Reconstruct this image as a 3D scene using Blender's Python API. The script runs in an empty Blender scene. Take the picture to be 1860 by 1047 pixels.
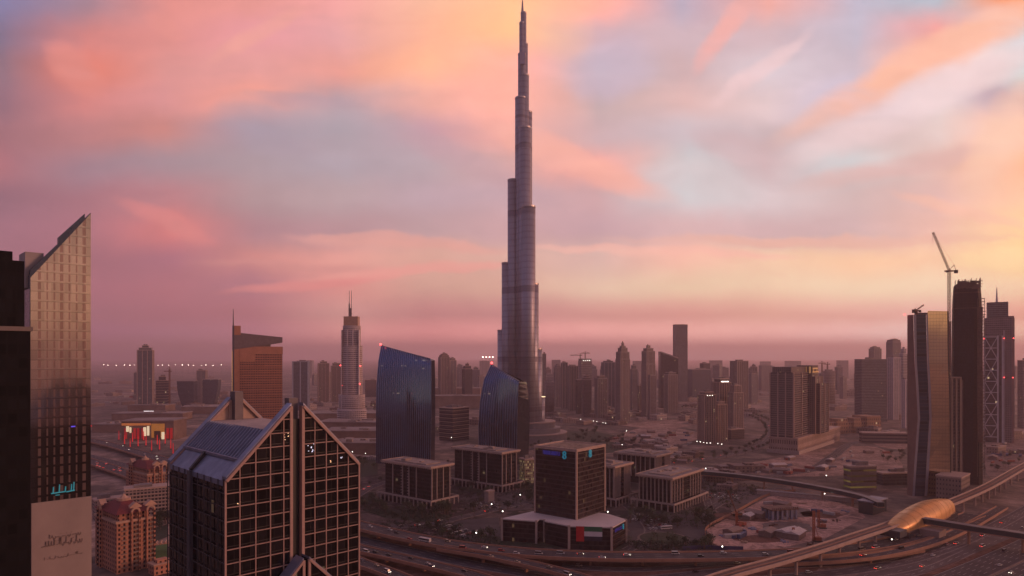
import bpy, bmesh, math, random
from mathutils import Vector, Matrix
R = math.radians
random.seed(7)
sc = bpy.context.scene
COL = sc.collection
F, CX, HY, CH = 1240.0, 930.0, 650.0, 155.0     # focal length, centre and horizon of the photo, camera height in m

# ---------------------------------------------------------------- camera
cam = bpy.data.cameras.new('camera')
co = bpy.data.objects.new('camera', cam); COL.objects.link(co)
co.location = (0, 0, CH); co.rotation_euler = (R(90), 0, 0)
cam.lens = 24; cam.sensor_width = 36; cam.shift_y = (HY - 523.5) / 1860
cam.clip_start = 1; cam.clip_end = 90000
sc.camera = co
sc.view_settings.view_transform = 'Standard'; sc.view_settings.look = 'None'
sc.view_settings.gamma = 1; sc.view_settings.exposure = 0
cy = sc.cycles
cy.max_bounces = 5; cy.diffuse_bounces = 2; cy.glossy_bounces = 2; cy.transmission_bounces = 2; cy.volume_bounces = 2
cy.caustics_reflective = False; cy.caustics_refractive = False
cy.sample_clamp_indirect = 3.0
cy.use_denoising = True

# ---------------------------------------------------------------- sun
SUN_DIR = Vector((0.98, -0.14, 0.12)).normalized()
sl = bpy.data.lights.new('sun', 'SUN'); sl.energy = 2.3; sl.angle = R(14); sl.color = (1.0, 0.46, 0.29)
so = bpy.data.objects.new('sun', sl); COL.objects.link(so)
so.rotation_euler = SUN_DIR.to_track_quat('Z', 'Y').to_euler()
so.location = (0, 0, 900)

# ---------------------------------------------------------------- world: dusk sky with lit clouds
def lin(c):
    c = c / 255.0
    return c / 12.92 if c <= 0.04045 else ((c + 0.055) / 1.055) ** 2.4
def L3(t, a=1.0): return (lin(t[0]), lin(t[1]), lin(t[2]), a)
SKY_X = [0, 155, 310, 465, 620, 775, 930, 1085, 1240, 1395, 1550, 1705, 1860]
SKY_Y = [0, 60, 120, 180, 240, 300, 360, 420, 470, 520, 570, 620, 650]
SKYGAIN = 1.25
SKYGRID = [
 [(0.229,0.205,0.379), (0.391,0.222,0.272), (0.869,0.299,0.251), (0.838,0.315,0.271), (1.010,0.412,0.380), (1.067,0.537,0.356), (1.250,0.636,0.309), (1.250,0.475,0.351), (0.525,0.442,0.554), (0.974,0.448,0.383), (0.541,0.498,0.612), (0.465,0.537,0.624), (1.283,0.309,0.000)],
 [(0.218,0.152,0.241), (0.724,0.230,0.201), (0.801,0.281,0.243), (0.910,0.348,0.363), (0.847,0.384,0.376), (1.046,0.484,0.303), (1.250,0.611,0.284), (0.709,0.461,0.502), (0.673,0.486,0.528), (0.676,0.485,0.514), (0.570,0.522,0.628), (0.950,0.376,0.334), (0.555,0.744,0.818)],
 [(0.284,0.148,0.190), (0.860,0.205,0.124), (0.798,0.309,0.278), (0.892,0.370,0.339), (0.885,0.353,0.284), (1.250,0.560,0.320), (1.250,0.481,0.364), (0.606,0.519,0.576), (0.656,0.446,0.452), (0.777,0.648,0.698), (0.644,0.533,0.610), (1.234,0.554,0.359), (0.619,0.840,0.853)],
 [(0.303,0.137,0.179), (0.735,0.228,0.199), (0.782,0.303,0.288), (1.010,0.377,0.278), (0.536,0.359,0.388), (0.976,0.460,0.374), (1.250,0.512,0.384), (0.594,0.437,0.435), (0.817,0.522,0.492), (0.832,0.637,0.641), (0.673,0.599,0.756), (0.853,0.718,0.716), (0.429,0.271,0.358)],
 [(0.358,0.135,0.157), (0.547,0.204,0.202), (0.645,0.237,0.199), (0.394,0.323,0.396), (0.426,0.388,0.445), (0.618,0.347,0.398), (0.997,0.445,0.363), (0.663,0.452,0.466), (0.690,0.583,0.623), (0.654,0.507,0.525), (0.713,0.525,0.520), (0.886,0.696,0.657), (1.250,0.632,0.423)],
 [(0.445,0.145,0.169), (0.372,0.207,0.256), (0.398,0.265,0.300), (0.434,0.326,0.357), (0.463,0.397,0.456), (0.527,0.404,0.443), (0.717,0.405,0.389), (1.085,0.444,0.365), (0.609,0.614,0.633), (0.698,0.526,0.542), (0.683,0.704,0.720), (0.823,0.523,0.444), (1.176,0.574,0.330)],
 [(0.288,0.117,0.166), (0.421,0.157,0.197), (0.549,0.218,0.239), (0.474,0.314,0.329), (0.519,0.379,0.397), (0.572,0.407,0.459), (0.622,0.411,0.452), (0.679,0.406,0.419), (0.673,0.690,0.714), (0.800,0.672,0.692), (0.691,0.523,0.512), (0.906,0.571,0.519), (1.250,0.702,0.425)],
 [(0.364,0.137,0.196), (0.449,0.153,0.202), (0.793,0.203,0.192), (0.483,0.243,0.278), (0.531,0.303,0.329), (0.572,0.372,0.393), (0.704,0.421,0.435), (0.654,0.417,0.460), (0.814,0.543,0.547), (0.736,0.503,0.516), (0.704,0.503,0.510), (1.013,0.604,0.492), (1.250,0.817,0.401)],
 [(0.377,0.141,0.202), (0.375,0.119,0.167), (0.472,0.153,0.217), (0.745,0.274,0.247), (1.015,0.432,0.360), (0.880,0.468,0.367), (0.845,0.507,0.408), (0.848,0.561,0.491), (1.174,0.642,0.486), (1.109,0.752,0.496), (1.271,0.799,0.483), (1.239,0.797,0.497), (1.301,0.922,0.407)],
 [(0.416,0.150,0.212), (0.447,0.139,0.204), (0.500,0.155,0.204), (0.512,0.196,0.254), (0.981,0.368,0.322), (0.821,0.456,0.354), (0.916,0.535,0.403), (1.091,0.780,0.564), (1.085,0.801,0.531), (1.232,0.911,0.603), (1.289,1.022,0.678), (1.291,1.028,0.684), (1.272,0.949,0.590)],
 [(0.317,0.129,0.206), (0.443,0.159,0.226), (0.496,0.159,0.222), (0.542,0.183,0.234), (0.955,0.469,0.409), (0.732,0.301,0.293), (0.861,0.384,0.364), (1.033,0.503,0.422), (1.101,0.523,0.431), (1.179,0.651,0.493), (1.280,0.727,0.587), (1.341,0.822,0.684), (1.319,0.679,0.484)],
 [(0.305,0.158,0.362), (0.537,0.197,0.412), (0.668,0.299,0.451), (0.940,0.367,0.522), (2.253,0.902,0.784), (2.196,0.754,0.717), (2.699,1.066,0.972), (2.862,1.312,1.163), (2.900,1.486,1.257), (2.900,1.599,1.417), (2.900,1.964,1.797), (2.900,2.730,2.445), (2.900,2.142,1.505)],
 [(0.000,0.000,0.384), (0.104,0.090,0.529), (0.284,0.118,0.619), (0.753,0.297,0.734), (2.128,0.994,1.056), (2.898,1.204,1.460), (2.900,1.555,1.733), (2.900,1.958,2.015), (2.900,1.978,2.140), (2.900,2.079,2.307), (2.900,2.585,2.674), (2.900,2.900,2.900), (2.900,2.852,2.175)]]

BLOBS = [
 (1700, 108, 260, 34, -27, 1, (1.055, 0.543, 0.381)),
 (1700, 172, 240, 34, -25, 0.88, (0.947, 0.729, 0.729)),
 (1318, 48, 85, 17, -55, 1, (0.934, 0.454, 0.410)),
 (1380, 122, 90, 15, -36, 0.81, (0.958, 0.672, 0.672)),
 (1640, 305, 170, 20, -10, 0.75, (0.806, 0.496, 0.460)),
 (1270, 330, 95, 36, 8, 0.75, (0.734, 0.662, 0.676)),
 (1345, 265, 90, 28, 12, 0.62, (0.667, 0.461, 0.472)),
 (135, 118, 60, 32, 42, 0.88, (0.826, 0.261, 0.209)),
 (300, 405, 80, 15, 24, 0.88, (0.802, 0.240, 0.224)),
 (720, 442, 170, 12, 4, 0.75, (0.979, 0.438, 0.353)),
 (745, 492, 175, 9, -4, 0.88, (1.095, 0.426, 0.359)),
 (560, 517, 130, 9, -6, 0.88, (1.003, 0.321, 0.291)),
 (520, 480, 150, 8, 2, 0.62, (0.766, 0.308, 0.281)),
 (500, 235, 90, 46, 22, 0.75, (0.435, 0.334, 0.393)),
 (560, 182, 90, 13, 6, 0.62, (0.471, 0.307, 0.364)),
 (1050, 295, 150, 26, 24, 0.88, (1.067, 0.491, 0.389)),
 (1500, 438, 320, 8, 0, 0.75, (1.003, 0.550, 0.430)),
 (1200, 458, 220, 8, 2, 0.75, (1.205, 0.619, 0.494)),
 (1830, 470, 90, 14, -4, 0.88, (1.284, 0.938, 0.483)),
 (1750, 388, 110, 12, 14, 0.75, (1.114, 0.615, 0.460)),
 (1110, 125, 80, 50, -20, 0.69, (0.625, 0.490, 0.605)),
 (1830, 240, 110, 40, -60, 0.75, (1.115, 0.703, 0.509)),
 (640, 250, 120, 60, 20, 0.62, (0.497, 0.385, 0.428)),
 (860, 300, 150, 22, 24, 0.62, (0.579, 0.360, 0.401)),
 (470, 60, 90, 14, -28, 0.62, (0.959, 0.407, 0.317)),
 (300, 40, 40, 16, 30, 0.62, (0.860, 0.301, 0.251))]

wd = bpy.data.worlds.new('World'); sc.world = wd; wd.use_nodes = True
wd.cycles.sampling_method = 'MANUAL'; wd.cycles.sample_map_resolution = 512
nt = wd.node_tree; nt.nodes.clear()
class NT:
    """tiny helper to write node graphs"""
    def __init__(s, nt): s.nt = nt
    def n(s, typ, **kw):
        nd = s.nt.nodes.new(typ)
        for k, v in kw.items(): setattr(nd, k, v)
        return nd
    def put(s, sock, v):
        if isinstance(v, bpy.types.NodeSocket): s.nt.links.new(v, sock)
        elif v is not None: sock.default_value = v
    def m(s, op, a, b=None, c=None, clamp=False):
        nd = s.n('ShaderNodeMath', operation=op, use_clamp=clamp)
        s.put(nd.inputs[0], a); s.put(nd.inputs[1], b); s.put(nd.inputs[2], c)
        return nd.outputs[0]
    def v(s, op, a, b=None):
        nd = s.n('ShaderNodeVectorMath', operation=op)
        s.put(nd.inputs[0], a)
        if op == 'SCALE': s.put(nd.inputs[3], b)
        else: s.put(nd.inputs[1], b)
        return nd.outputs[1] if op in ('DOT_PRODUCT', 'LENGTH', 'DISTANCE') else nd.outputs[0]
    def sep(s, a):
        nd = s.n('ShaderNodeSeparateXYZ'); s.put(nd.inputs[0], a); return nd.outputs
    def comb(s, x, y, z=0.0):
        nd = s.n('ShaderNodeCombineXYZ')
        s.put(nd.inputs[0], x); s.put(nd.inputs[1], y); s.put(nd.inputs[2], z); return nd.outputs[0]
    def mix(s, f, a, b, typ='MIX'):
        nd = s.n('ShaderNodeMix', data_type='RGBA', blend_type=typ)
        s.put(nd.inputs[0], f); s.put(nd.inputs[6], a); s.put(nd.inputs[7], b); return nd.outputs[2]
    def mapr(s, x, a, b, c=0.0, d=1.0, smooth=False):
        nd = s.n('ShaderNodeMapRange', interpolation_type='SMOOTHSTEP' if smooth else 'LINEAR')
        s.put(nd.inputs[0], x); nd.inputs[1].default_value = a; nd.inputs[2].default_value = b
        nd.inputs[3].default_value = c; nd.inputs[4].default_value = d; return nd.outputs[0]
    def noise(s, vec, scale, detail=3, rough=.5, dist=0.0):
        nd = s.n('ShaderNodeTexNoise'); s.put(nd.inputs['Vector'], vec)
        nd.inputs['Scale'].default_value = scale; nd.inputs['Detail'].default_value = detail
        nd.inputs['Roughness'].default_value = rough; nd.inputs['Distortion'].default_value = dist; return nd.outputs
    def ramp(s, f, stops, interp='LINEAR'):
        nd = s.n('ShaderNodeValToRGB'); cr = nd.color_ramp; cr.interpolation = interp
        while len(cr.elements) < len(stops): cr.elements.new(1.0)
        for e, (p, c) in zip(cr.elements, stops): e.position = p
        for e, (p, c) in zip(cr.elements, stops): e.color = c
        s.put(nd.inputs[0], f); return nd.outputs[0]
g = NT(nt)
d = g.n('ShaderNodeTexCoord').outputs['Generated']
x, y, z = g.sep(d)
h = g.m('SQRT', g.m('ADD', g.m('MULTIPLY', x, x), g.m('MULTIPLY', y, y)))
yy = g.m('MAXIMUM', y, g.m('MULTIPLY', h, 0.45))
u = g.m('DIVIDE', x, yy); v = g.m('DIVIDE', z, g.m('MAXIMUM', yy, .02))       # direction -> slopes, front half of the sky
flow = g.comb(u, v)
wn = g.noise(flow, 5.0, 5, .55)
warp = g.v('SCALE', g.v('SUBTRACT', wn[1], (.5, .5, .5)), .055)
wn2 = g.noise(flow, 17.0, 5, .6)
warp2 = g.v('SCALE', g.v('SUBTRACT', wn2[1], (.5, .5, .5)), .016)
flow2 = g.v('ADD', flow, g.v('SCALE', g.v('ADD', warp, warp2), g.mapr(v, .02, .16, .12, 1.0, smooth=True)))   # calmer towards the horizon
u2, v2, _ = g.sep(flow2)
fx = g.mapr(u2, (0 - CX) / F, (1860 - CX) / F)
rows = []
for i, row in enumerate(SKYGRID):
    rows.append(g.ramp(fx, [(SKY_X[j] / 1860, (c[0] / 3, c[1] / 3, c[2] / 3, 1)) for j, c in enumerate(row)], 'B_SPLINE' if False else 'LINEAR'))
colr = rows[-1]
for i in range(len(SKY_Y) - 2, -1, -1):
    f = g.mapr(v2, (HY - SKY_Y[i + 1]) / F, (HY - SKY_Y[i]) / F, smooth=True)
    colr = g.mix(f, colr, rows[i])
frot = g.n('ShaderNodeMapping'); g.put(frot.inputs[0], flow2); frot.inputs['Rotation'].default_value = (0, 0, R(-26)); frot.inputs['Scale'].default_value = (2.2, 11, 1)
frot2 = g.n('ShaderNodeMapping'); g.put(frot2.inputs[0], flow2); frot2.inputs['Scale'].default_value = (2.2, 13, 1)
fibA = g.mapr(g.noise(frot.outputs[0], 1.6, 6, .58, .5)[0], .36, .60, .75, 1.1)
fibB = g.mapr(g.noise(frot2.outputs[0], 1.6, 6, .58, .5)[0], .36, .60, .65, 1.1)
for bx, by, rx, ry, an, s, c in BLOBS:   # centre, half sizes, angle, strength, colour beyond the haze
    ca, sa = math.cos(R(an)), math.sin(R(an))
    # rotate and scale into the blob's frame
    dx = g.m('SUBTRACT', u2, (bx - CX) / F); dy = g.m('SUBTRACT', v2, (HY - by) / F)
    a_ = g.m('ADD', g.m('MULTIPLY', dx, ca * F / rx), g.m('MULTIPLY', dy, -sa * F / rx))
    b_ = g.m('ADD', g.m('MULTIPLY', dx, sa * F / ry), g.m('MULTIPLY', dy, ca * F / ry))
    r_ = g.m('ADD', g.m('MULTIPLY', a_, a_), g.m('MULTIPLY', b_, b_))
    f = g.mapr(r_, 2.0, 0.0, 0.0, s, smooth=True)
    f = g.m('MULTIPLY', f, fibA if an < -15 else fibB, clamp=True)
    colr = g.mix(f, colr, tuple(q / 3 for q in c) + (1,))
# fine fibres
rot = g.n('ShaderNodeMapping'); g.put(rot.inputs[0], flow2); rot.inputs['Rotation'].default_value = (0, 0, R(-24)); rot.inputs['Scale'].default_value = (1.0, 4.0, 1)
fb = g.noise(rot.outputs[0], 6.0, 6, .6, .4)[0]
fib = g.mapr(fb, .3, .7, .94, 1.06)
fb2 = g.noise(flow2, 22.0, 4, .6)[0]
fib2 = g.mapr(fb2, .3, .7, .97, 1.03)
front = g.v('SCALE', colr, g.m('MULTIPLY', g.m('MULTIPLY', fib, fib2), 3.0))
# rest of the sky: dusk blue overhead and behind, golden low band towards the sunset
el = g.m('ARCTAN2', z, h)
tow = g.m('DIVIDE', g.m('ADD', g.m('MULTIPLY', x, .85), g.m('MULTIPLY', y, -.3)), g.m('MAXIMUM', h, .001))   # towards the sunset
k2 = [(0, (.08, .055, .06, 1)), (.012, (.08, .055, .06, 1)), (.0145, (.10, .07, .07, 1)), (.025, (.56, .33, .19, 1)), (.042, (.80, .47, .27, 1)), (.09, (.66, .38, .25, 1)), (.15, (.26, .18, .19, 1)), (.24, (.20, .20, .38, 1)), (.36, (.26, .18, .26, 1)), (1, (.28, .17, .22, 1))]
warm = g.ramp(g.m('MULTIPLY', el, 2 / math.pi), k2)
k3 = [(0, (.10, .06, .085, 1)), (.05, (.17, .10, .12, 1)), (.12, (.17, .10, .12, 1)), (.2, (.16, .16, .30, 1)), (.36, (.21, .16, .24, 1)), (1, (.25, .155, .21, 1))]
cool = g.ramp(g.m('MULTIPLY', el, 2 / math.pi), k3)
back = g.mix(g.mapr(tow, -.35, .55, smooth=True), cool, warm)
cn = g.noise(d, 4.0, 5, .6, .6)[0]
back = g.v('SCALE', back, g.mapr(cn, .3, .7, .8, 1.25))
fmix = g.mapr(g.m('DIVIDE', y, g.m('MAXIMUM', h, .001)), .62, .18, smooth=True)
zf = g.mapr(el, .72, .50, 1.0, 0.0, smooth=True)
fmix = g.m('MAXIMUM', fmix, zf)
allc = g.mix(fmix, front, back)
allc = g.mix(g.mapr(z, -.01, -.05), allc, (.03, .022, .024, 1))
bg = g.n('ShaderNodeBackground'); g.put(bg.inputs[0], allc); bg.inputs[1].default_value = 1.0
nis = g.n('ShaderNodeTexSky', sky_type='NISHITA', sun_disc=False, sun_elevation=math.asin(SUN_DIR.z), sun_rotation=math.atan2(SUN_DIR.x, SUN_DIR.y))
nis.dust_density = 3.0
bg2 = g.n('ShaderNodeBackground'); g.put(bg2.inputs[0], nis.outputs[0]); bg2.inputs[1].default_value = 0.02
ad = g.n('ShaderNodeAddShader'); g.put(ad.inputs[0], bg.outputs[0]); g.put(ad.inputs[1], bg2.outputs[0])
wo = g.n('ShaderNodeOutputWorld'); g.put(wo.inputs[0], ad.outputs[0])

# ---------------------------------------------------------------- haze
HAZE_D = 0.000095
hm = bpy.data.materials.new('haze_air'); hm.use_nodes = True; hn = NT(hm.node_tree); hm.node_tree.nodes.clear()
pv = hn.n('ShaderNodeVolumePrincipled'); pv.inputs['Color'].default_value = (1.0, .77, .81, 1); pv.inputs['Density'].default_value = HAZE_D
pv.inputs['Anisotropy'].default_value = 0.5
hn.put(hn.n('ShaderNodeOutputMaterial').inputs['Volume'], pv.outputs[0])

# ---------------------------------------------------------------- building helpers
def G(px, py, z=0.0):
    """world point at height z that the photo shows at (px, py)"""
    Y = F * (CH - z) / (py - HY); return Vector(((px - CX) / F * Y, Y, z))
def XA(px, Y): return (px - CX) / F * Y
def ZA(py, Y): return CH - (py - HY) * Y / F
def nm(o, kind=None, label=None, cat=None, group=None):
    if kind: o['kind'] = kind
    if label: o['label'] = label
    if cat: o['category'] = cat
    if group: o['group'] = group
    return o
class MB:
    def __init__(s): s.v = []; s.f = []; s.smooth = False; s.starts = []
    def add(s, vs, fs):
        b = len(s.v); s.starts.append((b, len(s.f))); s.v += [tuple(p) for p in vs]; s.f += [tuple(b + i for i in f) for f in fs]; return s
    def box(s, x0, x1, y0, y1, z0, z1, bot=True):
        vs = [(x0,y0,z0),(x1,y0,z0),(x1,y1,z0),(x0,y1,z0),(x0,y0,z1),(x1,y0,z1),(x1,y1,z1),(x0,y1,z1)]
        fs = [(4,5,6,7),(0,1,5,4),(1,2,6,5),(2,3,7,6),(3,0,4,7)]
        if bot: fs.append((3,2,1,0))
        return s.add(vs, fs)
    def cb(s, cx, cy, z0, w, d, h): return s.box(cx-w/2, cx+w/2, cy-d/2, cy+d/2, z0, z0+h)
    def prism(s, pts, z0, z1, bot=True):
        """pts counter-clockwise; z1 may be a list (one height per corner)"""
        n = len(pts); zt = z1 if isinstance(z1, (list, tuple)) else [z1]*n; zb = z0 if isinstance(z0, (list, tuple)) else [z0]*n
        vs = [(p[0],p[1],zb[i]) for i,p in enumerate(pts)] + [(p[0],p[1],zt[i]) for i,p in enumerate(pts)]
        fs = [tuple(range(n,2*n))] + [(i,(i+1)%n,n+(i+1)%n,n+i) for i in range(n)]
        if bot: fs.append(tuple(range(n-1,-1,-1)))
        return s.add(vs, fs)
    def loft(s, rings, cap=True):
        """rings: lists of points of equal length"""
        n = len(rings[0]); vs = [p for r in rings for p in r]; fs = []
        for k in range(len(rings)-1):
            for i in range(n): fs.append((k*n+i, k*n+(i+1)%n, (k+1)*n+(i+1)%n, (k+1)*n+i))
        if cap: fs.append(tuple(range(n-1,-1,-1))); fs.append(tuple((len(rings)-1)*n+i for i in range(n)))
        return s.add(vs, fs)
    def cyl(s, cx, cy, z0, z1, r, n=12, r2=None):
        r2 = r if r2 is None else r2
        a = [(cx+r*math.cos(2*math.pi*i/n), cy+r*math.sin(2*math.pi*i/n), z0) for i in range(n)]
        b = [(cx+r2*math.cos(2*math.pi*i/n), cy+r2*math.sin(2*math.pi*i/n), z1) for i in range(n)]
        return s.loft([a, b])
    def bar(s, p, q, w, w2=None):
        p = Vector(p); q = Vector(q); d_ = (q-p)
        if d_.length < 1e-6: return s
        d_.normalize(); up = Vector((0,0,1)) if abs(d_.z) < .95 else Vector((1,0,0))
        a = d_.cross(up).normalized(); b = a.cross(d_); w2 = w if w2 is None else w2
        vs = [p-a*w/2-b*w/2, p+a*w/2-b*w/2, p+a*w/2+b*w/2, p-a*w/2+b*w/2, q-a*w2/2-b*w2/2, q+a*w2/2-b*w2/2, q+a*w2/2+b*w2/2, q-a*w2/2+b*w2/2]
        return s.add(vs, [(0,1,2,3),(7,6,5,4),(0,4,5,1),(1,5,6,2),(2,6,7,3),(3,7,4,0)])
    def sphere(s, c, r, n=8, sz=1.0):
        rings = []
        for k in range(1, n):
            t = math.pi*k/n - math.pi/2
            rings.append([(c[0]+r*math.cos(t)*math.cos(2*math.pi*i/n), c[1]+r*math.cos(t)*math.sin(2*math.pi*i/n), c[2]+r*sz*math.sin(t)) for i in range(n)])
        return s.loft(rings)
    def build_each(s, name, mat, parent=None):
        bs = s.starts+[(len(s.v), len(s.f))]
        for (v0, f0), (v1, f1) in zip(bs[:-1], bs[1:]):
            m = MB(); m.v = s.v[v0:v1]; m.f = [tuple(i-v0 for i in f) for f in s.f[f0:f1]]
            if m.f: m.build(name, mat, parent)
    def mesh(s, name, mat):
        me = bpy.data.meshes.new(name); me.from_pydata(s.v, [], s.f); me.update()
        bm = bmesh.new(); bm.from_mesh(me); bmesh.ops.recalc_face_normals(bm, faces=bm.faces); bm.to_mesh(me); bm.free()
        if s.smooth:
            for p in me.polygons: p.use_smooth = abs(p.normal.z) < .9
        if mat: me.materials.append(mat)
        return me
    def build(s, name, mat, parent=None, loc=None, rz=0.0):
        o = bpy.data.objects.new(name, s.mesh(name, mat)); COL.objects.link(o)
        if parent: o.parent = parent
        if loc is not None: o.location = loc
        if rz: o.rotation_euler = (0, 0, rz)
        return o
def thing(name, label, cat, loc=(0,0,0), rz=0.0, group=None):
    o = bpy.data.objects.new(name, None); COL.objects.link(o); o.empty_display_size = 1
    o.location = loc; o.rotation_euler = (0, 0, rz)
    return nm(o, None, label, cat, group)
def dup(root, loc, rz=0.0, label=None, group=None, scale=None):
    r = root.copy(); COL.objects.link(r); r.location = loc; r.rotation_euler = (0, 0, rz)
    if scale: r.scale = (scale,)*3 if not isinstance(scale, tuple) else scale
    if label: r['label'] = label
    if group: r['group'] = group
    for ch in list(root.children):
        c = ch.copy(); COL.objects.link(c); c.parent = r
        for k in ch.children:
            e = k.copy(); COL.objects.link(e); e.parent = c
    return r

# ---------------------------------------------------------------- materials
MATS = {}
def base_mat(name):
    m = bpy.data.materials.new(name); m.use_nodes = True; m.node_tree.nodes.clear(); return m, NT(m.node_tree)
def plain(name, col, rough=.7, metal=0.0, var=.12, vs=.15, emis=None, es=0.0, spec=.5):
    if name in MATS: return MATS[name]
    m, q = base_mat(name)
    b = q.n('ShaderNodeBsdfPrincipled'); tc = q.n('ShaderNodeTexCoord').outputs['Object']
    if var:
        nz = q.noise(tc, vs, 5, .6)[0]
        f = q.mapr(nz, .3, .7, 1-var, 1+var)
        c = q.v('SCALE', (col[0], col[1], col[2]), f); q.put(b.inputs['Base Color'], c)
        q.put(b.inputs['Roughness'], q.mapr(nz, .3, .7, min(1, rough+.08), max(.02, rough-.08)))
    else:
        b.inputs['Base Color'].default_value = (*col, 1); b.inputs['Roughness'].default_value = rough
    b.inputs['Metallic'].default_value = metal
    b.inputs['Specular IOR Level'].default_value = spec
    if emis: b.inputs['Emission Color'].default_value = (*emis, 1); b.inputs['Emission Strength'].default_value = es
    q.put(q.n('ShaderNodeOutputMaterial').inputs[0], b.outputs[0]); MATS[name] = m; return m

# ---------------------------------------------------------------- terrain
def ground_mat():
    m, q = base_mat('desert_ground')
    tc = q.n('ShaderNodeTexCoord').outputs['Object']
    mp = q.n('ShaderNodeMapping'); q.put(mp.inputs[0], tc); mp.inputs['Rotation'].default_value = (0, 0, R(39))
    big = q.noise(mp.outputs[0], .0011, 6, .6, .3)[0]
    mid = q.noise(mp.outputs[0], .006, 6, .62, .2)[0]
    fine = q.noise(mp.outputs[0], .06, 5, .65)[0]
    vo = q.n('ShaderNodeTexVoronoi', distance='CHEBYCHEV', feature='F1'); q.put(vo.inputs['Vector'], mp.outputs[0]); vo.inputs['Scale'].default_value = .009
    blk = vo.outputs['Color']
    v2 = q.n('ShaderNodeTexVoronoi', distance='CHEBYCHEV', feature='DISTANCE_TO_EDGE' if False else 'F1'); q.put(v2.inputs['Vector'], mp.outputs[0]); v2.inputs['Scale'].default_value = .035
    sand = q.ramp(big, [(.3, (.07, .048, .042, 1)), (.47, (.15, .10, .08, 1)), (.62, (.34, .23, .185, 1))])
    c = q.mix(q.mapr(mid, .46, .56), sand, (.065, .048, .042, 1))
    bl = q.sep(blk)[0]
    c = q.mix(q.mapr(bl, .55, .75, 0, .55), c, (.045, .040, .03, 1))
    c = q.mix(q.mapr(q.sep(v2.outputs['Color'])[1], .2, .9, 0, .35), c, (.27, .19, .15, 1))
    c = q.v('SCALE', c, q.m('MULTIPLY', q.mapr(fine, .32, .68, .5, 1.5), q.mapr(q.noise(mp.outputs[0], .018, 5, .7)[0], .35, .65, .6, 1.45)))
    b = q.n('ShaderNodeBsdfPrincipled'); q.put(b.inputs['Base Color'], c); b.inputs['Roughness'].default_value = .95
    q.put(q.n('ShaderNodeOutputMaterial').inputs[0], b.outputs[0]); return m
gm = MB(); N = 24
# one sheet, finer near the camera
xs = [-30000,-16000,-8000,-4000,-2000,-1000,-500,0,500,1000,2000,4000,8000,16000,30000]
ys = [-3000,-1000,0,300,600,900,1200,1600,2000,3000,4500,7000,12000,20000,30000,42000]
for j, yv in enumerate(ys):
    for i, xv in enumerate(xs): gm.v.append((xv, yv, 0))
for j in range(len(ys)-1):
    for i in range(len(xs)-1):
        a = j*len(xs)+i; gm.f.append((a, a+1, a+1+len(xs), a+len(xs)))
nm(gm.build('ground', ground_mat()), 'structure')
hz = MB().box(-30500, 30500, -3500, 42500, -1, 850)
ho = hz.build('haze', None); ho.data.materials.append(hm); nm(ho, 'stuff')

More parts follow.
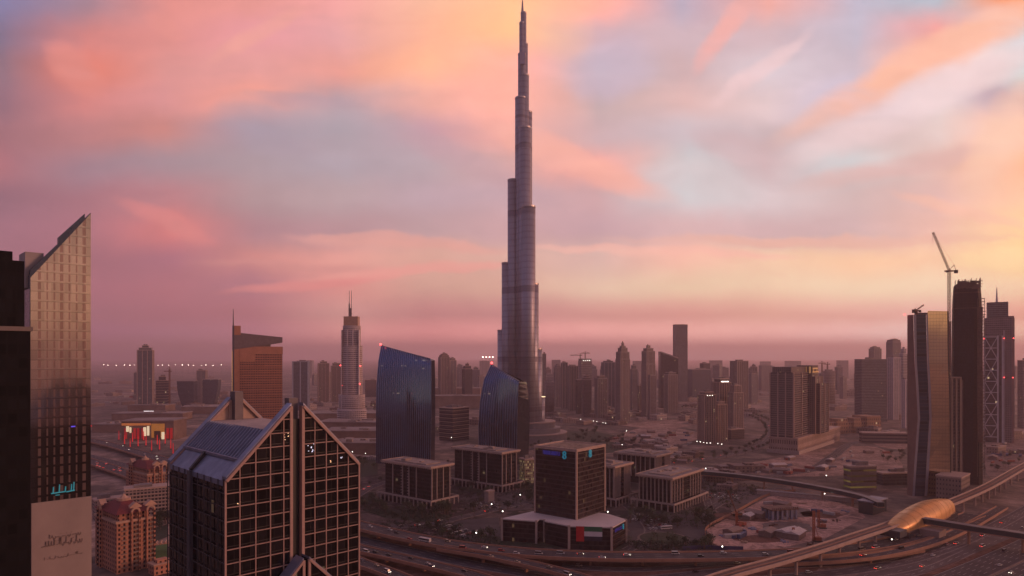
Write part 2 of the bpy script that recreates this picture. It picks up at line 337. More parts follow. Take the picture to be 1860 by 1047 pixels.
# ---------------------------------------------------------------- facade material: windows laid out on each face in metres
def facade(name, wall, glass=(.03, .03, .035), fl=3.6, bay=3.0, wx=.66, wz=.6, lit=.012, litc=(1, .72, .38), ls=1.3, rough=.12, metal=0.0, wrough=.8, wmetal=0.0, dirt=.18, tilt=0.0, rnd=.5, spec=.32):
    if name in MATS: return MATS[name]
    m, q = base_mat(name)
    t = q.n('ShaderNodeTexCoord'); X_, Y_, Z_ = q.sep(t.outputs['Object']); nx, ny, nz = q.sep(t.outputs['Normal'])
    ax, ay = q.m('ABSOLUTE', nx), q.m('ABSOLUTE', ny)
    isx = q.m('GREATER_THAN', ax, ay)
    uu = q.m('ADD', q.m('MULTIPLY', isx, Y_), q.m('MULTIPLY', q.m('SUBTRACT', 1.0, isx), X_))
    ub = q.m('DIVIDE', uu, bay); zb = q.m('DIVIDE', Z_, fl)
    fu, fz = q.m('FRACT', ub), q.m('FRACT', zb)
    iu, iz = q.m('FLOOR', ub), q.m('FLOOR', zb)
    def band(f, w):
        a = q.m('LESS_THAN', q.m('ABSOLUTE', q.m('SUBTRACT', f, .5)), w / 2); return a
    side = q.m('LESS_THAN', q.m('ABSOLUTE', nz), .6)
    mask = q.m('MULTIPLY', q.m('MULTIPLY', band(fu, wx), band(fz, wz)), side)
    oi = q.n('ShaderNodeObjectInfo').outputs['Random']
    wnz = q.n('ShaderNodeTexWhiteNoise', noise_dimensions='4D'); q.put(wnz.inputs['Vector'], q.comb(iu, iz, q.m('ADD', q.m('MULTIPLY', isx, 7.0), q.m('SIGN', q.m('ADD', nx, ny))))); q.put(wnz.inputs['W'], oi)
    r1 = wnz.outputs['Value']; r2, r3, r4 = q.sep(wnz.outputs['Color'])
    gl = q.v('SCALE', glass, q.mapr(r2, 0, 1, 1 - rnd, 1 + rnd))
    nzv = q.noise(t.outputs['Object'], .05, 5, .65)[0]
    streak = q.noise(q.comb(q.m('MULTIPLY', uu, 1.2), q.m('MULTIPLY', Z_, .06), 0.0), 1.0, 4, .6)[0]
    wall = q.v('SCALE', wall, q.mapr(oi, 0, 1, .82, 1.18)) if rnd == .5 else wall
    wl = q.v('SCALE', wall, q.m('MULTIPLY', q.mapr(nzv, .3, .7, 1 - dirt, 1 + dirt), q.mapr(streak, .3, .7, 1 - dirt * .6, 1 + dirt * .6)))
    b = q.n('ShaderNodeBsdfPrincipled'); b.inputs['Specular IOR Level'].default_value = spec
    q.put(b.inputs['Base Color'], q.mix(mask, wl, gl))
    q.put(b.inputs['Roughness'], q.m('ADD', q.m('MULTIPLY', mask, rough - wrough), wrough))
    q.put(b.inputs['Metallic'], q.m('ADD', q.m('MULTIPLY', mask, metal - wmetal), wmetal))
    if tilt:
        bp = q.n('ShaderNodeVectorMath', operation='ADD'); gn = q.n('ShaderNodeNewGeometry').outputs['Normal']
        q.put(bp.inputs[0], gn); q.put(bp.inputs[1], q.v('SCALE', q.v('SUBTRACT', q.comb(r2, r3, r4), (.5, .5, .5)), tilt))
        q.put(b.inputs['Normal'], q.v('NORMALIZE', bp.outputs[0]))
    if lit:
        on = q.m('MULTIPLY', mask, q.m('GREATER_THAN', r1, 1 - lit))
        b.inputs['Emission Color'].default_value = (*litc, 1)
        q.put(b.inputs['Emission Strength'], q.m('MULTIPLY', on, q.m('MULTIPLY', r3, ls)))
    q.put(q.n('ShaderNodeOutputMaterial').inputs[0], b.outputs[0]); MATS[name] = m; return m

WHITE_C = plain('pale_concrete', (.46, .36, .32), .8, vs=.3)
PINKC = plain('sandstone_trim', (.42, .29, .24), .75, vs=.4)
ROOFG = plain('roof_grey', (.20, .165, .16), .9, vs=.12, var=.3)
ROOFT = plain('roof_tan', (.30, .23, .20), .9, vs=.12, var=.3)
DARKM = plain('dark_metal', (.05, .045, .045), .45, .5)
STEEL = plain('weathered_steel', (.16, .11, .09), .6, .4)
def lamp_mat(name, c, s): return plain(name, c, .5, var=0, emis=c, es=s)
L_WHITE = lamp_mat('lamp_white', (1, .92, .8), 6); L_WARM = lamp_mat('lamp_warm', (1, .62, .25), 5); L_RED = lamp_mat('lamp_red', (1, .06, .06), 6)
L_FAR = lamp_mat('floodlight_glow', (1, .78, .62), 12)

def smooth_path(pts, n=8):
    P = [Vector(p) for p in pts]; P = [P[0]*2-P[1]] + P + [P[-1]*2-P[-2]]; out = []
    for i in range(1, len(P)-2):
        a, b, c, d_ = P[i-1], P[i], P[i+1], P[i+2]
        for k in range(n):
            t = k/n; out.append(.5*((2*b)+(c-a)*t+(2*a-5*b+4*c-d_)*t*t+(-a+3*b-3*c+d_)*t**3))
    out.append(P[-2]); return out
def side_of(path, i):
    a = path[max(0, i-1)]; b = path[min(len(path)-1, i+1)]; t = (b-a); t.z = 0; t.normalize(); return Vector((t.y, -t.x, 0))   # to the right of travel
def ribbon(mb, path, o0, o1, z0, z1):
    rings = []
    for i, p in enumerate(path):
        s = side_of(path, i)
        rings.append([tuple(p+s*o0+Vector((0,0,z0))), tuple(p+s*o1+Vector((0,0,z0))), tuple(p+s*o1+Vector((0,0,z1))), tuple(p+s*o0+Vector((0,0,z1)))])
    return mb.loft(rings)
def sheet(mb, path, o0, o1, z):
    b = len(mb.v)
    for i, p in enumerate(path):
        s = side_of(path, i)
        mb.v += [tuple(p+s*o0+Vector((0,0,z))), tuple(p+s*o1+Vector((0,0,z)))]
    for i in range(len(path)-1): mb.f.append((b+2*i, b+2*i+1, b+2*i+3, b+2*i+2))
    return mb
def dashes(mb, path, off, w, z, on=6, off_len=9):
    acc = 0.0; draw = True
    for i in range(len(path)-1):
        p, q_ = path[i], path[i+1]; L = (q_-p).length; t = 0
        s = side_of(path, i); dr = (q_-p).normalized()
        while t < L:
            step = min(L-t, (on if draw else off_len)-acc)
            if draw and step > .5:
                a = p+dr*t+s*off+Vector((0,0,z)); c = a+dr*step
                mb.add([tuple(a-s*w/2), tuple(a+s*w/2), tuple(c+s*w/2), tuple(c-s*w/2)], [(0,1,2,3)])
            t += step+1e-6; acc += step
            if acc >= (on if draw else off_len)-1e-3: acc = 0; draw = not draw
    return mb
def solve_corner(pc, pl, pr, Y, rz):
    """corner block: near corner at column pc, its two faces ending at columns pl and pr"""
    c, s = math.cos(R(rz)), math.sin(R(rz)); X0 = XA(pc, Y); ur = (pr-CX)/F; ul = (pl-CX)/F
    return (X0, Y, 0), (ur*Y-X0)/(c-ur*s), (X0-ul*Y)/(s+ul*c)

def tower(name, label, cat, pl, pr, top, Y, mat, rz=0, ratio=.8, tiers=None, plant=True, fins=0, finw=.9, bands=0, fmat=None, ant=0, lights=0, group=None, rnd=0, podium=None, crown=None):
    """a tower standing at distance Y between photo columns pl and pr; tiers = [(top fraction, width factor, depth factor)]"""
    W = (pr-pl)*Y/F; ea = R(rz)+math.atan(((pl+pr)/2-CX)/F); c, s = abs(math.cos(ea)), abs(math.sin(ea)); az = math.cos(math.atan(((pl+pr)/2-CX)/F))
    w = W*az/(c+ratio*s); w *= 1+w*ratio/2/Y; d = w*ratio
    H = ZA(top, Y+d/2)
    t = thing(name, label, cat, (XA((pl+pr)/2, Y+d/2), Y+d/2, 0), R(rz), group)
    tiers = tiers or [(1, 1, 1)]
    b = MB(); cor = MB(); z0 = 0; fn = MB(); bd = MB()
    def plan(a, e):
        if rnd:
            return [(a/2*math.copysign(abs(math.cos(k))**rnd, math.cos(k)), e/2*math.copysign(abs(math.sin(k))**rnd, math.sin(k))) for k in [2*math.pi*i/28 for i in range(28)]]
        return [(-a/2,-e/2),(a/2,-e/2),(a/2,e/2),(-a/2,e/2)]
    for i, (f, a, e) in enumerate(tiers):
        z1 = H*f; b.prism(plan(w*a, d*e), z0, z1)
        p2 = plan(w*a+.9, d*e+.9); cor.prism(p2, z1-1.0, z1+.6)
        if fins and z1-z0 > 12:
            for k in range(fins+1):
                u_ = -.5+k/fins
                for sy in (-1, 1): fn.cb(u_*(w*a-finw), sy*(d*e/2+.35), z0, finw, .9, z1-z0-1.2)
                for sx in (-1, 1): fn.cb(sx*(w*a/2+.35), u_*(d*e-finw), z0, .9, finw, z1-z0-1.2)
        if bands and z1-z0 > 12:
            zz = z0+bands
            while zz < z1-3: bd.prism(plan(w*a+1.4, d*e+1.4), zz, zz+.8); zz += bands
        z0 = z1
    fa, fe = tiers[-1][1:]
    o = b.build('wall', mat, t)
    if rnd:
        for p in o.data.polygons: p.use_smooth = abs(p.normal.z) < .5
    cor.build('cornice', fmat or PINKC, t)
    if fins: fn.build('pier', fmat or PINKC, t)
    if bands: bd.build('balcony_band', fmat or PINKC, t)
    if plant:
        pm = MB(); rr = random.Random(int(pl*7+pr)); pw, pd = w*fa, d*fe
        for k in range(3):
            a_ = pw*rr.uniform(.18, .4); e_ = pd*rr.uniform(.2, .45)
            pm.cb(rr.uniform(-.25, .25)*pw, rr.uniform(-.2, .2)*pd, H+.01*k, a_, e_, rr.uniform(2, 5))
        pm.build_each('roof_plant', ROOFG, t)
    if ant:
        MB().cyl(0, 0, H, H+ant, .9, 6, .3).build('mast', DARKM, t)
    if lights:
        for k in range(lights):
            u_ = (k+.5)/lights-.5
            MB().sphere((u_*w*fa*.8, -d*fe/2-1.2, H-6), 1.1, 6).build('roof_light', L_WHITE, t)
    if podium:
        a, e, hh = podium; pb = MB().cb(0, 0, 0, w*a, d*e, hh); pb.build('podium', mat, t); MB().cb(0, 0, hh-.4, w*a+1, d*e+1, 1.2).build('podium_parapet', fmat or PINKC, t)
    return t, w, d, H

# ================================================================ near left: dark tower, glass tower, gabled tower
BLK = facade('black_cladding', (.012, .011, .011), (.008, .008, .009), fl=3.7, bay=2.4, wx=.8, wz=.7, lit=0, rough=.5, wrough=.7, spec=.06)
Yd = 185.0
t = thing('office_tower', 'almost black stepped tower cropped by the left edge of the photo', 'tower', (XA(52, Yd), Yd, 0), R(45))
MB().box(-60, 0.4, 0, 22, 0, ZA(602, Yd)).build('wall', BLK, t)
MB().box(-60, -3.4, 1, 21, ZA(602, Yd), ZA(459, Yd)).build('upper_wall', BLK, t)
MB().box(-3.4, -.6, 2, 21, ZA(602, Yd), ZA(474, Yd)).build('corner_shaft', BLK, t)
MB().box(-60, 0.9, -.6, 22.5, ZA(602, Yd), ZA(594, Yd)).build('ledge', plain('ledge_stone', (.17, .13, .12), .6), t)
m = MB()
for k in range(5): m.cb(-9-5*k, 3, ZA(459, Yd), 3.2, 3, 1.0)
m.build_each('roof_plant', ROOFG, t)

# glass tower with the slanted top
Y0 = 280.0; O, L1, L2 = solve_corner(55, 30, 165, Y0, 45); L2 = 16
Zl = ZA(505, Y0); Zr = ZA(388, Y0+.707*L1)
t = thing('glass_tower', 'tall glass office tower whose roof is cut off in one steep diagonal, left edge', 'tower', O, R(45))
def left_glass():
    m, q = base_mat('reflective_grid_glass')
    tt = q.n('ShaderNodeTexCoord'); X_, Y_, Z_ = q.sep(tt.outputs['Object'])
    fl = 4.05; fz = q.m('FRACT', q.m('DIVIDE', Z_, fl)); iz = q.m('FLOOR', q.m('DIVIDE', Z_, fl))
    line = q.m('LESS_THAN', fz, .07)
    un = q.m('DIVIDE', X_, L1)
    cols = None
    for c0, wd_ in ((.145, .024), (.27, .013), (.385, .015), (.505, .028), (.635, .015), (.755, .014), (.885, .030)):
        e = q.m('LESS_THAN', q.m('ABSOLUTE', q.m('SUBTRACT', un, c0)), wd_)
        cols = e if cols is None else q.m('MAXIMUM', cols, e)
    win = q.m('MULTIPLY', cols, q.m('GREATER_THAN', fz, .22))
    wn_ = q.n('ShaderNodeTexWhiteNoise', noise_dimensions='2D'); q.put(wn_.inputs['Vector'], q.comb(q.m('FLOOR', q.m('MULTIPLY', un, 9)), iz)); rv = wn_.outputs['Value']
    vj = q.m('LESS_THAN', q.m('FRACT', q.m('MULTIPLY', un, 18)), .05)
    c = q.mix(win, (.40, .355, .35, 1), (.30, .21, .20, 1))
    c = q.mix(q.m('MULTIPLY', line, .55), c, (.16, .12, .11, 1))
    c = q.v('SCALE', c, q.mapr(rv, 0, 1, .85, 1.1))
    b = q.n('ShaderNodeBsdfPrincipled'); q.put(b.inputs['Base Color'], c); q.put(b.inputs['Metallic'], q.mapr(win, 0, 1, .97, .55))
    q.put(b.inputs['Roughness'], q.mapr(win, 0, 1, .12, .10))
    bm_ = q.n('ShaderNodeBump'); q.put(bm_.inputs['Height'], q.noise(tt.outputs['Object'], .35, 2)[0]); bm_.inputs['Strength'].default_value = .015; bm_.inputs['Distance'].default_value = .3
    q.put(b.inputs['Normal'], bm_.outputs[0])
    q.put(q.n('ShaderNodeOutputMaterial').inputs[0], b.outputs[0]); return m
MB().prism([(0,0),(L1,0),(L1,3),(0,3)], 0, [Zl, Zr, Zr, Zl]).build('glass_front', left_glass(), t)
MB().prism([(.3,3),(L1-.3,3),(L1-.3,L2),(.3,L2)], 0, [Zl-6, Zl+4, Zl+4, Zl-6]).build('wall', BLK, t)
MB().box(-1.2, 5.2, 3.2, L2, Zl-4, ZA(463, 290)).build('service_core', plain('core_panel', (.30, .25, .25), .6), t)
NAVY = plain('navy_glazed_edge', (.035, .05, .09), .25, .4)
sl_ = (Zr-Zl)/L1
m = MB().prism([(0,.1),(L1,.1),(L1,2.4),(0,2.4)], [Zl, Zr, Zr, Zl], [Zl+3.2, Zr+.3, Zr+.3, Zl+3.2])
m.prism([(L1*.45,.3),(L1*.9,.3),(L1*.9,2.2),(L1*.45,2.2)], [Zl+sl_*L1*.45, Zl+sl_*L1*.9]+[Zl+sl_*L1*.9, Zl+sl_*L1*.45], [Zl+sl_*L1*.45+4.4, Zl+sl_*L1*.9+2.6, Zl+sl_*L1*.9+2.6, Zl+sl_*L1*.45+4.4])
m.build('sloping_roof_edge', NAVY, t)
MB().box(-.25, .05, -.2, L2, 0, Zl+1).build('corner_trim', NAVY, t)
# signs on it
zt = ZA(915, Y0)
BB = plain('billboard_sheet', (.34, .27, .26), .8, vs=.05)
bb = thing('billboard', 'huge pale pink sheet with handwritten script covering the foot of the slanted glass tower', 'billboard', O, R(45))
MB().box(.3, L1+.15, -.5, -.15, 30, zt).build('sheet', BB, bb)
ink = plain('script_ink', (.22, .165, .16), .8)
def stroke(mb, pts, w, y):
    for a, b_ in zip(pts[:-1], pts[1:]):
        mb.bar((a[0], y, a[1]), (b_[0], y, b_[1]), w)
def script_line(mb, x0, x1, z, amp, seed, w, y, rise=.0):
    rr = random.Random(seed); x_ = x0; pts = []
    while x_ < x1:
        zz = z+rise*(x_-x0)
        k = rr.random()
        if k < .25: pts += [(x_, zz), (x_+.05, zz+amp*rr.uniform(.8, 1.5)), (x_+.15, zz)]; x_ += .5
        elif k < .5: pts += [(x_, zz), (x_+.3, zz-amp*.5), (x_+.75, zz-amp*.1), (x_+.7, zz+amp*.35)]; x_ += .9
        else: pts += [(x_, zz), (x_+.45, zz+amp*.12)]; x_ += .5
        if rr.random() < .18: stroke(mb, pts, w, y); pts = []; x_ += .45; mb.box(x_-.4, x_-.2, y-w/2, y+w/2, zz+amp*.8, zz+amp*.8+w)
    if len(pts) > 1: stroke(mb, pts, w, y)
m = MB(); k = Y0/F
# the two bold lines and the fine line of script
script_line(m, L1*.30, L1*.80, ZA(975, Y0+7), 1.3, 3, .26, -.62, .02)
script_line(m, L1*.17, L1*.84, ZA(989, Y0+7), 1.9, 5, .30, -.62, .03)
script_line(m, L1*.22, L1*.85, ZA(1013, Y0+7), .8, 8, .14, -.62, .03)
m.build('script', ink, bb)
cy_ = thing('illuminated_sign', 'small turquoise lit sign in flowing script low on the slanted glass tower', 'sign', O, R(45))
m = MB(); z_ = ZA(896, Y0+6)
for x_, h_ in ((.36, 2.6), (.46, 3.4), (.56, 2.3), (.66, 3.0), (.70, 3.8)):
    m.bar((L1*x_, -.4, z_), (L1*x_+.2, -.4, z_+h_), .32)
m.bar((L1*.33, -.4, z_), (L1*.55, -.4, z_+.2), .4); m.bar((L1*.58, -.4, z_), (L1*.72, -.4, z_+.3), .4); m.bar((L1*.40, -.4, z_-.9), (L1*.47, -.4, z_-.9), .3)
m.build('letters', lamp_mat('sign_turquoise', (.03, .36, .45), .28), cy_)
bl = thing('blue_beacon', 'little violet light on the front of the slanted glass tower', 'light', O, R(45))
MB().box(L1*.66, L1*.73, -.5, -.2, ZA(778, Y0+6), ZA(776, Y0+6)).build('lamp', lamp_mat('lamp_violet', (.12, .08, .9), .6), bl)

# gabled tower
Y0 = 190.0; O, L1, L2 = solve_corner(410, 305, 651, Y0, 45); ZE = ZA(872, Y0); ZP = 142.6; half = L1/2; gap = 1.9
GT = thing('gabled_office_tower', 'dark glass office tower with twin pointed gables and a pink stone grid', 'tower', O, R(45))
GLS = facade('smoky_curtain_glass', (.010, .008, .009), (.007, .006, .0075), fl=3.93, bay=2.35, wx=.97, wz=.94, lit=0.012, litc=(1, .6, .35), ls=.12, rough=.06, wrough=.5, tilt=.06, rnd=.9, spec=.4)
FR = plain('pink_granite_frame', (.36, .225, .20), .55, vs=1.2, var=.1)
RIB = plain('zinc_roof', (.24, .26, .37), .45, .45, vs=.2, var=.18)
ZD = 133.5
xd = half*(ZD-ZE)/(ZP-ZE)
# body: the shaft, then the roof prism cut flat at ZD between the gables
def gable_pts(x): return ZE+(ZP-ZE)*(x/half) if x < half else ZE+(ZP-ZE)*((L1-x)/half)
for nme, x0, x1 in (('glass_wall', 0, half-gap), ('glass_wall', half+gap, L1)):
    m = MB(); za, zb = gable_pts(x0), gable_pts(x1)
    m.loft([[(x0, y_, 0), (x1, y_, 0), (x1, y_, zb), (x0, y_, za)] for y_ in (0, 2.0)])
    m.build(nme, GLS, GT)
    m = MB(); m.loft([[(x0, y_, ZE-3), (x1, y_, ZE-3), (x1, y_, zb), (x0, y_, za)] for y_ in (L2-2, L2)]); m.build('rear_gable', PINKC, GT)
MB().box(.4, L1-.4, 2.0, L2-.1, 0, ZE-.5).build('shaft', GLS, GT)
m = MB(); zs = [(0, ZE-.5), (xd, ZD), (L1-xd, ZD), (L1, ZE-.5)]
m.loft([[(x_, y_, z_) for x_, z_ in [(0, ZE-2), (L1, ZE-2)]+zs[::-1]] for y_ in (2.0, L2-2)])
m.build('roof', RIB, GT)
MB().box(xd+.5, L1-xd-.5, 2.2, L2-2.2, ZD-.5, ZD+.25).build('roof_deck', plain('terrace_paving', (.42, .32, .29), .85), GT)
# raised standing seams on the upper roof slope, plain lower panels with the dark central gutter
m = MB(); n = 19; dx, dz = xd, ZD-ZE
for k in range(n):
    y_ = 4+(L2-8)*k/(n-1)
    m.bar((dx*.38, y_, ZE+dz*.38+.1), (dx, y_, ZD+.35), .55)
m.build('roof_seam', RIB, GT)
m = MB()
m.bar((dx*.36, 2, ZE+dz*.36+.25), (dx*.36, L2-2, ZE+dz*.36+.25), .8); m.build('roof_step', RIB, GT)
MB().bar((-.1, L2*.56, ZE-.3), (dx*.36, L2*.56, ZE+dz*.36+.3), 1.3).build_each('roof_gutter', DARKM, GT)
# raked copings on the gables (blue-grey zinc tops, pink faces), and central slot
for yy0, yy1 in ((-.35, 2.6), (L2-2.6, L2+.3)):
    for x0, x1 in ((0, half-gap), (L1, half+gap)):
        za, zb = gable_pts(x0), gable_pts(x1)
        m = MB(); m.loft([[(x0, y_, za-.6), (x1, y_, zb-.6), (x1, y_, zb+.75), (x0, y_, za+.75)] for y_ in (yy0, yy1)]); m.build('gable_coping', RIB, GT)
        m = MB(); m.bar((x0, yy0-.12, za-.35), (x1, yy0-.12, zb-.35), .8); m.build('gable_trim', FR, GT)
# central recess with its pylon
MB().box(half-gap+.1, half+gap-.1, 1.2, 3.2, 0, ZP-6.0).build('central_slot', plain('slot_black', (.02, .019, .021), .4), GT)
MB().box(half-gap*.75, half+gap*.75, 2.2, 5.0, ZD-1, ZP+.2).build('central_pylon', plain('pylon_panel', (.15, .12, .13), .6), GT)
MB().box(half-gap*.75, half+gap*.75, L2-5, L2-1.0, ZD-1, ZP+.8).build('rear_pylon', MATS['pylon_panel'], GT)
for s in (-1, 1):
    x_ = half+s*gap
    MB().box(x_-.45, x_+.45, -.42, 1.4, 0, gable_pts(x_-(s<0)*0)-.2).build('slot_jamb', FR, GT)
    m = MB().box(x_-.6, x_+.6, L2-2.6, L2-1.4, ZD, gable_pts(x_)-.2).build('rear_jamb', PINKC, GT)
# stone grid on the front face
m = MB(); bw = .24
for s in (0, 1):
    xs_ = [half-gap-k*(half-gap)/4 for k in range(0, 5)] if s == 0 else [half+gap+k*(half-gap)/5 for k in range(0, 6)]
    if s == 0: xs_ = [0, 3.9, 8.5, 12.9, 17.0][:5]
    for x_ in xs_:
        if abs(x_-half) > gap+.5: m.box(max(0, x_-bw/2)-.02, min(L1, x_+bw/2)+.02, -.34, .0, 0, gable_pts(min(max(x_, .01), L1-.01))-.3)
z_ = ZE-3.93*30
while z_ < ZP:
    for a, b_ in ((0, half-gap-.46), (half+gap+.46, L1)):
        if z_ > ZE:
            e = half*(z_-ZE)/(ZP-ZE)
            a2, b2 = (max(a, e), b_) if a < half else (a, min(b_, L1-e))
        else: a2, b2 = a, b_
        if b2-a2 > .4 and z_ > 1: m.box(a2, b2, -.29, -.005, z_-.13, z_+.13)
    z_ += 3.93
m.build('stone_grid', FR, GT)
# left face: thin frame, its shade put into a darker stone colour
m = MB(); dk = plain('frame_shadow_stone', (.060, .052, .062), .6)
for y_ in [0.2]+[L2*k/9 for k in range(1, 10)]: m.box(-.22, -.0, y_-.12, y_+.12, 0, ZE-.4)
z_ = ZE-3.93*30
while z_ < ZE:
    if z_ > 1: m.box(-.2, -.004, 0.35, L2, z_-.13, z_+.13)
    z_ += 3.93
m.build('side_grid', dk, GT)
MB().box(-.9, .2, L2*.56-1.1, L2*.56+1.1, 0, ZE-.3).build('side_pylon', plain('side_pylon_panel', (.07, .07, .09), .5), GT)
m = MB().box(-.38, .1, -.38, .1, 0, ZE-.2); m.box(L1-.1, L1+.38, -.38, .2, 0, ZE-.2); m.build_each('corner_pier', FR, GT)
# a few lit windows
for (px_, py_, mt, wv) in ((560, 815, 'lit_cool', 1.6), (522, 793, 'lit_warm', .9), (433, 916, 'lit_warm', .3), (598, 838, 'lit_warm', .35), (620, 833, 'lit_cool', .3)):
    # place on the front plane
    uu_ = (px_-CX)/F; s_ = (uu_*Y0-O[0])/(.7071-uu_*.7071); Yp = Y0+.7071*s_; z_ = ZA(py_, Yp)
    mm = lamp_mat('lit_cool', (.75, .8, 1), .8) if mt == 'lit_cool' else lamp_mat('lit_warm', (1, .7, .4), .7)
    m = MB(); rr = random.Random(px_)
    for k in range(int(9*wv)+1): a_ = s_+rr.uniform(-1.4, 1.4)*wv; b_ = z_+rr.uniform(-1, 1)*min(1.2, wv+.2); m.box(a_, a_+.28, -.12, -.02, b_, b_+.2)
    m.build_each('lit_window', mm, GT)
# lower gabled porch tower in front
uu_ = (541-CX)/F; pk = (uu_*Y0-O[0])/(.7071-uu_*.7071)
w2 = 8.6; PB = thing('gabled_bay', 'small matching pointed gable peeping in at the bottom in front of the gabled tower', 'building', O, R(45))
zp2 = ZA(1014, 200); ze2 = zp2-w2*.98
for s in (-1, 1):
    xa, xb = pk+s*w2, pk+s*.9
    m = MB(); m.loft([[(xa, y_, 0), (xb, y_, 0), (xb, y_, zp2-.9), (xa, y_, ze2)] for y_ in (-5, -.6)]); m.build('glass_wall', GLS, PB)
    m = MB(); m.loft([[(xa, y_, ze2-.4), (xb, y_, zp2-1.2), (xb, y_, zp2-.2), (xa, y_, ze2+.6)] for y_ in (-5.4, -.6)]); m.build('roof', RIB, PB)
    m = MB(); m.bar((xa, -5.5, ze2-.3), (xb, -5.5, zp2-1.0), .7); m.box(xb-.4, xb+.4, -5.6, -5, 60, zp2-1); m.build('gable_trim', FR, PB)

# ================================================================ beige hotels with red roofs, lower left
SAND = facade('hotel_sandstone', (.42, .19, .125), (.03, .018, .02), fl=3.3, bay=3.4, wx=.42, wz=.55, lit=.0, rough=.2)
REDR = plain('red_tiles', (.17, .025, .025), .8, vs=1.2, var=.2)
CREAM = plain('cream_plaster', (.44, .27, .20), .8)
def hotel(label, pc, pl, pr, Y, H, floors=10, arcs=((1, .5), (0, .72), (1, .93))):
    O_, A, B = solve_corner(pc, pl, pr, Y, 50); A = max(A, 12); B = max(B, 12)
    t = thing('hotel', label, 'hotel', O_, R(50)); He = H-13
    MB().box(0, A, 0, B, 0, He-3).build('wall', SAND, t)
    MB().box(-.9, A+.9, -.9, B+.9, He-3, He-1.4).build('cornice', CREAM, t)
    MB().box(1.8, A-1.8, 1.8, B-1.8, He-1.4, He+3.5).build('top_storey', SAND, t)
    # hipped roof with flat crown
    m = MB(); c_ = .34
    r0 = [(0,0,He+3.5),(A,0,He+3.5),(A,B,He+3.5),(0,B,He+3.5)]; r1 = [(A*c_,B*c_,H-3.4),(A*(1-c_),B*c_,H-3.4),(A*(1-c_),B*(1-c_),H-3.4),(A*c_,B*(1-c_),H-3.4)]
    m.loft([[(x_-(.8 if x_==0 else -.8), y_-(.8 if y_==0 else -.8), z_) for x_, y_, z_ in r0], r1]); m.build('roof', REDR, t)
    MB().cyl(A/2, B/2, H-3.5, H-1.6, A*.2, 12).build('roof_drum', CREAM, t)
    MB().cyl(A/2, B/2, H-1.6, H+1.5, A*.12, 8, .1).build('finial', CREAM, t)
    # turrets with tall arches and pediments
    for f_, p_ in arcs:
        tw = 5.2; c0 = (A if f_ else B)*p_
        m = MB(); ped = MB(); arch = MB(); bal = MB()
        def lp(a, out, z_): return (a, -out, z_) if f_ else (-out, a, z_)
        def lb(mb, a0, a1, o0, o1, z0, z1):
            if f_: mb.box(a0, a1, -o1, -o0, z0, z1)
            else: mb.box(-o1, -o0, a0, a1, z0, z1)
        for s in (-1, 1): lb(m, c0+s*tw/2-.6, c0+s*tw/2+.6, 0, 1.9, 0, He+4)
        m.build('turret_pier', SAND, t)
        n_ = 10; ring = []
        for k in range(n_+1):
            an = math.pi*k/n_; ring.append((c0+math.cos(an)*(tw/2), He+4+math.sin(an)*(tw/2)))
        for a, b_ in zip(ring[:-1], ring[1:]): arch.bar(lp(a[0], 1.2, a[1]), lp(b_[0], 1.2, b_[1]), 1.3)
        arch.build('arch', CREAM, t)
        lb(ped, c0-tw/2-1.4, c0+tw/2+1.4, -.5, 1.6, He+7.0, He+8.1)
        a0, a1 = c0-tw/2-1.0, c0+tw/2+1.0
        P_ = [lp(a0, 1.6, He+8.1), lp(a1, 1.6, He+8.1), lp(c0, 1.6, He+11)]; Q_ = [lp(a0, -3, He+8.1), lp(a1, -3, He+8.1), lp(c0, -3, He+11)]
        ped.loft([P_, Q_]); ped.build('pediment', CREAM, t)
        k = 3.3
        while k < He-3: lb(bal, c0-tw/2+.5, c0+tw/2-.5, .02, 1.5, k, k+1.0); k += 3.3
        bal.build_each('balcony', plain('balcony_rail', (.22, .15, .12), .7), t)
    m = MB(); k = 3.3
    lbs = [A*.2, A*.8]
    while k < He-5:
        for a in lbs: m.box(a-1.6, a+1.6, -.8, -.02, k, k+.8)
        k += 3.3
    m.build_each('balcony_row', MATS['balcony_rail'], t)
    return t
hotel('orange lit sandstone hotel with a red hipped roof and tall arches, lower left', 212, 173, 277, 488, 52)
hotel('farther red roofed sandstone hotel beside the left highway', 268, 229, 300, 700, 50)
t, *_ = tower('apartment_block', 'long pale balcony block in front of the farther red roofed hotel', 'building', 226, 308, 884, 640, facade('pale_flats', (.30, .22, .20), fl=3.3, bay=3.0, lit=0), rz=30, ratio=.5, bands=3.3)
t, *_ = tower('apartment_block', 'dim grey low block behind the nearest red roofed hotel', 'building', 168, 226, 905, 650, MATS['pale_flats'], rz=40, ratio=.6)
cn = thing('canopy', 'white pleated canopy roof between the nearest hotel and the gabled tower', 'canopy', G(292, 985, 8), R(20))
m = MB()
for k in range(9): m.loft([[(-14+3.2*k, y_, -1), (-12.4+3.2*k, y_, .8), (-10.8+3.2*k, y_, -1)] for y_ in (-4, 4)])
m.build('roof', CREAM, cn)
m = MB()
for x_ in (-12, 12):
    for y_ in (-3, 3): m.cyl(x_, y_, -8, -.9, .3, 6)
m.build('post', CREAM, cn)
vl = thing('villa', 'small peach villa with arches beside the lawn near the gabled tower', 'house', G(293, 1040), R(50))
MB().box(-7, 7, -5, 5, 0, 7).build('wall', SAND, vl); MB().box(-7.6, 7.6, -5.6, 5.6, 7, 7.9).build('cornice', CREAM, vl); MB().box(-4, 4, -3, 3, 7.9, 10).build('penthouse', SAND, vl)

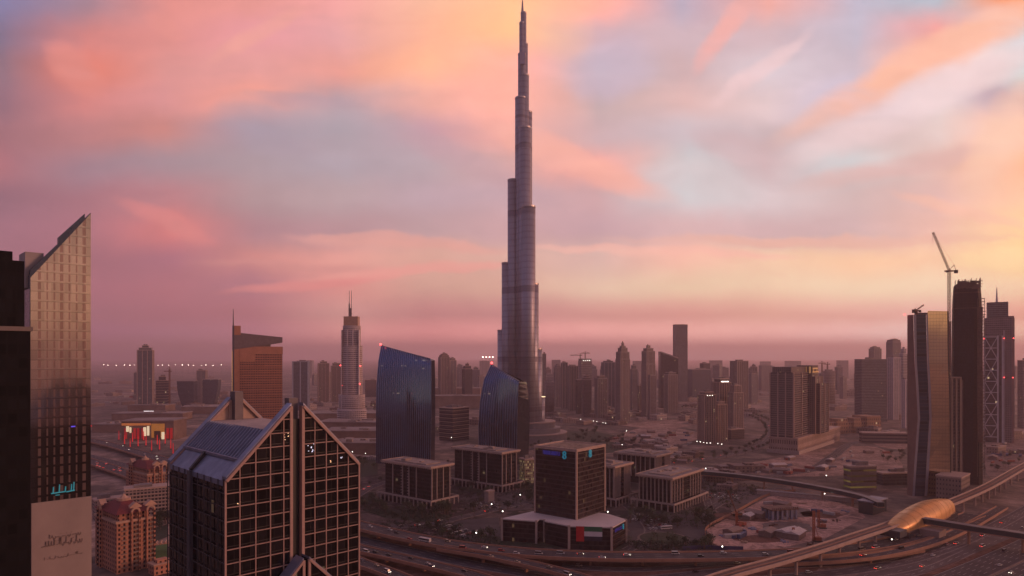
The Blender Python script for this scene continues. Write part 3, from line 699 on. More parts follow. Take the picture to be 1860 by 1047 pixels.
# ================================================================ the supertall tower
BKM = facade('silver_cladding', (.36, .34, .37), (.22, .21, .25), fl=4.0, bay=1.6, wx=.62, wz=.72, lit=.0, rough=.22, metal=.75, wrough=.38, wmetal=.6, dirt=.06, rnd=.12)
def bk_mat():
    m, q = base_mat('ribbed_silver_cladding')
    tt = q.n('ShaderNodeTexCoord'); X_, Y_, Z_ = q.sep(tt.outputs['Object'])
    an = q.m('ARCTAN2', Y_, X_)
    fin = q.m('LESS_THAN', q.m('FRACT', q.m('MULTIPLY', an, 5.1)), .34)
    fz = q.m('FRACT', q.m('DIVIDE', Z_, 11.0)); sp = q.m('LESS_THAN', fz, .25)
    mech = None
    for zc, hh in ((548, 5), (426, 5.5), (282, 5.5), (152, 5), (60, 4), (606, 3)):
        e = q.m('LESS_THAN', q.m('ABSOLUTE', q.m('SUBTRACT', Z_, float(zc))), float(hh)); mech = e if mech is None else q.m('MAXIMUM', mech, e)
    nz = q.noise(tt.outputs['Object'], .03, 4, .6)[0]
    c = q.mix(fin, (.28, .27, .33, 1), (.385, .37, .435, 1)); c = q.mix(q.m('MULTIPLY', sp, .42), c, (.20, .175, .205, 1)); c = q.mix(q.m('MULTIPLY', mech, .42), c, (.11, .092, .11, 1))
    c = q.v('SCALE', c, q.mapr(nz, .3, .7, .92, 1.08))
    b = q.n('ShaderNodeBsdfPrincipled'); q.put(b.inputs['Base Color'], c); b.inputs['Metallic'].default_value = .65
    q.put(b.inputs['Roughness'], q.m('ADD', .48, q.m('MULTIPLY', mech, .2)))
    q.put(q.n('ShaderNodeOutputMaterial').inputs[0], b.outputs[0]); return m
BK = bk_mat(); YB = 1284.0; sB = YB/F
t = thing('skyscraper', 'supertall silver tower stepping up to a needle spire, far taller than everything else', 'skyscraper', (XA(949, YB), YB, 0))
RIM = plain('tier_rim', (.42, .37, .38), .35, .6); SPK = plain('spire_steel', (.30, .24, .28), .35, .7)
# tubes: centre column in the photo, radius in photo px, top row, how far towards the camera (m)
tubes = [(951, 5.2, 24, 2), (948, 4.8, 43, 0), (953, 6, 80, 4), (948, 7.2, 100, 0), (952, 9, 138, 2), (946, 10.5, 180, 0), (957.5, 9.5, 202, 10), (953, 11.5, 238, -13),
         (932, 10, 327, 6), (959, 13, 381, -20), (921.5, 10.5, 477, 16), (966, 12, 518, -12), (912.5, 9.5, 600, 26), (974, 11, 634, -4), (980, 10, 722, 4), (985, 10, 772, 12), (941, 9, 327, 14), (948, 9, 381, 24)]
for cx_, r_, ty, off in tubes:
    Yt = YB+off; zt = ZA(ty, YB); rr = r_*sB
    m = MB(); n = 26
    ring = lambda z_, k: [(rr*k*math.cos(2*math.pi*i/n), rr*k*1.15*math.sin(2*math.pi*i/n), z_) for i in range(n)]
    m.loft([ring(0, 1), ring(zt, 1)]); m.smooth = True
    o = m.build('tube', BK, t, loc=((cx_-949)*sB, off, 0))
    m = MB(); m.loft([ring(zt-1.2, 1.03), ring(zt+1.6, 1.03)]); m.build('parapet', RIM, o)
m = MB(); m.loft([[(x_, y_, 0) for x_, y_ in ((-38,4),(-20,2),(20,2),(42,14),(30,30),(-30,34))], [(x_*.85, y_, ZA(636, YB)) for x_, y_ in ((-38,4),(-20,2),(20,2),(36,14),(30,30),(-30,34))]]); m.build('core_wing', BK, t)
m = MB().cyl(0, 0, ZA(24, YB), ZA(14, YB), 2.6, 10, 1.9); m.cyl(0, 0, ZA(14, YB), ZA(-3, YB), 1.9, 8, .6); m.cyl(.3, 0, ZA(-3, YB), ZA(-9, YB), .6, 6, .2); m.build('spire', SPK, t)
MB().box(-4.5, 4.5, -14, -10, ZA(122, YB), ZA(100, YB)).build('mast_frame', SPK, t)
for px_, py_, w_ in ((981, 721, 9), (988, 768.5, 8)):
    MB().cb((px_-949)*sB, -10, ZA(py_, YB), w_*2.1, 1.2, 1.4).build('lit_terrace', lamp_mat('terrace_glow', (1, .8, .45), 1.6), t)
# podium rings with paler cornice edges
m = MB()
for k, (r_, h_) in enumerate(((70, 14), (58, 24), (48, 34))): m.cyl(14, 10, 0, h_, r_, 30)
m.build('podium', plain('podium_stone', (.20, .17, .17), .6), t)
m = MB(); m.cyl(14, 10, 34, 36, 49, 30); m.cyl(14, 10, 14, 15.6, 71, 30); m.build('podium_cornice', PINKC, t)

# ================================================================ the two blue curved glass towers
def blue_mat(nm_, org):
    m, q = base_mat(nm_)
    tt = q.n('ShaderNodeTexCoord'); X_, Y_, Z_ = q.sep(tt.outputs['Object'])
    fz = q.m('FRACT', q.m('DIVIDE', Z_, 4.0)); fx_ = q.m('FRACT', q.m('DIVIDE', X_, 3.6))
    ln = q.m('LESS_THAN', fz, .10); iz = q.m('FLOOR', q.m('DIVIDE', Z_, 4.0)); ix = q.m('FLOOR', q.m('DIVIDE', X_, 3.6))
    wn_ = q.n('ShaderNodeTexWhiteNoise', noise_dimensions='2D'); q.put(wn_.inputs['Vector'], q.comb(ix, iz)); rv = wn_.outputs['Value']
    c = q.v('SCALE', (.06, .115, .235), q.mapr(rv, 0, 1, .9, 1.08)); c = q.mix(q.m('MULTIPLY', ln, .5), c, (.02, .03, .07, 1))
    b = q.n('ShaderNodeBsdfPrincipled'); q.put(b.inputs['Base Color'], c); b.inputs['Metallic'].default_value = .9; b.inputs['Roughness'].default_value = .10
    cl = q.noise(q.comb(q.m('MULTIPLY', X_, .03), 0.0, q.m('MULTIPLY', iz, .9)), 1.0, 1)[0]
    on = q.m('MULTIPLY', q.m('GREATER_THAN', rv, .62), q.m('MULTIPLY', q.m('GREATER_THAN', cl, .66), q.m('MULTIPLY', q.m('SUBTRACT', 1.0, ln), q.m('GREATER_THAN', fz, .55))))
    b.inputs['Emission Color'].default_value = (1, .75, .5, 1); q.put(b.inputs['Emission Strength'], q.m('MULTIPLY', on, q.mapr(rv, .6, 1, .03, .16)))
    q.put(q.n('ShaderNodeOutputMaterial').inputs[0], b.outputs[0]); return m
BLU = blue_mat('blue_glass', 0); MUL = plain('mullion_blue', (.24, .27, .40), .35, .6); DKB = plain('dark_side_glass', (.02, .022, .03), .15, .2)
def blue_tower(label, Y, outline, tl, tr, dep, nm_=30, bulge=5):
    """outline: rows (photo row, left column, front/side edge column, right column); tl/tr: rows of the top left and top right corners"""
    x0 = XA(outline[0][1], Y); t = thing('glass_tower', label, 'tower', (XA(900 if outline[0][1] > 800 else 735, Y), Y, 0)); ox = t.location.x
    NS = 20; rings = []; srings = []; o2 = []
    for (r0, *c0), (r1, *c1) in zip(outline[:-1], outline[1:]):
        n_ = max(1, int((r1-r0)/9))
        for k in range(n_): o2.append((r0+(r1-r0)*k/n_, *[p+(q_-p)*k/n_ for p, q_ in zip(c0, c1)]))
    outline = o2+[outline[-1]]
    zl, zr = ZA(tl, Y), ZA(tr, Y); ytop = outline[0][0]
    for row, a, e, r_ in outline:
        xa, xe, xr = XA(a, Y)-ox, XA(e, Y)-ox, XA(r_, Y)-ox
        ring = []
        for k in range(NS+1):
            u_ = k/NS; x_ = xa+(xe-xa)*u_; lean = .00088*max(0, ZA(row, Y)-62)**2
            zz = ZA(row, Y) if row != ytop else zl+(zr-zl)*u_
            if row != ytop: zz = min(zz, zl+(zr-zl)*u_-.05*(k+1)-.4*(row-ytop)/9)
            ring.append((x_, -bulge*math.sin(math.pi*u_)+lean, zz))
        rings.append(ring); tz = ring[-1][2]; tz0 = ring[0][2]
        srings.append([(xe, lean, tz), (xr, dep, tz-(3 if row == ytop else 0)), (xa+3, dep, tz0-(3 if row == ytop else 0)), (xa, lean, tz0)])
    n = NS+1; vs = [p for r_ in rings for p in r_]; m = MB(); m.add(vs, [(k*n+i, k*n+i+1, (k+1)*n+i+1, (k+1)*n+i) for k in range(len(rings)-1) for i in range(NS)])
    o = m.build('glass_front', BLU, t)
    for p in o.data.polygons: p.use_smooth = True
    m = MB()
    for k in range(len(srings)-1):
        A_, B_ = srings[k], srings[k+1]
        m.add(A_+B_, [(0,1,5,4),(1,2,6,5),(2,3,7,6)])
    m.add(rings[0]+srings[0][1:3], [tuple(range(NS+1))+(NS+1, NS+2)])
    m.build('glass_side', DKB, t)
    m = MB()
    for j in range(nm_+1):
        u_ = j/nm_; f = u_*NS; i = min(int(f), NS-1); w_ = f-i
        pts = [Vector(r_[i]).lerp(Vector(r_[i+1]), w_)+Vector((0, -.25, 0)) for r_ in rings]
        for a, b_ in zip(pts[:-1], pts[1:]): m.bar(a, b_, .42)
    m.build('mullion', MUL, t)
    m = MB(); tp = [Vector(p)+Vector((0, -.2, .3)) for p in rings[0]]
    for a, b_ in zip(tp[:-1], tp[1:]): m.bar(a, b_, .9)
    m.build('roof_rim', MUL, t)
    MB().sphere((rings[0][0][0]+1, 0, zl+1.8), 1.7, 6).build('beacon', L_RED, t)
    return t
blue_tower('blue curved glass tower with a roof sloping down to the right, left of the pair', 1000, [(628, 690, 780, 784), (655, 686, 782, 786), (700, 683.5, 783, 787), (760, 683, 783, 787), (843, 683, 782, 786)], 628, 652, 26, 27)
blue_tower('blue curved glass tower with a curved sloping top, right of the pair beside the supertall', 985, [(663, 892, 943, 952), (690, 879, 942, 957), (730, 872, 940, 962), (775, 869, 939, 963), (845, 871, 938, 961)], 662, 693, 34, 16, 7)

# ================================================================ flat roofed stone and glass blocks
EG = facade('block_glass', (.016, .012, .013), (.014, .012, .013), fl=4.2, bay=3.2, wx=.9, wz=.62, lit=.006, ls=.12, rough=.15, wrough=.6, spec=.2)
PORCH = plain('arcade_stone', (.36, .27, .245), .8, vs=.4)
def square_block(label, pc, pl, pr, Y, top, fins='few', rz=51, group=None, extra=0, ov=3.6, arcade=True):
    O_, A, B = solve_corner(pc, pl, pr, Y, rz); H = ZA(top, Y)
    t = thing('office_block', label, 'office building', O_, R(rz), group)
    MB().box(0, A, 0, B, 0, H-2).build('glass_wall', EG, t)
    m = MB().box(-ov, A+ov, -ov, B+ov, H-1.6, H-.4); m.box(-ov, A+ov, -ov, -ov+1, H-.4, H+.5); m.box(-ov, A+ov, B+ov-1, B+ov, H-.4, H+.5); m.box(-ov, -ov+1, -ov+1, B+ov-1, H-.4, H+.5); m.box(A+ov-1, A+ov, -ov+1, B+ov-1, H-.4, H+.5)
    m.build('roof_slab', PINKC, t)
    MB().box(-ov+1.05, A+ov-1.05, -ov+1.05, B+ov-1.05, H-.38, H-.1).build('roof_surface', ROOFG, t)
    m = MB()
    for k in range(int((A+2*ov)/3.4)): m.box(-ov+1.2+3.4*k, -ov+2.0+3.4*k, -ov-.02, 0, H-2.5, H-1.62)
    for k in range(int((B+2*ov)/3.4)): m.box(-ov-.02, 0, -ov+1.2+3.4*k, -ov+2.0+3.4*k, H-2.5, H-1.62)
    m.build('eaves_bracket', PINKC, t)
    m = MB(); rr = random.Random(int(pc))
    m.box(A*.12, A*.88, B*.15, B*.85, H-.1, H+1.1)
    for k in range(5): m.cb(A*rr.uniform(.25, .75), B*rr.uniform(.25, .75), H+1.1+.01*k, rr.uniform(3, 7), rr.uniform(3, 6), rr.uniform(1, 2.4))
    m.build_each('roof_plant', ROOFT, t)
    m = MB(); w = .9
    if fins == 'few':
        fa = [.02, .28, .62, .97]; fb = [.30, .46, .60, .82]
        for f_ in fa: m.box(A*f_-w/2, A*f_+w/2, -1.1, 0, 8, H-2.4)
        for f_ in fb: m.box(-1.1, 0, B*f_-w/2, B*f_+w/2, 8, H-2.4)
        # laddered stair strips on the left face
        for f_ in (.46, .60):
            z_ = 10
            while z_ < H-4:
                m.box(-1.3, -.05, B*f_+.46, B*f_+2.2, z_, z_+.7); z_ += 3.0
    else:
        for f_ in [k/11 for k in range(12)]:
            if not .42 < f_ < .60: m.box(A*f_-w/2, A*f_+w/2, -1.2, 0, 8, H-2.4)
        for f_ in [k/8 for k in range(9)]: m.box(-1.2, 0, B*f_-w/2, B*f_+w/2, 8, H-2.4)
    m.build_each('stone_fin', PORCH, t)
    if arcade:
        e = 7.0; hh = 9.0; m = MB()
        m.box(-e, A+e, -e, -e+1.3, hh-1.8, hh); m.box(-e, -e+1.3, -e+1.3, B+e, hh-1.8, hh); m.box(A+e-1.3, A+e, -e+1.3, B*.5, hh-1.8, hh)
        m.build('arcade_beam', PORCH, t)
        m = MB(); n = max(3, int((A+2*e)/6.2))
        for k in range(n+1):
            a = -e+(A+2*e-1.1)*k/n; m.box(a, a+1.1, -e+.1, -e+1.2, 0, hh-1.8)
        n = max(3, int((B+2*e)/6.2))
        for k in range(1, n+1):
            a = -e+(B+2*e-1.1)*k/n; m.box(-e+.1, -e+1.2, a, a+1.1, 0, hh-1.8)
        m.build_each('arcade_column', PORCH, t)
        MB().box(-e+2, 0, -e+2, B, 0, 5).build('shop_front', EG, t)
    return t
GRP = 'flat roofed stone and glass office blocks'
square_block('flat roofed dark office block with laddered stone strips, in front of the left blue tower', 783, 700, 817, 705, 848, group=GRP)
square_block('flat roofed dark office block with stone strips, in front of the right blue tower', 911, 826, 938, 790, 822, group=GRP)
square_block('narrow colonnaded office block partly hidden by the dark tower with the blue sign', 1115, 1062, 1143, 715, 847, 'many', group=GRP)
square_block('colonnaded office block ringed with pale vertical fins, right of the others and nearest', 1219, 1162, 1271, 690, 868, 'many', group=GRP)
square_block('colonnaded flat roofed office block farthest back of the finned pair', 1190, 1122, 1216, 830, 828, 'many', group=GRP, arcade=False)
t, *_ = tower('office_block', 'small beige block with yellow lit windows left of the dark tower with the blue sign', 'building', 943, 975, 833, 840, facade('lit_beige', (.34, .26, .20), (.14, .10, .06), fl=3.6, bay=2.6, wx=.7, wz=.6, lit=.75, litc=(1, .72, .34), ls=.22), rz=30)
t, *_ = tower('office_block', 'dark banded box of a building seen between the two blue towers', 'building', 798, 852, 740, 1270, facade('dark_bands', (.10, .075, .072), (.04, .035, .035), fl=3.6, bay=60, wx=1, wz=.5, lit=0), rz=51, ratio=.8, bands=7)
t, *_ = tower('gate_house', 'small pale pavilion between the two nearest flat roofed blocks', 'building', 880, 898, 892, 735, PORCH, rz=51, ratio=.6, plant=False)

# dark tower with blue sign, on its white roofed podium
Yf = 572.0; O_, A, B = solve_corner(1047, 972, 1098, Yf, 51); HP = 19.0; HT = ZA(818, Yf)
t = thing('office_tower', 'square dark brown glass tower with a blue sign, rising from a white roofed podium', 'tower', O_, R(51))
FT = facade('brown_glass', (.038, .026, .026), (.030, .021, .022), fl=3.9, bay=2.0, wx=1.0, wz=.8, lit=.02, litc=(1, .6, .3), ls=.07, rough=.10, wrough=.5, tilt=.01)
MB().box(0, A, 0, B, HP-.5, HT-1).build('glass_wall', FT, t)
m = MB(); w = 1.0
for x_, y_ in ((0, 0), (A, 0), (0, B), (A, B)): m.box(x_-w/2-.2, x_+w/2+.2, y_-w/2-.2, y_+w/2+.2, HP-.4, HT+.2)
m.build_each('corner_pier', PINKC, t)
m = MB().box(-.9, A+.9, -.9, .4, HT-1.6, HT+.8); m.box(-.9, .4, .4, B+.9, HT-1.6, HT+.8); m.box(A-.4, A+.9, .4, B+.9, HT-1.6, HT+.8); m.box(.4, A-.4, B-.4, B+.9, HT-1.6, HT+.8); m.build('roof_frame', PINKC, t)
MB().box(.4, A-.4, .4, B-.4, HT-1, HT-.3).build('roof_surface', ROOFT, t)
m = MB()
for k in range(7): m.box(A*.1, A*.9, B*(.1+.12*k), B*(.1+.12*k)+.6, HT-.3, HT+.5)
m.build('roof_beam', ROOFG, t)
m = MB()
for k in range(int((HT-HP)/3.9)): m.box(-.14, -.0, 1, B-1, HP+3.9*k, HP+3.9*k+.5); m.box(1, A-1, -.14, 0, HP+3.9*k, HP+3.9*k+.5)
m.build('floor_line', plain('floor_line_bronze', (.034, .024, .024), .5), t)
BLS = lamp_mat('sign_blue', (.05, .05, .42), .10); TEAL = lamp_mat('sign_teal', (.02, .36, .50), .2)
def glyph(mb, put, c0, z0, s):
    # figure-eight shaped emblem
    for cz, r_ in ((z0+s*.27, s*.24), (z0+s*.75, s*.22)):
        for k in range(10):
            a0, a1 = 2*math.pi*k/10, 2*math.pi*(k+1)/10
            mb.bar(put(c0+r_*math.cos(a0), cz+r_*math.sin(a0)), put(c0+r_*math.cos(a1), cz+r_*math.sin(a1)), s*.16)
def letters(mb, put, a0, a1, z0, hgt, n, seed):
    rr = random.Random(seed); w_ = (a1-a0)/n
    for k in range(n):
        a = a0+w_*k; ty = rr.randint(0, 3)
        mb.bar(put(a+w_*.15, z0), put(a+w_*.15, z0+hgt), hgt*.22)
        if ty != 1: mb.bar(put(a+w_*.15, z0+hgt*.95), put(a+w_*.75, z0+hgt*.95), hgt*.2)
        if ty != 2: mb.bar(put(a+w_*.15, z0+.1), put(a+w_*.75, z0+.1), hgt*.2)
        if ty in (0, 3): mb.bar(put(a+w_*.75, z0), put(a+w_*.75, z0+hgt), hgt*.22)
        if ty == 2: mb.bar(put(a+w_*.15, z0+hgt*.5), put(a+w_*.7, z0+hgt*.5), hgt*.2)
sg = thing('illuminated_sign', 'blue lit lettering with a turquoise emblem along the top of the square dark tower', 'sign', O_, R(51))
putL = lambda a, z_: (-.8, a, z_); putR = lambda a, z_: (a, -.8, z_)
m = MB(); letters(m, putL, B*.38, B*.80, HT-6.0, 3.0, 11, 4); m.build('letters', BLS, sg)
m = MB().box(-.5, -.3, B*.36, B*.82, HT-6.6, HT-2.4); m.build('backing', plain('sign_backing_blue', (.02, .016, .08), .4), sg)
m = MB(); glyph(m, putL, B*.27, HT-8.3, 6.2); m.build('emblem', TEAL, sg)
sg2 = thing('illuminated_emblem', 'turquoise lit emblem alone on the right face of the square dark tower', 'sign', O_, R(51))
m = MB(); glyph(m, putR, A*.45, HT-8.0, 6.2); m.build('emblem', TEAL, sg2)
pd = thing('podium_building', 'low podium of dark glass with white roof and pale piers under the square dark tower', 'building', (0, 0, 0))
cr = [(911, 942), (976, 946.5), (980, 943), (988, 943.5), (990, 946.5), (1035, 955.5), (1112, 958), (1138, 944), (1106, 934), (1060, 927), (972, 928)]
pts = [G(a, b_, HP) for a, b_ in cr]
MB().prism([(p.x, p.y) for p in pts], 0, HP-1).build('glass_wall', FT, pd)
MB().prism([(p.x, p.y) for p in pts], HP-.99, HP).build('roof', plain('white_membrane', (.55, .47, .46), .75, vs=.05, var=.08), pd)
def at_wall(i, f): return pts[i].lerp(pts[i+1], f)
m = MB()
for i, f in ((0, .01), (0, .97), (3, .3), (4, .97), (5, .985), (6, .97)):
    p = at_wall(i, f); m.cb(p.x, p.y, 0, 1.9, 1.9, HP+.35)
m.build_each('stone_pier', PORCH, pd)
fl_ = thing('flag', 'giant national flag of red, green, white and black hung on the podium wall', 'flag', (0, 0, 0))
def wall_quad(x0, x1, z0, z1, mt, nm_, out=.5):
    a, b_ = G(x0, 957, HP), G(x1, 957, HP); W0, W1 = pts[5], pts[6]; dr = (W1-W0).normalized(); nr = Vector((dr.y, -dr.x, 0))
    def on(px_):   # where the ray in that column meets the wall plane
        u_ = (px_-CX)/F; k_ = (u_*W0.y-W0.x)/(dr.x-u_*dr.y); return W0+dr*k_
    p, q_ = on(x0)+nr*out, on(x1)+nr*out; mm = MB()
    mm.add([(p.x,p.y,z0),(q_.x,q_.y,z0),(q_.x,q_.y,z1),(p.x,p.y,z1)]+[(p.x-nr.x*.25,p.y-nr.y*.25,z0),(q_.x-nr.x*.25,q_.y-nr.y*.25,z0),(q_.x-nr.x*.25,q_.y-nr.y*.25,z1),(p.x-nr.x*.25,p.y-nr.y*.25,z1)], [(0,1,2,3),(7,6,5,4),(0,4,5,1),(1,5,6,2),(2,6,7,3),(3,7,4,0)])
    mm.build(nm_, mt, fl_)
zf0, zf1 = ZA(985, 548), ZA(958, 548); hf = (zf1-zf0)
wall_quad(1046.5, 1061, zf0-.1, zf1, plain('flag_red', (.45, .01, .015), .7), 'red_stripe')
wall_quad(1061.2, 1094, zf0+hf*.68, zf1, plain('flag_green', (.01, .11, .055), .7), 'green_stripe')
wall_quad(1061.2, 1094, zf0+hf*.35, zf0+hf*.675, plain('flag_white', (.55, .5, .55), .7), 'white_stripe')
wall_quad(1061.2, 1094, zf0+hf*.04, zf0+hf*.345, plain('flag_black', (.012, .012, .035), .7), 'black_stripe')
ps = thing('illuminated_sign', 'short blue lit lettering with turquoise emblem on the right end of the podium', 'sign', (0, 0, 0))
W0, W1 = pts[6], pts[7]; dr = (W1-W0).normalized(); nr = Vector((dr.y, -dr.x, 0)); L_ = (W1-W0).length
putP = lambda a, z_: tuple(W0+dr*a+nr*.6+Vector((0, 0, z_-HP)))
m = MB(); letters(m, putP, L_*.15, L_*.6, HP-5, 2.2, 6, 9); m.build('letters', BLS, ps); m = MB(); glyph(m, putP, L_*.72, HP-6, 4); m.build('emblem', TEAL, ps)

# ================================================================ towers of the middle distance and the skyline
BEI = facade('beige_flats', (.26, .20, .185), (.05, .04, .04), fl=3.5, bay=3.4, wx=.5, wz=.55, lit=.014, ls=.7, rough=.3)
BRN = facade('brown_flats', (.17, .125, .12), (.035, .03, .03), fl=3.5, bay=3.0, wx=.55, wz=.55, lit=.014, ls=.7, rough=.3)
GRY = facade('grey_flats', (.19, .165, .18), (.05, .05, .055), fl=3.6, bay=3.0, wx=.6, wz=.55, lit=.014, ls=.7, rough=.3)
BGL = facade('bluegrey_glass', (.13, .13, .15), (.06, .07, .10), fl=3.8, bay=2.4, wx=.85, wz=.7, lit=.003, ls=.8, rough=.18, metal=.4)
WHT = facade('white_flats', (.42, .36, .37), (.07, .07, .08), fl=3.4, bay=3.6, wx=.55, wz=.5, lit=0, rough=.3)
DRK = facade('dark_glass_tower', (.07, .06, .065), (.035, .035, .045), fl=3.8, bay=2.6, wx=.9, wz=.75, lit=.004, ls=.7, rough=.15)
ORG = facade('terracotta_flats', (.32, .135, .085), (.035, .022, .022), fl=3.75, bay=2.55, wx=.62, wz=.52, lit=0, rough=.3)
TRIM2 = plain('buff_trim', (.33, .26, .25), .8, vs=.4)
LIGHTB = plain('pale_balcony', (.60, .50, .51), .7)

# orange-brown hotel with the mast
Y0 = 1060.0; O_, A, B = solve_corner(426, 417, 513, Y0, 20); A_, B_ = A, 40
H1 = ZA(632, Y0); t = thing('hotel_tower', 'terracotta hotel slab with a raked grey top and a thin mast on its left edge', 'tower', O_, R(20))
MB().box(0, A, 0, B_, 0, H1).build('wall', ORG, t)
PLO = plain('terracotta_plain', (.40, .17, .10), .7, vs=.1)
MB().box(-.5, A*.10, -1.0, -.02, 0, H1).build('side_band', PLO, t)
MB().box(A*.11, A*.42, -.8, -.02, H1-22, H1+2).build('upper_band', PLO, t)
m = MB().box(A*.42, A+.4, -.8, -.02, H1-10, H1+2); m.box(A, A+.6, -.8, B_, H1-10, H1+2); m.build('upper_band', PLO, t)
zt0, zt1 = ZA(604, Y0), ZA(613, Y0+A*.34)
m = MB().prism([(-.5,-1.2),(A,-1.2),(A,B_),(-.5,B_)], [H1-3, H1+9, H1+9, H1-3], [zt0, zt1, zt1, zt0]); m.build('raked_top', plain('grey_louvre', (.17, .125, .125), .6, .2, vs=.3), t)
m = MB().box(-3.2, -.4, -1.6, 4, 0, ZA(592, Y0)); m.build('fin', plain('navy_panel', (.05, .05, .075), .4), t)
MB().box(-.4, 9, -1.4, 0, zt0-4, ZA(592, Y0)).build('fin_head', PLO, t)
MB().box(-3.5, -3.25, -1.8, -1.6, ZA(760, Y0), ZA(637, Y0)).build('light_strip', lamp_mat('strip_gold', (1, .5, .12), .9), t)
MB().cyl(-1.8, 0, ZA(592, Y0), ZA(562, Y0), .9, 6, .4).build('mast', DARKM, t)
MB().box(A*.2, A*.75, 6, B_-6, H1-2, H1+6).build_each('roof_plant', ROOFG, t)
m = MB(); k = 6.0
while k < H1-24: m.box(A*.11, A-.5, -.7, -.02, k, k+.5); k += 7.5
m.build('sunshade', PLO, t)

# stepped hotel tower with twin antennas
Ya = 1600.0; t = thing('hotel_tower', 'slender stepped pinkish tower with white balcony rings and twin antennas', 'tower', (XA(639, Ya), Ya, 0))
k1 = Ya/F
def ell(a, b_, z_, n=30): return [(a*math.cos(2*math.pi*i/n), b_*math.sin(2*math.pi*i/n), z_) for i in range(n)]
m = MB(); rings = MB()
for hw, r0, r1 in ((26, 770, 742), (23.5, 742, 717), (19, 717, 628), (16, 628, 592), (12.5, 592, 576)):
    z0, z1 = ZA(r0, Ya), ZA(r1, Ya)
    m.loft([ell(hw*k1, hw*k1*.7, z0), ell(hw*k1, hw*k1*.7, z1)])
    zz = z0+3
    while zz < z1-1 and hw > 13: rings.loft([ell(hw*k1+1.1, hw*k1*.7+1.1, zz), ell(hw*k1+1.1, hw*k1*.7+1.1, zz+1.3)]); zz += 4.6
m.smooth = True; m.build('wall', facade('hotel_rose', (.48, .38, .38), (.06, .045, .05), fl=4.6, bay=4, wx=.7, wz=.6, lit=.004, rough=.3), t); rings.build('balcony_ring', LIGHTB, t)
m = MB()
for a in (-17.5, -6, 5, 17): m.box(a*k1*.9-.9, a*k1*.9+.9, -16*k1*.8, -4, 0, ZA(600, Ya))
m.build('pier', LIGHTB, t)
MB().box(-12.7*k1, 12.7*k1, -9*k1, 8*k1, ZA(592, Ya), ZA(575.5, Ya)).build('crown', plain('crown_copper', (.42, .24, .16), .45, .3), t)
m = MB().box(-5.5*k1, -3.6*k1, -2, 2, ZA(576, Ya), ZA(552, Ya)); m.box(-3.4*k1, -.5*k1, -2, 2, ZA(576, Ya), ZA(560, Ya)); m.build('spire_base', GRY, t)
for a in (-4.4, -.6): MB().cyl(a*k1, 0, ZA(576, Ya), ZA(528, Ya), .9, 6, .5).build('antenna', STEEL, t)
for a, r_ in ((-18, 664), (18, 665), (-16, 700), (17, 697)): MB().sphere((a*k1, -13*k1*.8, ZA(r_, Ya)), 1.6, 5).build('warning_light', L_RED, t)

T = tower
# left of the supertall
T('office_tower', 'blue-grey tower with stepped rounded crown standing alone on the far left plain', 'tower', 249, 280, 628, 2000, BGL, rz=20, ratio=.7, tiers=[(.93, 1, 1), (.965, .8, .8), (1.0, .4, .5)], bands=0, fins=3, finw=1.2)
T('unfinished_tower', 'short dark unfinished tower right of the lone blue-grey tower', 'tower', 283, 307, 684, 2050, DRK, rz=15, tiers=[(.88, 1, 1), (1, .55, .6)], bands=8)
T('office_tower', 'hazy slim block just left of the lone blue-grey tower', 'tower', 243, 251, 677, 2500, GRY)
def flared(label, pl, pr, top, Y, mir):
    w = (pr-pl)*Y/F; H = ZA(top, Y); t = thing('office_building', label, 'building', (XA((pl+pr)/2, Y), Y, 0)); m = MB(); rings = []
    for k in range(9):
        f_ = k/8; c = .34*(1-f_)**2; a, b_ = (-w/2+c*w, w/2) if mir else (-w/2, w/2-c*w)
        rings.append([(a, 0, H*f_), (b_, 0, H*f_), (b_, 24, H*f_), (a, 24, H*f_)])
    m.loft(rings); m.build('wall', BGL, t); MB().box(-w/2-.8, w/2+.8, -.8, 24.8, H, H+2.2).build('roof', TRIM2, t)
flared('low glass building with a curved foot, left of its twin on the left plain', 321, 352, 693, 2150, True)
flared('low glass building with a curved foot, right of its twin on the left plain', 368, 396, 690, 2150, False)
T('office_tower', 'dull slab rising behind the pair of curve-footed buildings', 'tower', 357, 377, 673, 2250, GRY, rz=10, fins=2)
T('apartment_tower', 'pale blue slab with white corners just right of the terracotta hotel', 'tower', 531, 563, 657, 2000, BGL, rz=8, ratio=.6, fins=2, finw=3.0, fmat=plain('pale_blue_panel', (.30, .31, .38), .6))
T('apartment_tower', 'brown tower with a small lit crown, second to the right of the terracotta hotel', 'tower', 577, 598, 657, 2250, BRN, rz=20, tiers=[(.96, 1, 1), (1, .6, .7)], fins=3)
T('apartment_tower', 'hazy brown tower directly left of the slender stepped tower', 'tower', 601, 621, 660, 2400, BRN, rz=20, fins=2, tiers=[(.93, 1, 1), (1, .7, 1)])
T('apartment_tower', 'brown tower with curved top, taller half of the pair between the blue towers', 'tower', 796, 817, 643, 2500, BRN, rz=25, ratio=.9, tiers=[(.93, 1, 1), (.97, .8, 1), (1, .5, 1)], fins=3)
T('apartment_tower', 'brown tower, lower right half of the curved pair between the blue towers', 'tower', 814, 829, 651, 2540, GRY, rz=25, ratio=.9, tiers=[(.95, 1, 1), (1, .65, 1)], fins=2)
T('apartment_tower', 'hazy pointed tower left of the right blue tower', 'tower', 839, 858, 661, 2500, DRK, rz=30, tiers=[(.86, 1, 1), (.94, .75, .75), (1, .35, .35)])
T('apartment_tower', 'faint grey tower squeezed beside the right blue tower', 'tower', 857, 872, 668, 2800, GRY, tiers=[(.93, 1, 1), (1, .6, .6)])
T('apartment_block', 'faint square block behind the two blue towers', 'building', 663, 684, 690, 2700, BRN, rz=10)
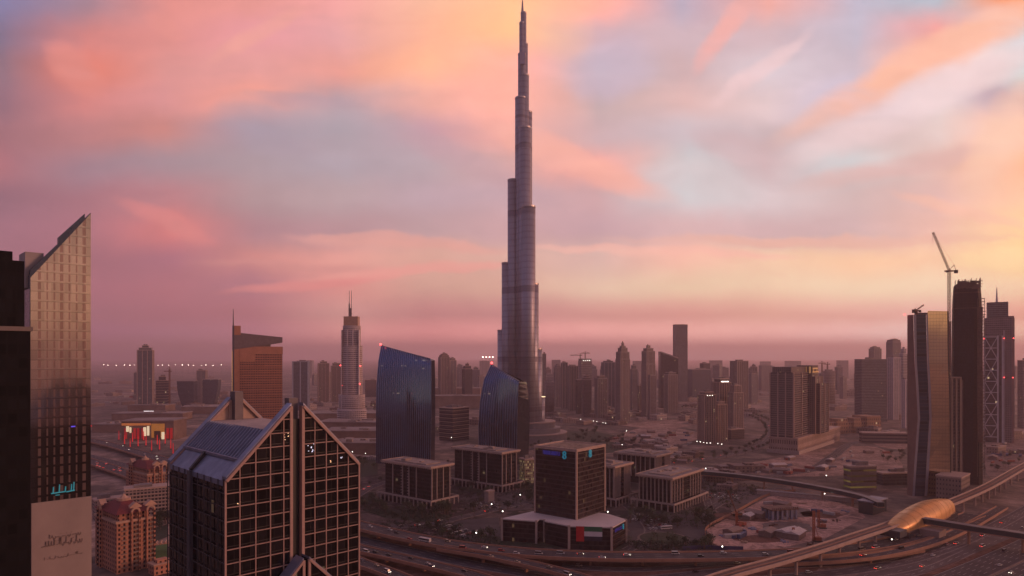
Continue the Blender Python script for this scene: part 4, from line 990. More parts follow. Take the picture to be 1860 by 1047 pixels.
# cluster right of the supertall: (left, right, top, distance, material, label, options)
CL = [
 (984, 992, 643, 1950, GRY, 'thin grey tower touching the right foot of the supertall', dict()),
 (988, 1008, 694, 1800, BRN, 'low round-shouldered block right of the foot of the supertall', dict(rnd=.6)),
 (1006, 1020, 664, 2150, GRY, 'grey tower with a slanting cap, second right of the supertall', dict(tiers=[(.96, 1, 1), (1, .6, 1)], fins=2)),
 (1019, 1031, 659, 2080, BGL, 'bluish slab, third right of the supertall', dict(fins=2)),
 (1031, 1050, 665, 2000, DRK, 'dark ribbed tower left of the unfinished tower with two cranes', dict(fins=5)),
 (1050, 1075, 652, 2350, GRY, 'unfinished tower with lamps along its roof edge under two cranes', dict(tiers=[(.94, 1, 1), (1, .95, .95)], lights=4, bands=8, plant=False)),
 (1046, 1060, 690, 1880, DRK, 'short dark tower before the unfinished tower with two cranes', dict()),
 (1056, 1074, 682, 1780, BRN, 'reddish brown tower whose top slopes like a wedge', dict(tiers=[(.90, 1, 1), (.95, .7, 1), (1, .4, 1)])),
 (1080, 1103, 683, 1760, BEI, 'beige tower with a pyramid stepped cap right of the wedge topped one', dict(tiers=[(.94, 1, 1), (1, .6, .6)], fins=4)),
 (1092, 1117, 656, 2150, BGL, 'broad grey-blue tower left of the tallest spired apartment tower', dict(tiers=[(.97, 1, 1), (1, .7, .8)], fins=3)),
 (1118, 1144, 624, 1640, BEI, 'tallest apartment tower of the cluster with a stepped crown and finial', dict(tiers=[(.80, 1, 1), (.89, .92, .92), (.94, .66, .7), (.965, .42, .42), (1, .2, .2)], fins=6, ant=7, rz=25)),
 (1144, 1158, 664, 2000, GRY, 'slim grey tower between the two spired apartment towers', dict(tiers=[(.92, 1, 1), (1, .6, .8)])),
 (1165, 1190, 628, 1800, BEI, 'second spired apartment tower with stepped crown, before the tall flat slab', dict(tiers=[(.74, 1, 1), (.92, .95, .95), (.96, .75, .7), (1, .3, .3)], fins=6, rz=25)),
 (1177, 1192, 682, 1720, BEI, 'lower striped wing in front of the second spired tower', dict(fins=4, plant=False)),
 (1158, 1168, 700, 1900, BRN, 'low brown block between the two spired apartment towers', dict()),
 (1206, 1231, 677, 1900, BEI, 'salmon striped tower in front of the slanted dark glass tower', dict(tiers=[(.95, 1, 1), (1, .75, .8)], fins=5)),
 (1248, 1291, 671, 2500, BGL, 'broad bluish hazy block right of the tall flat slab', dict(ratio=.5)),
 (1271, 1290, 660, 2800, DRK, 'hazy square tower behind the broad bluish block', dict()),
 (1288, 1306, 668, 3300, GRY, 'very faint tower right of the broad bluish block', dict()),
 (1326, 1359, 656, 1900, BRN, 'tall plain brown tower left of the twin slab building with the golden crown', dict(rz=20, fins=5, finw=1.3)),
 (1358, 1376, 679, 2300, GRY, 'grey block at the right side of the tall plain brown tower', dict(rz=20)),
 (1378, 1401, 664, 3200, GRY, 'faint hazy slab just left of the twin slab building', dict(ratio=.4)),
 (1492, 1520, 674, 2300, BRN, 'rounded brown tower right of the twin slab building', dict(rnd=.7, fins=0, bands=9)),
 (1516, 1528, 667, 2900, BGL, 'hazy narrow tower behind the rounded brown tower', dict()),
 (1552, 1611, 653, 1650, BGL, 'wide dark blue-grey slab before the pair of pale towers', dict(rz=12, ratio=.35, bands=7.6, fmat=plain('slab_band', (.14, .125, .14), .6))),
 (1578, 1601, 631, 2500, GRY, 'hazy pale tower peeping over the wide blue-grey slab', dict(tiers=[(.97, 1, 1), (1, .8, .8)], fins=4)),
 (1609, 1637, 618, 2100, GRY, 'flat topped mauve tower right of the wide blue-grey slab', dict(tiers=[(.97, .96, 1), (1, .85, .9)])),
 (1612, 1636, 650, 1700, WHT, 'pale tower with round corner windows standing before the mauve tower', dict(fins=3, fmat=LIGHTB)),
 (1634, 1649, 634, 1750, WHT, 'white balcony tower squeezed left of the gold glass tower', dict(tiers=[(.93, 1, 1), (1, .6, .8)], bands=7, fmat=LIGHTB)),
 (1638, 1652, 690, 1500, WHT, 'low white tower left of the foot of the gold glass tower', dict(fins=2, fmat=LIGHTB)),
]
for a, b_, tp, Y, mt, lb, kw in CL:
    kw = dict(kw); kw.setdefault('rz', 15); kw.setdefault('fmat', TRIM2)
    T('apartment_tower', lb, 'tower', a, b_, tp, Y, mt, **kw)
# hazier mid-rise blocks filling in behind
rb = random.Random(77); bk = []
for a, b_, n in ((985, 1120, 11), (1120, 1260, 9), (1260, 1420, 12), (1420, 1560, 9), (1560, 1650, 4), (690, 900, 8), (560, 640, 3), (1785, 1860, 3)):
    for k in range(n): bk.append((a+(b_-a)*(k+rb.random())/n, rb.uniform(9, 20), rb.uniform(661, 692), rb.uniform(2500, 3900)))
bk.sort()
for k, (cx_, w_, tp, Y) in enumerate(bk):
    T('apartment_block', 'hazy mid-rise block, number %d from the left of those filling the background' % (k+1), 'building', cx_-w_/2, cx_+w_/2, tp, Y, rb.choice([BEI, BRN, GRY, GRY, BGL]), rz=rb.choice([0, 15, 30, 50]), ratio=rb.uniform(.5, 1), tiers=rb.choice([None, [(.92, 1, 1), (1, .6, .7)], [(.8, 1, 1), (.95, .8, .9), (1, .4, .5)]]), fins=rb.choice([0, 2, 3]), fmat=TRIM2, group='hazy mid-rise blocks in the background')
# tall flat slab and the slanted dark glass tower
T('office_tower', 'tall plain grey slab rising flat topped above the cluster, right of the supertall', 'tower', 1222, 1249, 590, 2400, facade('slab_grey', (.17, .15, .16), (.09, .09, .10), fl=4, bay=2, wx=.8, wz=.8, lit=0, rough=.3), rz=8, ratio=.6, plant=False)
t = thing('glass_tower', 'dark glass tower with a slanted roof in front of the tall flat slab', 'tower', (XA(1216, 2100), 2100, 0)); w = 16*2100/F
MB().prism([(-w,0),(w,0),(w,34),(-w,34)], 0, [ZA(639, 2100), ZA(650, 2100), ZA(650, 2100), ZA(639, 2100)]).build('wall', DRK, t)
MB().prism([(-w,-1),(w,-1),(w,0),(-w,0)], [ZA(639, 2100)-3, ZA(650, 2100)-3, ZA(650, 2100)-3, ZA(639, 2100)-3], [ZA(639, 2100)+1, ZA(650, 2100)+1, ZA(650, 2100)+1, ZA(639, 2100)+1]).build('roof_rim', TRIM2, t)
# crown-lit beige towers in the middle distance
T('apartment_tower', 'beige tower with three lamps under its crown, nearest of the middle group', 'tower', 1267, 1300, 712, 1230, BEI, rz=20, tiers=[(.95, 1, 1), (1, .8, .8)], fins=5, fmat=PINKC, lights=3)
T('apartment_tower', 'lower beige wing leaning on the tower with three crown lamps', 'tower', 1294, 1321, 730, 1260, BEI, rz=20, fins=4, fmat=PINKC, tiers=[(.94, 1, 1), (1, .6, .6)])
T('apartment_tower', 'taller beige tower with four lamps under its crown', 'tower', 1294, 1328, 688, 1430, BRN, rz=20, tiers=[(.93, 1, 1), (1, .8, .8)], fins=5, lights=4)
T('apartment_tower', 'stepped pinkish wing right of the tower with four crown lamps', 'tower', 1322, 1350, 700, 1400, BEI, rz=20, tiers=[(.85, 1, 1), (1, .7, .8)], fins=4)
T('apartment_block', 'low block at the foot of the tower with four crown lamps', 'building', 1312, 1352, 779, 1300, BRN, rz=30, ratio=.6)

# twin slab building with golden crown on its walled podium
Yk = 1090.0; OK_, A, B = solve_corner(1449, 1397, 1526, Yk, 50); hp = ZA(798, Yk)
t = thing('apartment_tower', 'twin slab residential building with a golden lit crown on a walled podium', 'tower', OK_, R(50))
TW = facade('striped_flats', (.15, .115, .115), (.04, .035, .04), fl=3.6, bay=5, wx=.96, wz=.5, lit=.006, ls=.6, rough=.2)
MB().box(0, A, 0, B, 0, hp).build('podium', facade('podium_arcade', (.40, .28, .24), (.10, .06, .05), fl=hp/2.0, bay=3.6, wx=.5, wz=.5, lit=0, rough=.5), t)
MB().box(-1, A+1, -1, B+1, hp, hp+1.2).build('podium_cornice', PINKC, t)
MB().box(-3, A*.8, -3, B+3, 0, 6).build('plinth', PORCH, t)
# left slab hugging the left face, right slab behind it along the right face
yS = Yk
HA, HB = ZA(668, Yk+30), ZA(690, Yk+20)
a0, a1, b0, b1 = 2, A*.34, B*.16, B*.98
MB().box(a0, a1, b0, b1, hp+1.2, HA-8).build('wall', TW, t)
MB().box(a1-2, A*.50, b0-10, b1*.75, hp+1.25, HB+4).build('middle_wall', BRN, t)
MB().box(A*.36, A*.56, b0-16, b0+12, hp+1.3, HB-8).build('right_wall', TW, t)
m = MB()
for x0_, x1_, y_, zt_ in ((a0, a1, b0, HA-8), (a1-2, A*.50, b0-10, HB+4), (A*.36, A*.56, b0-16, HB-8)):
    for k in (0, .5, 1): xx = x0_+(x1_-x0_)*k; m.cb(xx, y_-.5, hp+1.2, 1.5, 1.4, zt_-hp-1)
for k in (0, .33, .66, 1): m.cb(a0-.5, b0+(b1-b0)*k, hp+1.2, 1.4, 1.5, HA-9-hp)
m.build('pier', PINKC, t)
m = MB(); zz = hp+5
while zz < HA-10: m.box(a0-.9, a0-.02, b0+.8, b1-.8, zz, zz+.7); zz += 3.6
m.build('balcony_band', TRIM2, t)
MB().box(a0+2, a1-2, b0+4, b1-3, HA-8, HA+1).build('penthouse', BRN, t)
GLD = plain('golden_crown_stone', (.55, .36, .18), .6, emis=(1, .48, .16), es=.22)
m = MB().box(a1-4, A*.46, b0-6, b1*.6, HB+4, HA+3); m.build('crown', BRN, t)
m = MB()
for k in range(4): m.box(a1-4.6, a1-4.02, b0-4+k*7, b0-1+k*7, HA-10, HA+1); 
m.box(a1-4, A*.46, b0-7.2, b0-6.02, HA-9, HA-7); m.box(a1-2, A*.44, b0-7.0, b0-6.02, HA-3, HA-1); m.box(a1, a1+1.2, b0-7.1, b0-6.02, HA-7, HA-3); m.box(A*.42, A*.42+1.2, b0-7.1, b0-6.02, HA-7, HA-3)
m.build('lit_crown_band', GLD, t)
# low palace
pal = thing('palace_hotel', 'low crenellated orange sandstone palace in front of the wide blue-grey slab', 'hotel', (XA(1553, 1400), 1400, 0), R(12))
m = MB().box(-60, 25, 0, 30, 0, 22); m.box(25, 58, -4, 40, 0, 34); m.box(-45, -20, -3, 20, 0, 30); m.box(-5, 12, -3, 20, 0, 31)
m.build('wall', facade('palace_stone', (.42, .235, .15), (.07, .045, .04), fl=8, bay=5, wx=.4, wz=.5, lit=.01, ls=.6, rough=.6), pal)
m = MB()
for a, b_, y_, z_ in ((-60, 25, 0, 22), (25, 58, -4, 34), (-45, -20, -3, 30), (-5, 12, -3, 31)):
    k = a
    while k < b_-1: m.box(k, k+1.6, y_-.2, y_+1, z_, z_+1.8); k += 3.2
m.build('battlement', PINKC, pal)
T('wall_block', 'long low brown building behind the far end of the site road, right of the palace', 'building', 1560, 1650, 786, 1230, facade('podium_strip', (.17, .125, .12), fl=6, bay=60, wx=1, wz=.4, lit=0), rz=-8, ratio=.25, plant=False)
T('office_block', 'low building with yellow lit floors beside the station footbridge', 'building', 1532, 1592, 846, 800, facade('yellow_floors', (.14, .10, .095), (.16, .12, .035), fl=6.5, bay=90, wx=1, wz=.32, lit=.9, litc=(.8, .62, .15), ls=.10), rz=8, ratio=.4)
T('office_block', 'dark low annexe between the yellow lit building and the gold glass tower', 'building', 1588, 1655, 858, 830, DRK, rz=8, ratio=.4)

# ================================================================ gold glass tower, unfinished tower, braced tower
Y0 = 765.0
GTW = thing('glass_tower', 'folded glass tower whose right face mirrors gold sunset, right side', 'tower', (XA(1684, Y0), Y0, 0))
gx = lambda p: XA(p-.0, Y0)-XA(1684, Y0)
LV = [(905, [1648, 1657, 1661, 1679, 1684, 1722]), (840, [1648, 1661, 1665, 1683, 1688, 1722]), (760, [1648, 1667, 1671, 1688, 1692, 1721]), (700, [1648, 1664, 1668, 1686, 1690, 1720]), (655, [1648, 1661, 1665, 1684, 1687, 1718]), (568, [1648, 1659, 1664, 1682, 1685, 1717])]
mats = [('wing_wall', plain('copper_brown_wall', (.20, .115, .095), .6, vs=.1)), ('grey_strip', plain('grey_strip', (.26, .23, .26), .5)), ('blue_glass', facade('deep_blue_glass', (.02, .03, .05), (.02, .035, .06), fl=4, bay=40, wx=1, wz=.8, lit=0, rough=.12, wrough=.3)), ('grey_strip', MATS['grey_strip'])]
gb = lambda p: XA(p, Y0+24)-XA(1684, Y0)
def yd(p, row):  # the face folds back towards both sides
    return {1648: 9}.get(p, 0)
ztop = {0: ZA(573, Y0), 5: ZA(565, Y0)}
for i, (nm_, mt) in enumerate(mats):
    m = MB(); rs = []
    for row, xs_ in LV:
        z_ = max(0, ZA(row, Y0)) if row < 905 else 0
        pr_ = .35 if 'strip' in nm_ else 0
        x0_, x1_ = gx(xs_[i]), gx(xs_[i+1]); y0_ = 7 if i == 0 else 0; b0_, b1_ = gb(xs_[i]+1), gb(xs_[i+1])
        if i == 0: x0_ = XA(xs_[0], Y0+7)-XA(1684, Y0)
        zz0 = z_ if row != 568 else ZA(572, Y0); rs.append([(x0_, y0_-pr_, zz0), (x1_, -pr_, zz0), (b1_, 24+i*.01, zz0), (b0_, 24+i*.01, zz0)])
    m.loft(rs); m.build(nm_, mt, GTW)
def gold_mat():
    m, q = base_mat('mirror_glass')
    tt = q.n('ShaderNodeTexCoord'); X_, Y_, Z_ = q.sep(tt.outputs['Object'])
    ln = q.m('LESS_THAN', q.m('FRACT', q.m('DIVIDE', Z_, 3.9)), .10); l2 = q.m('LESS_THAN', q.m('FRACT', q.m('DIVIDE', X_, 3.1)), .06)
    c = q.mix(q.m('MULTIPLY', q.m('MAXIMUM', ln, l2), .45), (.78, .62, .42, 1), (.12, .09, .07, 1))
    b = q.n('ShaderNodeBsdfPrincipled'); q.put(b.inputs['Base Color'], c); b.inputs['Metallic'].default_value = 1; b.inputs['Roughness'].default_value = .05
    q.put(q.n('ShaderNodeOutputMaterial').inputs[0], b.outputs[0]); return m
m = MB(); rs = []
for row, xs_ in LV:
    z_ = 0 if row == 905 else ZA(row, Y0); x0_, x1_ = gx(xs_[4]), gx(xs_[5])
    rs.append([(x0_, 0, z_ if row != 568 else ZA(565, Y0)), (x1_, -4.0, z_ if row != 568 else ZA(566, Y0)), (gb(xs_[5])+.2, 24, z_ if row != 568 else ZA(569, Y0)), (gb(xs_[4]), 24, z_ if row != 568 else ZA(569, Y0))])
m.loft(rs); m.build('mirror_face', gold_mat(), GTW)
m = MB()
for a, b_ in zip(rs[:-1], rs[1:]): m.bar(Vector(a[1])+Vector((.2, -.2, 0)), Vector(b_[1])+Vector((.2, -.2, 0)), .9)
m.build('edge_trim', DARKM, GTW)
m = MB().cb(1, 14, ZA(571, Y0), 10, 7, 2.5); m.cb(11, 14, ZA(570, Y0), 6, 6, 2); m.build_each('roof_plant', ROOFG, GTW)
MB().sphere((gx(1649), 6, ZA(571, Y0)), .9, 5).build('beacon', L_RED, GTW)

T('office_tower', 'lower dark tower with grey corner strips between the gold glass tower and the unfinished one', 'tower', 1718, 1746, 686, 800, DRK, rz=6, ratio=.6, fins=2, finw=2.2, fmat=plain('brown_strip', (.15, .105, .10), .6), plant=False)
T('office_block', 'stone podium at the foot of the gold glass tower, facing the railway', 'building', 1700, 1762, 862, 740, facade('podium_brown', (.20, .145, .13), fl=5, bay=3, wx=.4, wz=.4, lit=0), rz=45, ratio=.6, plant=False)
Yu = 850.0; ut = thing('unfinished_tower', 'tall dark unfinished tower with ragged scaffolded top beside the tower crane', 'tower', (XA(1756, Yu), Yu, 0), R(-30)); ku = Yu/F
CON = facade('raw_concrete_frame', (.026, .020, .022), (.007, .006, .008), fl=3.9, bay=4.4, wx=.8, wz=.68, lit=0, rough=.7)
NET = facade('dark_cladding_panels', (.010, .013, .022), (.008, .012, .022), fl=3.9, bay=1.6, wx=.8, wz=.8, lit=0, rough=.3, spec=.2)
zu = lambda r_: ZA(r_, Yu)
def uplan(a, e, z_, ch=.25):
    return [(-a+ch*a, -e, z_), (a-ch*a, -e, z_), (a, -e+ch*e, z_), (a, e, z_), (-a, e, z_), (-a, -e+ch*e, z_)]
a_ = 22.5*ku
m = MB(); m.loft([uplan(a_, 17, 0), uplan(a_, 17, zu(700)), uplan(a_*.97, 17, zu(590)), uplan(a_*.93, 16.5, zu(545)), uplan(a_*.86, 15.5, zu(519))]); m.build('concrete_frame', CON, ut)
m = MB(); m.box(-a_*.97, a_*.42, -17.9, -16.2, zu(700), zu(562)); m.build('cladding', NET, ut)
m = MB(); m.box(-a_*.3, a_*.35, -17.9, -16.2, 0, zu(700)-.4); m.build('lower_cladding', NET, ut)
m = MB().box(-a_*.42, a_*.30-1, -18.6, -17.95, zu(868), zu(690)) if False else MB().box(-a_*.45, -a_*.32, -18.8, -16, 0, zu(690)); m.box(-a_*.97-.3, -a_*.88, -18, -16, 0, zu(700)); m.build('stone_strip', MATS['brown_strip'], ut)
rr = random.Random(5); m = MB()
for k in range(70):
    x_ = rr.uniform(-a_*.84, a_*.84); y_ = rr.choice((-15.4, -10, -3)); h_ = rr.uniform(2, 7.5); m.box(x_, x_+rr.uniform(.3, .7), y_, y_+.5, zu(519)-3, zu(519)+h_)
for k in range(26):
    x_ = rr.uniform(-a_*.8, a_*.6); m.box(x_, x_+rr.uniform(3, 9), -16.2, -15.9, zu(519)+rr.uniform(-6, 4.5), zu(519)+rr.uniform(4.6, 5.2) if rr.random() < .0 else zu(519)+rr.uniform(-6, 4.5)+.5)
m.build('rooftop_scaffold', STEEL, ut)
m = MB(); z_ = 20
while z_ < zu(540):
    w_ = rr.uniform(.6, 2.8)
    m.box(a_*.93, a_+w_, -16.8, -10, z_, z_+.5)
    if rr.random() < .45: m.box(a_+w_*.4, a_+w_, -17.2, -13, z_, z_+rr.uniform(1.2, 3))
    z_ += 3.9
for x_ in (a_+1.2, a_*.62): m.box(x_, x_+.5, -17.9, -17.4, 10, zu(545))
m.build('edge_scaffold', STEEL, ut)
m = MB(); m.box(a_*.62, a_*.98, -18.2, -17.1, zu(800), zu(560)); m.build('hoist_screen', plain('rust_mesh', (.11, .065, .05), .8, vs=.4, var=.35), ut)
m = MB(); m.loft([uplan(a_*.965, 17.3, zu(562)), uplan(a_*.965, 17.3, zu(560.8))]); m.loft([uplan(a_*.90, 16.4, zu(534)), uplan(a_*.90, 16.4, zu(532.8))]); m.build('safety_deck', MATS['rust_mesh'], ut)

def lattice(mb, p, q_, w, seg, t_):
    p, q_ = Vector(p), Vector(q_); d_ = (q_-p); L = d_.length; d_.normalize(); up = Vector((0, 0, 1)) if abs(d_.z) < .9 else Vector((1, 0, 0))
    a = d_.cross(up).normalized()*w/2; b_ = d_.cross(a).normalized()*w/2; n = max(2, int(L/seg))
    cs = [a+b_, a-b_, -a-b_, -a+b_]
    for c in cs: mb.bar(p+c, q_+c, t_)
    for k in range(n):
        A_, B_ = p+d_*L*k/n, p+d_*L*(k+1)/n
        for i in range(4):
            j = (i+1) % 4; mb.bar(A_+cs[i], B_+cs[j], t_*.7); mb.bar(A_+cs[i], A_+cs[j], t_*.7)
    return mb
CRN = plain('crane_steel', (.20, .085, .05), .6, .3)
def luffing_crane(label, base, top, jib, cj, wd=2.2, t_=.3, group=None):
    """base, top: foot and head of the mast; jib: tip of the raised boom"""
    t = thing('tower_crane', label, 'crane', base, 0, group); b = Vector(base); tp = Vector(top)-b; j = Vector(jib)-b
    m = MB(); lattice(m, (0, 0, 0), tp, wd, 4, t_); m.build('mast', CRN, t)
    m = MB(); lattice(m, tp+Vector((0, 0, 1)), j, wd*.7, 4, t_*.8); m.build('jib', CRN, t)
    sgn = 1 if j.x < tp.x else -1
    m = MB().box(tp.x-sgn*1-4, tp.x-sgn*1+6 if sgn > 0 else tp.x+3, -1.6, 1.6, tp.z-.6, tp.z+1.0) if cj else MB()
    m.bar(tp+Vector((0, 0, 1)), tp+Vector((sgn*cj, 0, cj*.05)), 1.0); m.build('counter_jib', CRN, t)
    MB().box(tp.x+sgn*cj-1.6, tp.x+sgn*cj+1.6, -1.5, 1.5, tp.z-2.4, tp.z+1.6).build('counterweight', DARKM, t)
    MB().box(tp.x-sgn*3.0-1, tp.x-sgn*3.0+1, -2.2, 0, tp.z-1.6, tp.z+.9).build('cab', DARKM, t)
    hp_ = tp+Vector((sgn*cj*.72, 0, cj*.95)); m = MB(); m.bar(tp+Vector((0, 0, 1)), hp_, .5); m.bar(hp_, tp+Vector((sgn*cj, 0, 0)), .35); m.build('a_frame', CRN, t)
    m = MB(); m.bar(hp_, j.lerp(tp, .08)+Vector((0, 0, .4)), .12); m.bar(j, j-Vector((0, 0, (j.z-tp.z)*.33)), .14); m.build('hoist_rope', DARKM, t)
    return t
Yc = 842.0
luffing_crane('tall luffing tower crane with its boom raised high left of the unfinished tower', (XA(1724, Yc), Yc, 0), (XA(1724, Yc), Yc, ZA(493, Yc)), (XA(1694.5, Yc), Yc, ZA(422, Yc)), 8.5, 2.6, .33)
luffing_crane('small crane on the roof of the gold glass tower', (XA(1665, 772), 772, ZA(572, 772)), (XA(1665, 772), 772, ZA(565, 772)), (XA(1678, 772), 772, ZA(554, 772)), 3.0, 1.2, .4)
def hammer_crane(label, px_, py0, py1, pl_, pr_, Y, w=3.0):
    t = thing('tower_crane', label, 'crane', (XA(px_, Y), Y, ZA(py0, Y))); h = ZA(py1, Y)-ZA(py0, Y)
    m = MB(); lattice(m, (0, 0, 0), (0, 0, h), w, 6, .8); m.build('mast', CRN, t)
    m = MB(); lattice(m, (XA(pl_, Y)-XA(px_, Y), 0, h*.94), (XA(pr_, Y)-XA(px_, Y), 0, h*.94), w*.7, 6, .7); m.build('jib', CRN, t)
    m = MB(); m.bar((0, 0, h+6), (XA(pl_, Y)*.6-XA(px_, Y)*.6, 0, h), .5); m.bar((0, 0, h+6), (XA(pr_, Y)*.7-XA(px_, Y)*.7, 0, h), .5); m.bar((0, 0, h-2), (0, 0, h+6), 1.2); m.build('stay', CRN, t)
    return t
hammer_crane('left crane of the two over the far unfinished tower, right of the supertall', 1054, 655, 645, 1036, 1058, 2340)
hammer_crane('right crane of the two over the far unfinished tower, right of the supertall', 1063, 655, 641, 1056, 1072, 2345)
hammer_crane('faint hammerhead crane beside the short dark unfinished tower on the left plain', 308, 735, 671, 298, 312, 2060)
hammer_crane('left one of two faint cranes right of the golden crown', 1493, 676, 659, 1487, 1500, 2350)
hammer_crane('right one of two faint cranes right of the golden crown', 1503, 676, 661, 1496, 1508, 2360)

Yb = 1240.0; kb = Yb/F*.86
bt = thing('braced_tower', 'tower with a white cross-braced front, stepped top and central spire near the right edge', 'tower', (XA(1815, Yb+8), Yb+8, 0), R(-32))
zb = lambda r_: ZA(r_, Yb)
MB().box(-26*kb, 22*kb, 0, 34, 0, zb(577)).build('wall', facade('mauve_tower', (.20, .165, .19), (.055, .05, .06), fl=4, bay=3, wx=.7, wz=.6, lit=.003, rough=.2), bt)
MB().box(-21*kb, 16*kb, 4, 30, zb(577), zb(548)).build('upper_block', BGL, bt)
MB().box(16*kb, 26*kb, 6, 34.5, 0, zb(574)).build('side_shaft', plain('rose_shaft', (.24, .15, .15), .6, vs=.1), bt)
MB().box(-26.5*kb, 6*kb, -4, -.05, 0, zb(612)).build('braced_bay', facade('bay_glass', (.06, .055, .065), (.04, .042, .052), fl=4, bay=3, wx=.9, wz=.8, lit=.01, rough=.15), bt)
WHF = plain('white_frame', (.46, .43, .47), .6)
m = MB()
for x_ in (-26.5, -3.0, 5.2): m.box(x_*kb-.9, x_*kb+1.4, -5, -4.02, 0, zb(610))
zz = zb(612); st = (zb(612)-zb(795))/9
for k in range(10): m.box(-26.5*kb+1.5, -3*kb-1, -4.9, -4.05, zz-st*k-.7, zz-st*k+.7)
for k in range(9):
    z0, z1 = zz-st*(k+1), zz-st*k; xm = -14.7*kb
    if k % 2: m.bar((-26*kb, -4.6, z0), (xm, -4.6, z1), 1.1); m.bar((xm, -4.6, z1), (-3.4*kb, -4.6, z0), 1.1)
    else: m.bar((-26*kb, -4.6, z1), (xm, -4.6, z0), 1.1); m.bar((xm, -4.6, z0), (-3.4*kb, -4.6, z1), 1.1)
m.box(7.5*kb, 9*kb, -1.2, -.02, 0, zb(600)); m.box(19*kb, 20.5*kb, 4.8, 5.98, 0, zb(600))
m.build('white_brace', WHF, bt)
MB().cyl(-3.5*kb, 10, zb(560), zb(521), 2.6, 8, .5).build('spire', WHF, bt)
for x_, r_ in ((-27, 615), (8, 615), (24, 615), (8, 686), (23, 686)): MB().sphere((x_*kb, -5.5, zb(r_)), .95, 5).build('warning_light', L_RED, bt)
T('office_tower', 'slim hazy tower at the right edge of the photo', 'tower', 1848, 1872, 655, 1500, GRY, rz=5)
T('office_tower', 'thin bluish tower behind the braced tower', 'tower', 1836, 1843, 578, 1500, BGL, rz=5, ratio=1)
T('office_tower', 'narrow dull tower seen between the gold glass tower and the unfinished tower', 'tower', 1716, 1728, 585, 1000, GRY, rz=5)

# ================================================================ mall, low town and far plain
MALLR = plain('mall_roof', (.26, .20, .185), .85, vs=.02, var=.3); MALLW = plain('mall_wall', (.22, .14, .11), .8, vs=.05, var=.25)
def slab(label, pl, pr, top, base, rz, dep, col=None, name='mall_hall', cat='building', group=None, steps=3):
    Y = F*CH/(base-HY); w = (pr-pl)*Y/F; H = max(5, ZA(top, Y)); rr = random.Random(int(pl*3+base))
    t = thing(name, label, cat, (XA((pl+pr)/2, Y), Y, 0), R(rz), group)
    MB().box(-w/2, w/2, 0, dep, 0, H).build('wall', col or MALLW, t)
    MB().box(-w/2-1.5, w/2+1.5, -1.5, dep+1.5, H, H+1.4).build('roof', MALLR, t)
    m = MB()
    for k in range(steps):
        a = rr.uniform(-.38, .25)*w; m.box(a, a+w*rr.uniform(.08, .22), dep*.1*(1+2*k), dep*(.1*(1+2*k)+.13), H+1.4, H+rr.uniform(2.5, 6))
    m.build_each('rooflight', ROOFT, t)
    return t
slab('long curved roof hall right behind the gabled tower, highest of the stacked mall roofs', 560, 690, 752, 764, 4, 90)
slab('wide flat mall roof just below the highest one, right of the gabled tower', 575, 688, 768, 782, -4, 80)
slab('broad tan mall hall right of the gable points', 590, 690, 784, 803, 3, 70)
slab('nearest mall hall with a dull red front, touching the gabled tower', 610, 692, 806, 826, -3, 60)
slab('flat pale depot roof between the terracotta hotel and the far left plain', 330, 420, 740, 752, 3, 90)
slab('low brown hall behind the lit shops', 205, 330, 752, 764, 4, 60)
slab('low podium of the lone blue-grey tower', 232, 300, 737, 748, 0, 60)
slab('low brown mall wing between the two blue towers, farther', 786, 872, 720, 742, 2, 60)
slab('low hazy brown row behind the pair of blue towers', 690, 872, 706, 722, 0, 90)
slab('dim hall left of the lit shops, against the slanted glass tower', 168, 226, 772, 786, 3, 60)
# lit shop front
sh = thing('shopping_mall', 'mall entrance glowing orange with a golden arch and white windows, far left', 'building', G(268, 800), R(4)); kk = G(268, 800).y/F
MB().box(-46*kk, 46*kk, 0, 60, 0, 34*kk).build('wall', MALLW, sh)
MB().box(-47*kk, 47*kk, -2, 62, 34*kk, 36*kk).build('roof', MALLR, sh)
m = MB(); m.box(8*kk, 30*kk, -3, -.1, 5, 30*kk); m.build('portal', plain('portal_orange', (.55, .25, .06), .7, emis=(1, .38, .06), es=.16), sh)
m = MB(); n_ = 8
m.box(13*kk, 24*kk, -3.4, -3.02, 5, 17*kk); m.build('arch_opening', plain('arch_dark', (.10, .045, .02), .7), sh)
m = MB()
for a, b_, z0, z1 in ((-6, -1, 8, 24), (0.5, 4.5, 9, 26), (26, 31, 2, 15), (-36, -31, 16, 26), (-30, -27, 14, 24)): m.box(a*kk, b_*kk, -3.6, -3.1, z0*kk, z1*kk)
m.build_each('lit_window', lamp_mat('shop_white', (1, .85, .55), .55), sh)
m = MB(); m.box(-45*kk, 6*kk, -1.2, -.1, 27*kk, 31*kk); m.build('lit_fascia', lamp_mat('fascia_orange', (1, .36, .1), .12), sh)
m = MB()
for a in (-40, -24, -18, -10, 34, 40): m.box(a*kk, (a+4)*kk, -2, -.2, 3*kk, 22*kk)
m.build_each('red_banner', lamp_mat('banner_red', (.8, .03, .03), .08), sh)
for k in range(13):
    px_ = 216+k*8.2+(k % 3)*2; py_ = 800+((k*7) % 5)*4+max(0, k-4)*1.2; Y = G(px_, py_).y
    b = G(px_, py_)
    t = thing('light_column', 'glowing red column, number %d from the left before the lit mall entrance' % (k+1), 'light', b, 0, 'glowing red columns before the lit mall entrance')
    MB().cyl(0, 0, 0, 18, .9, 8, .5).build('column', lamp_mat('column_red', (.9, .02, .03), .3), t); MB().cyl(0, 0, 0, 1.2, 1.6, 8).build('base', DARKM, t)
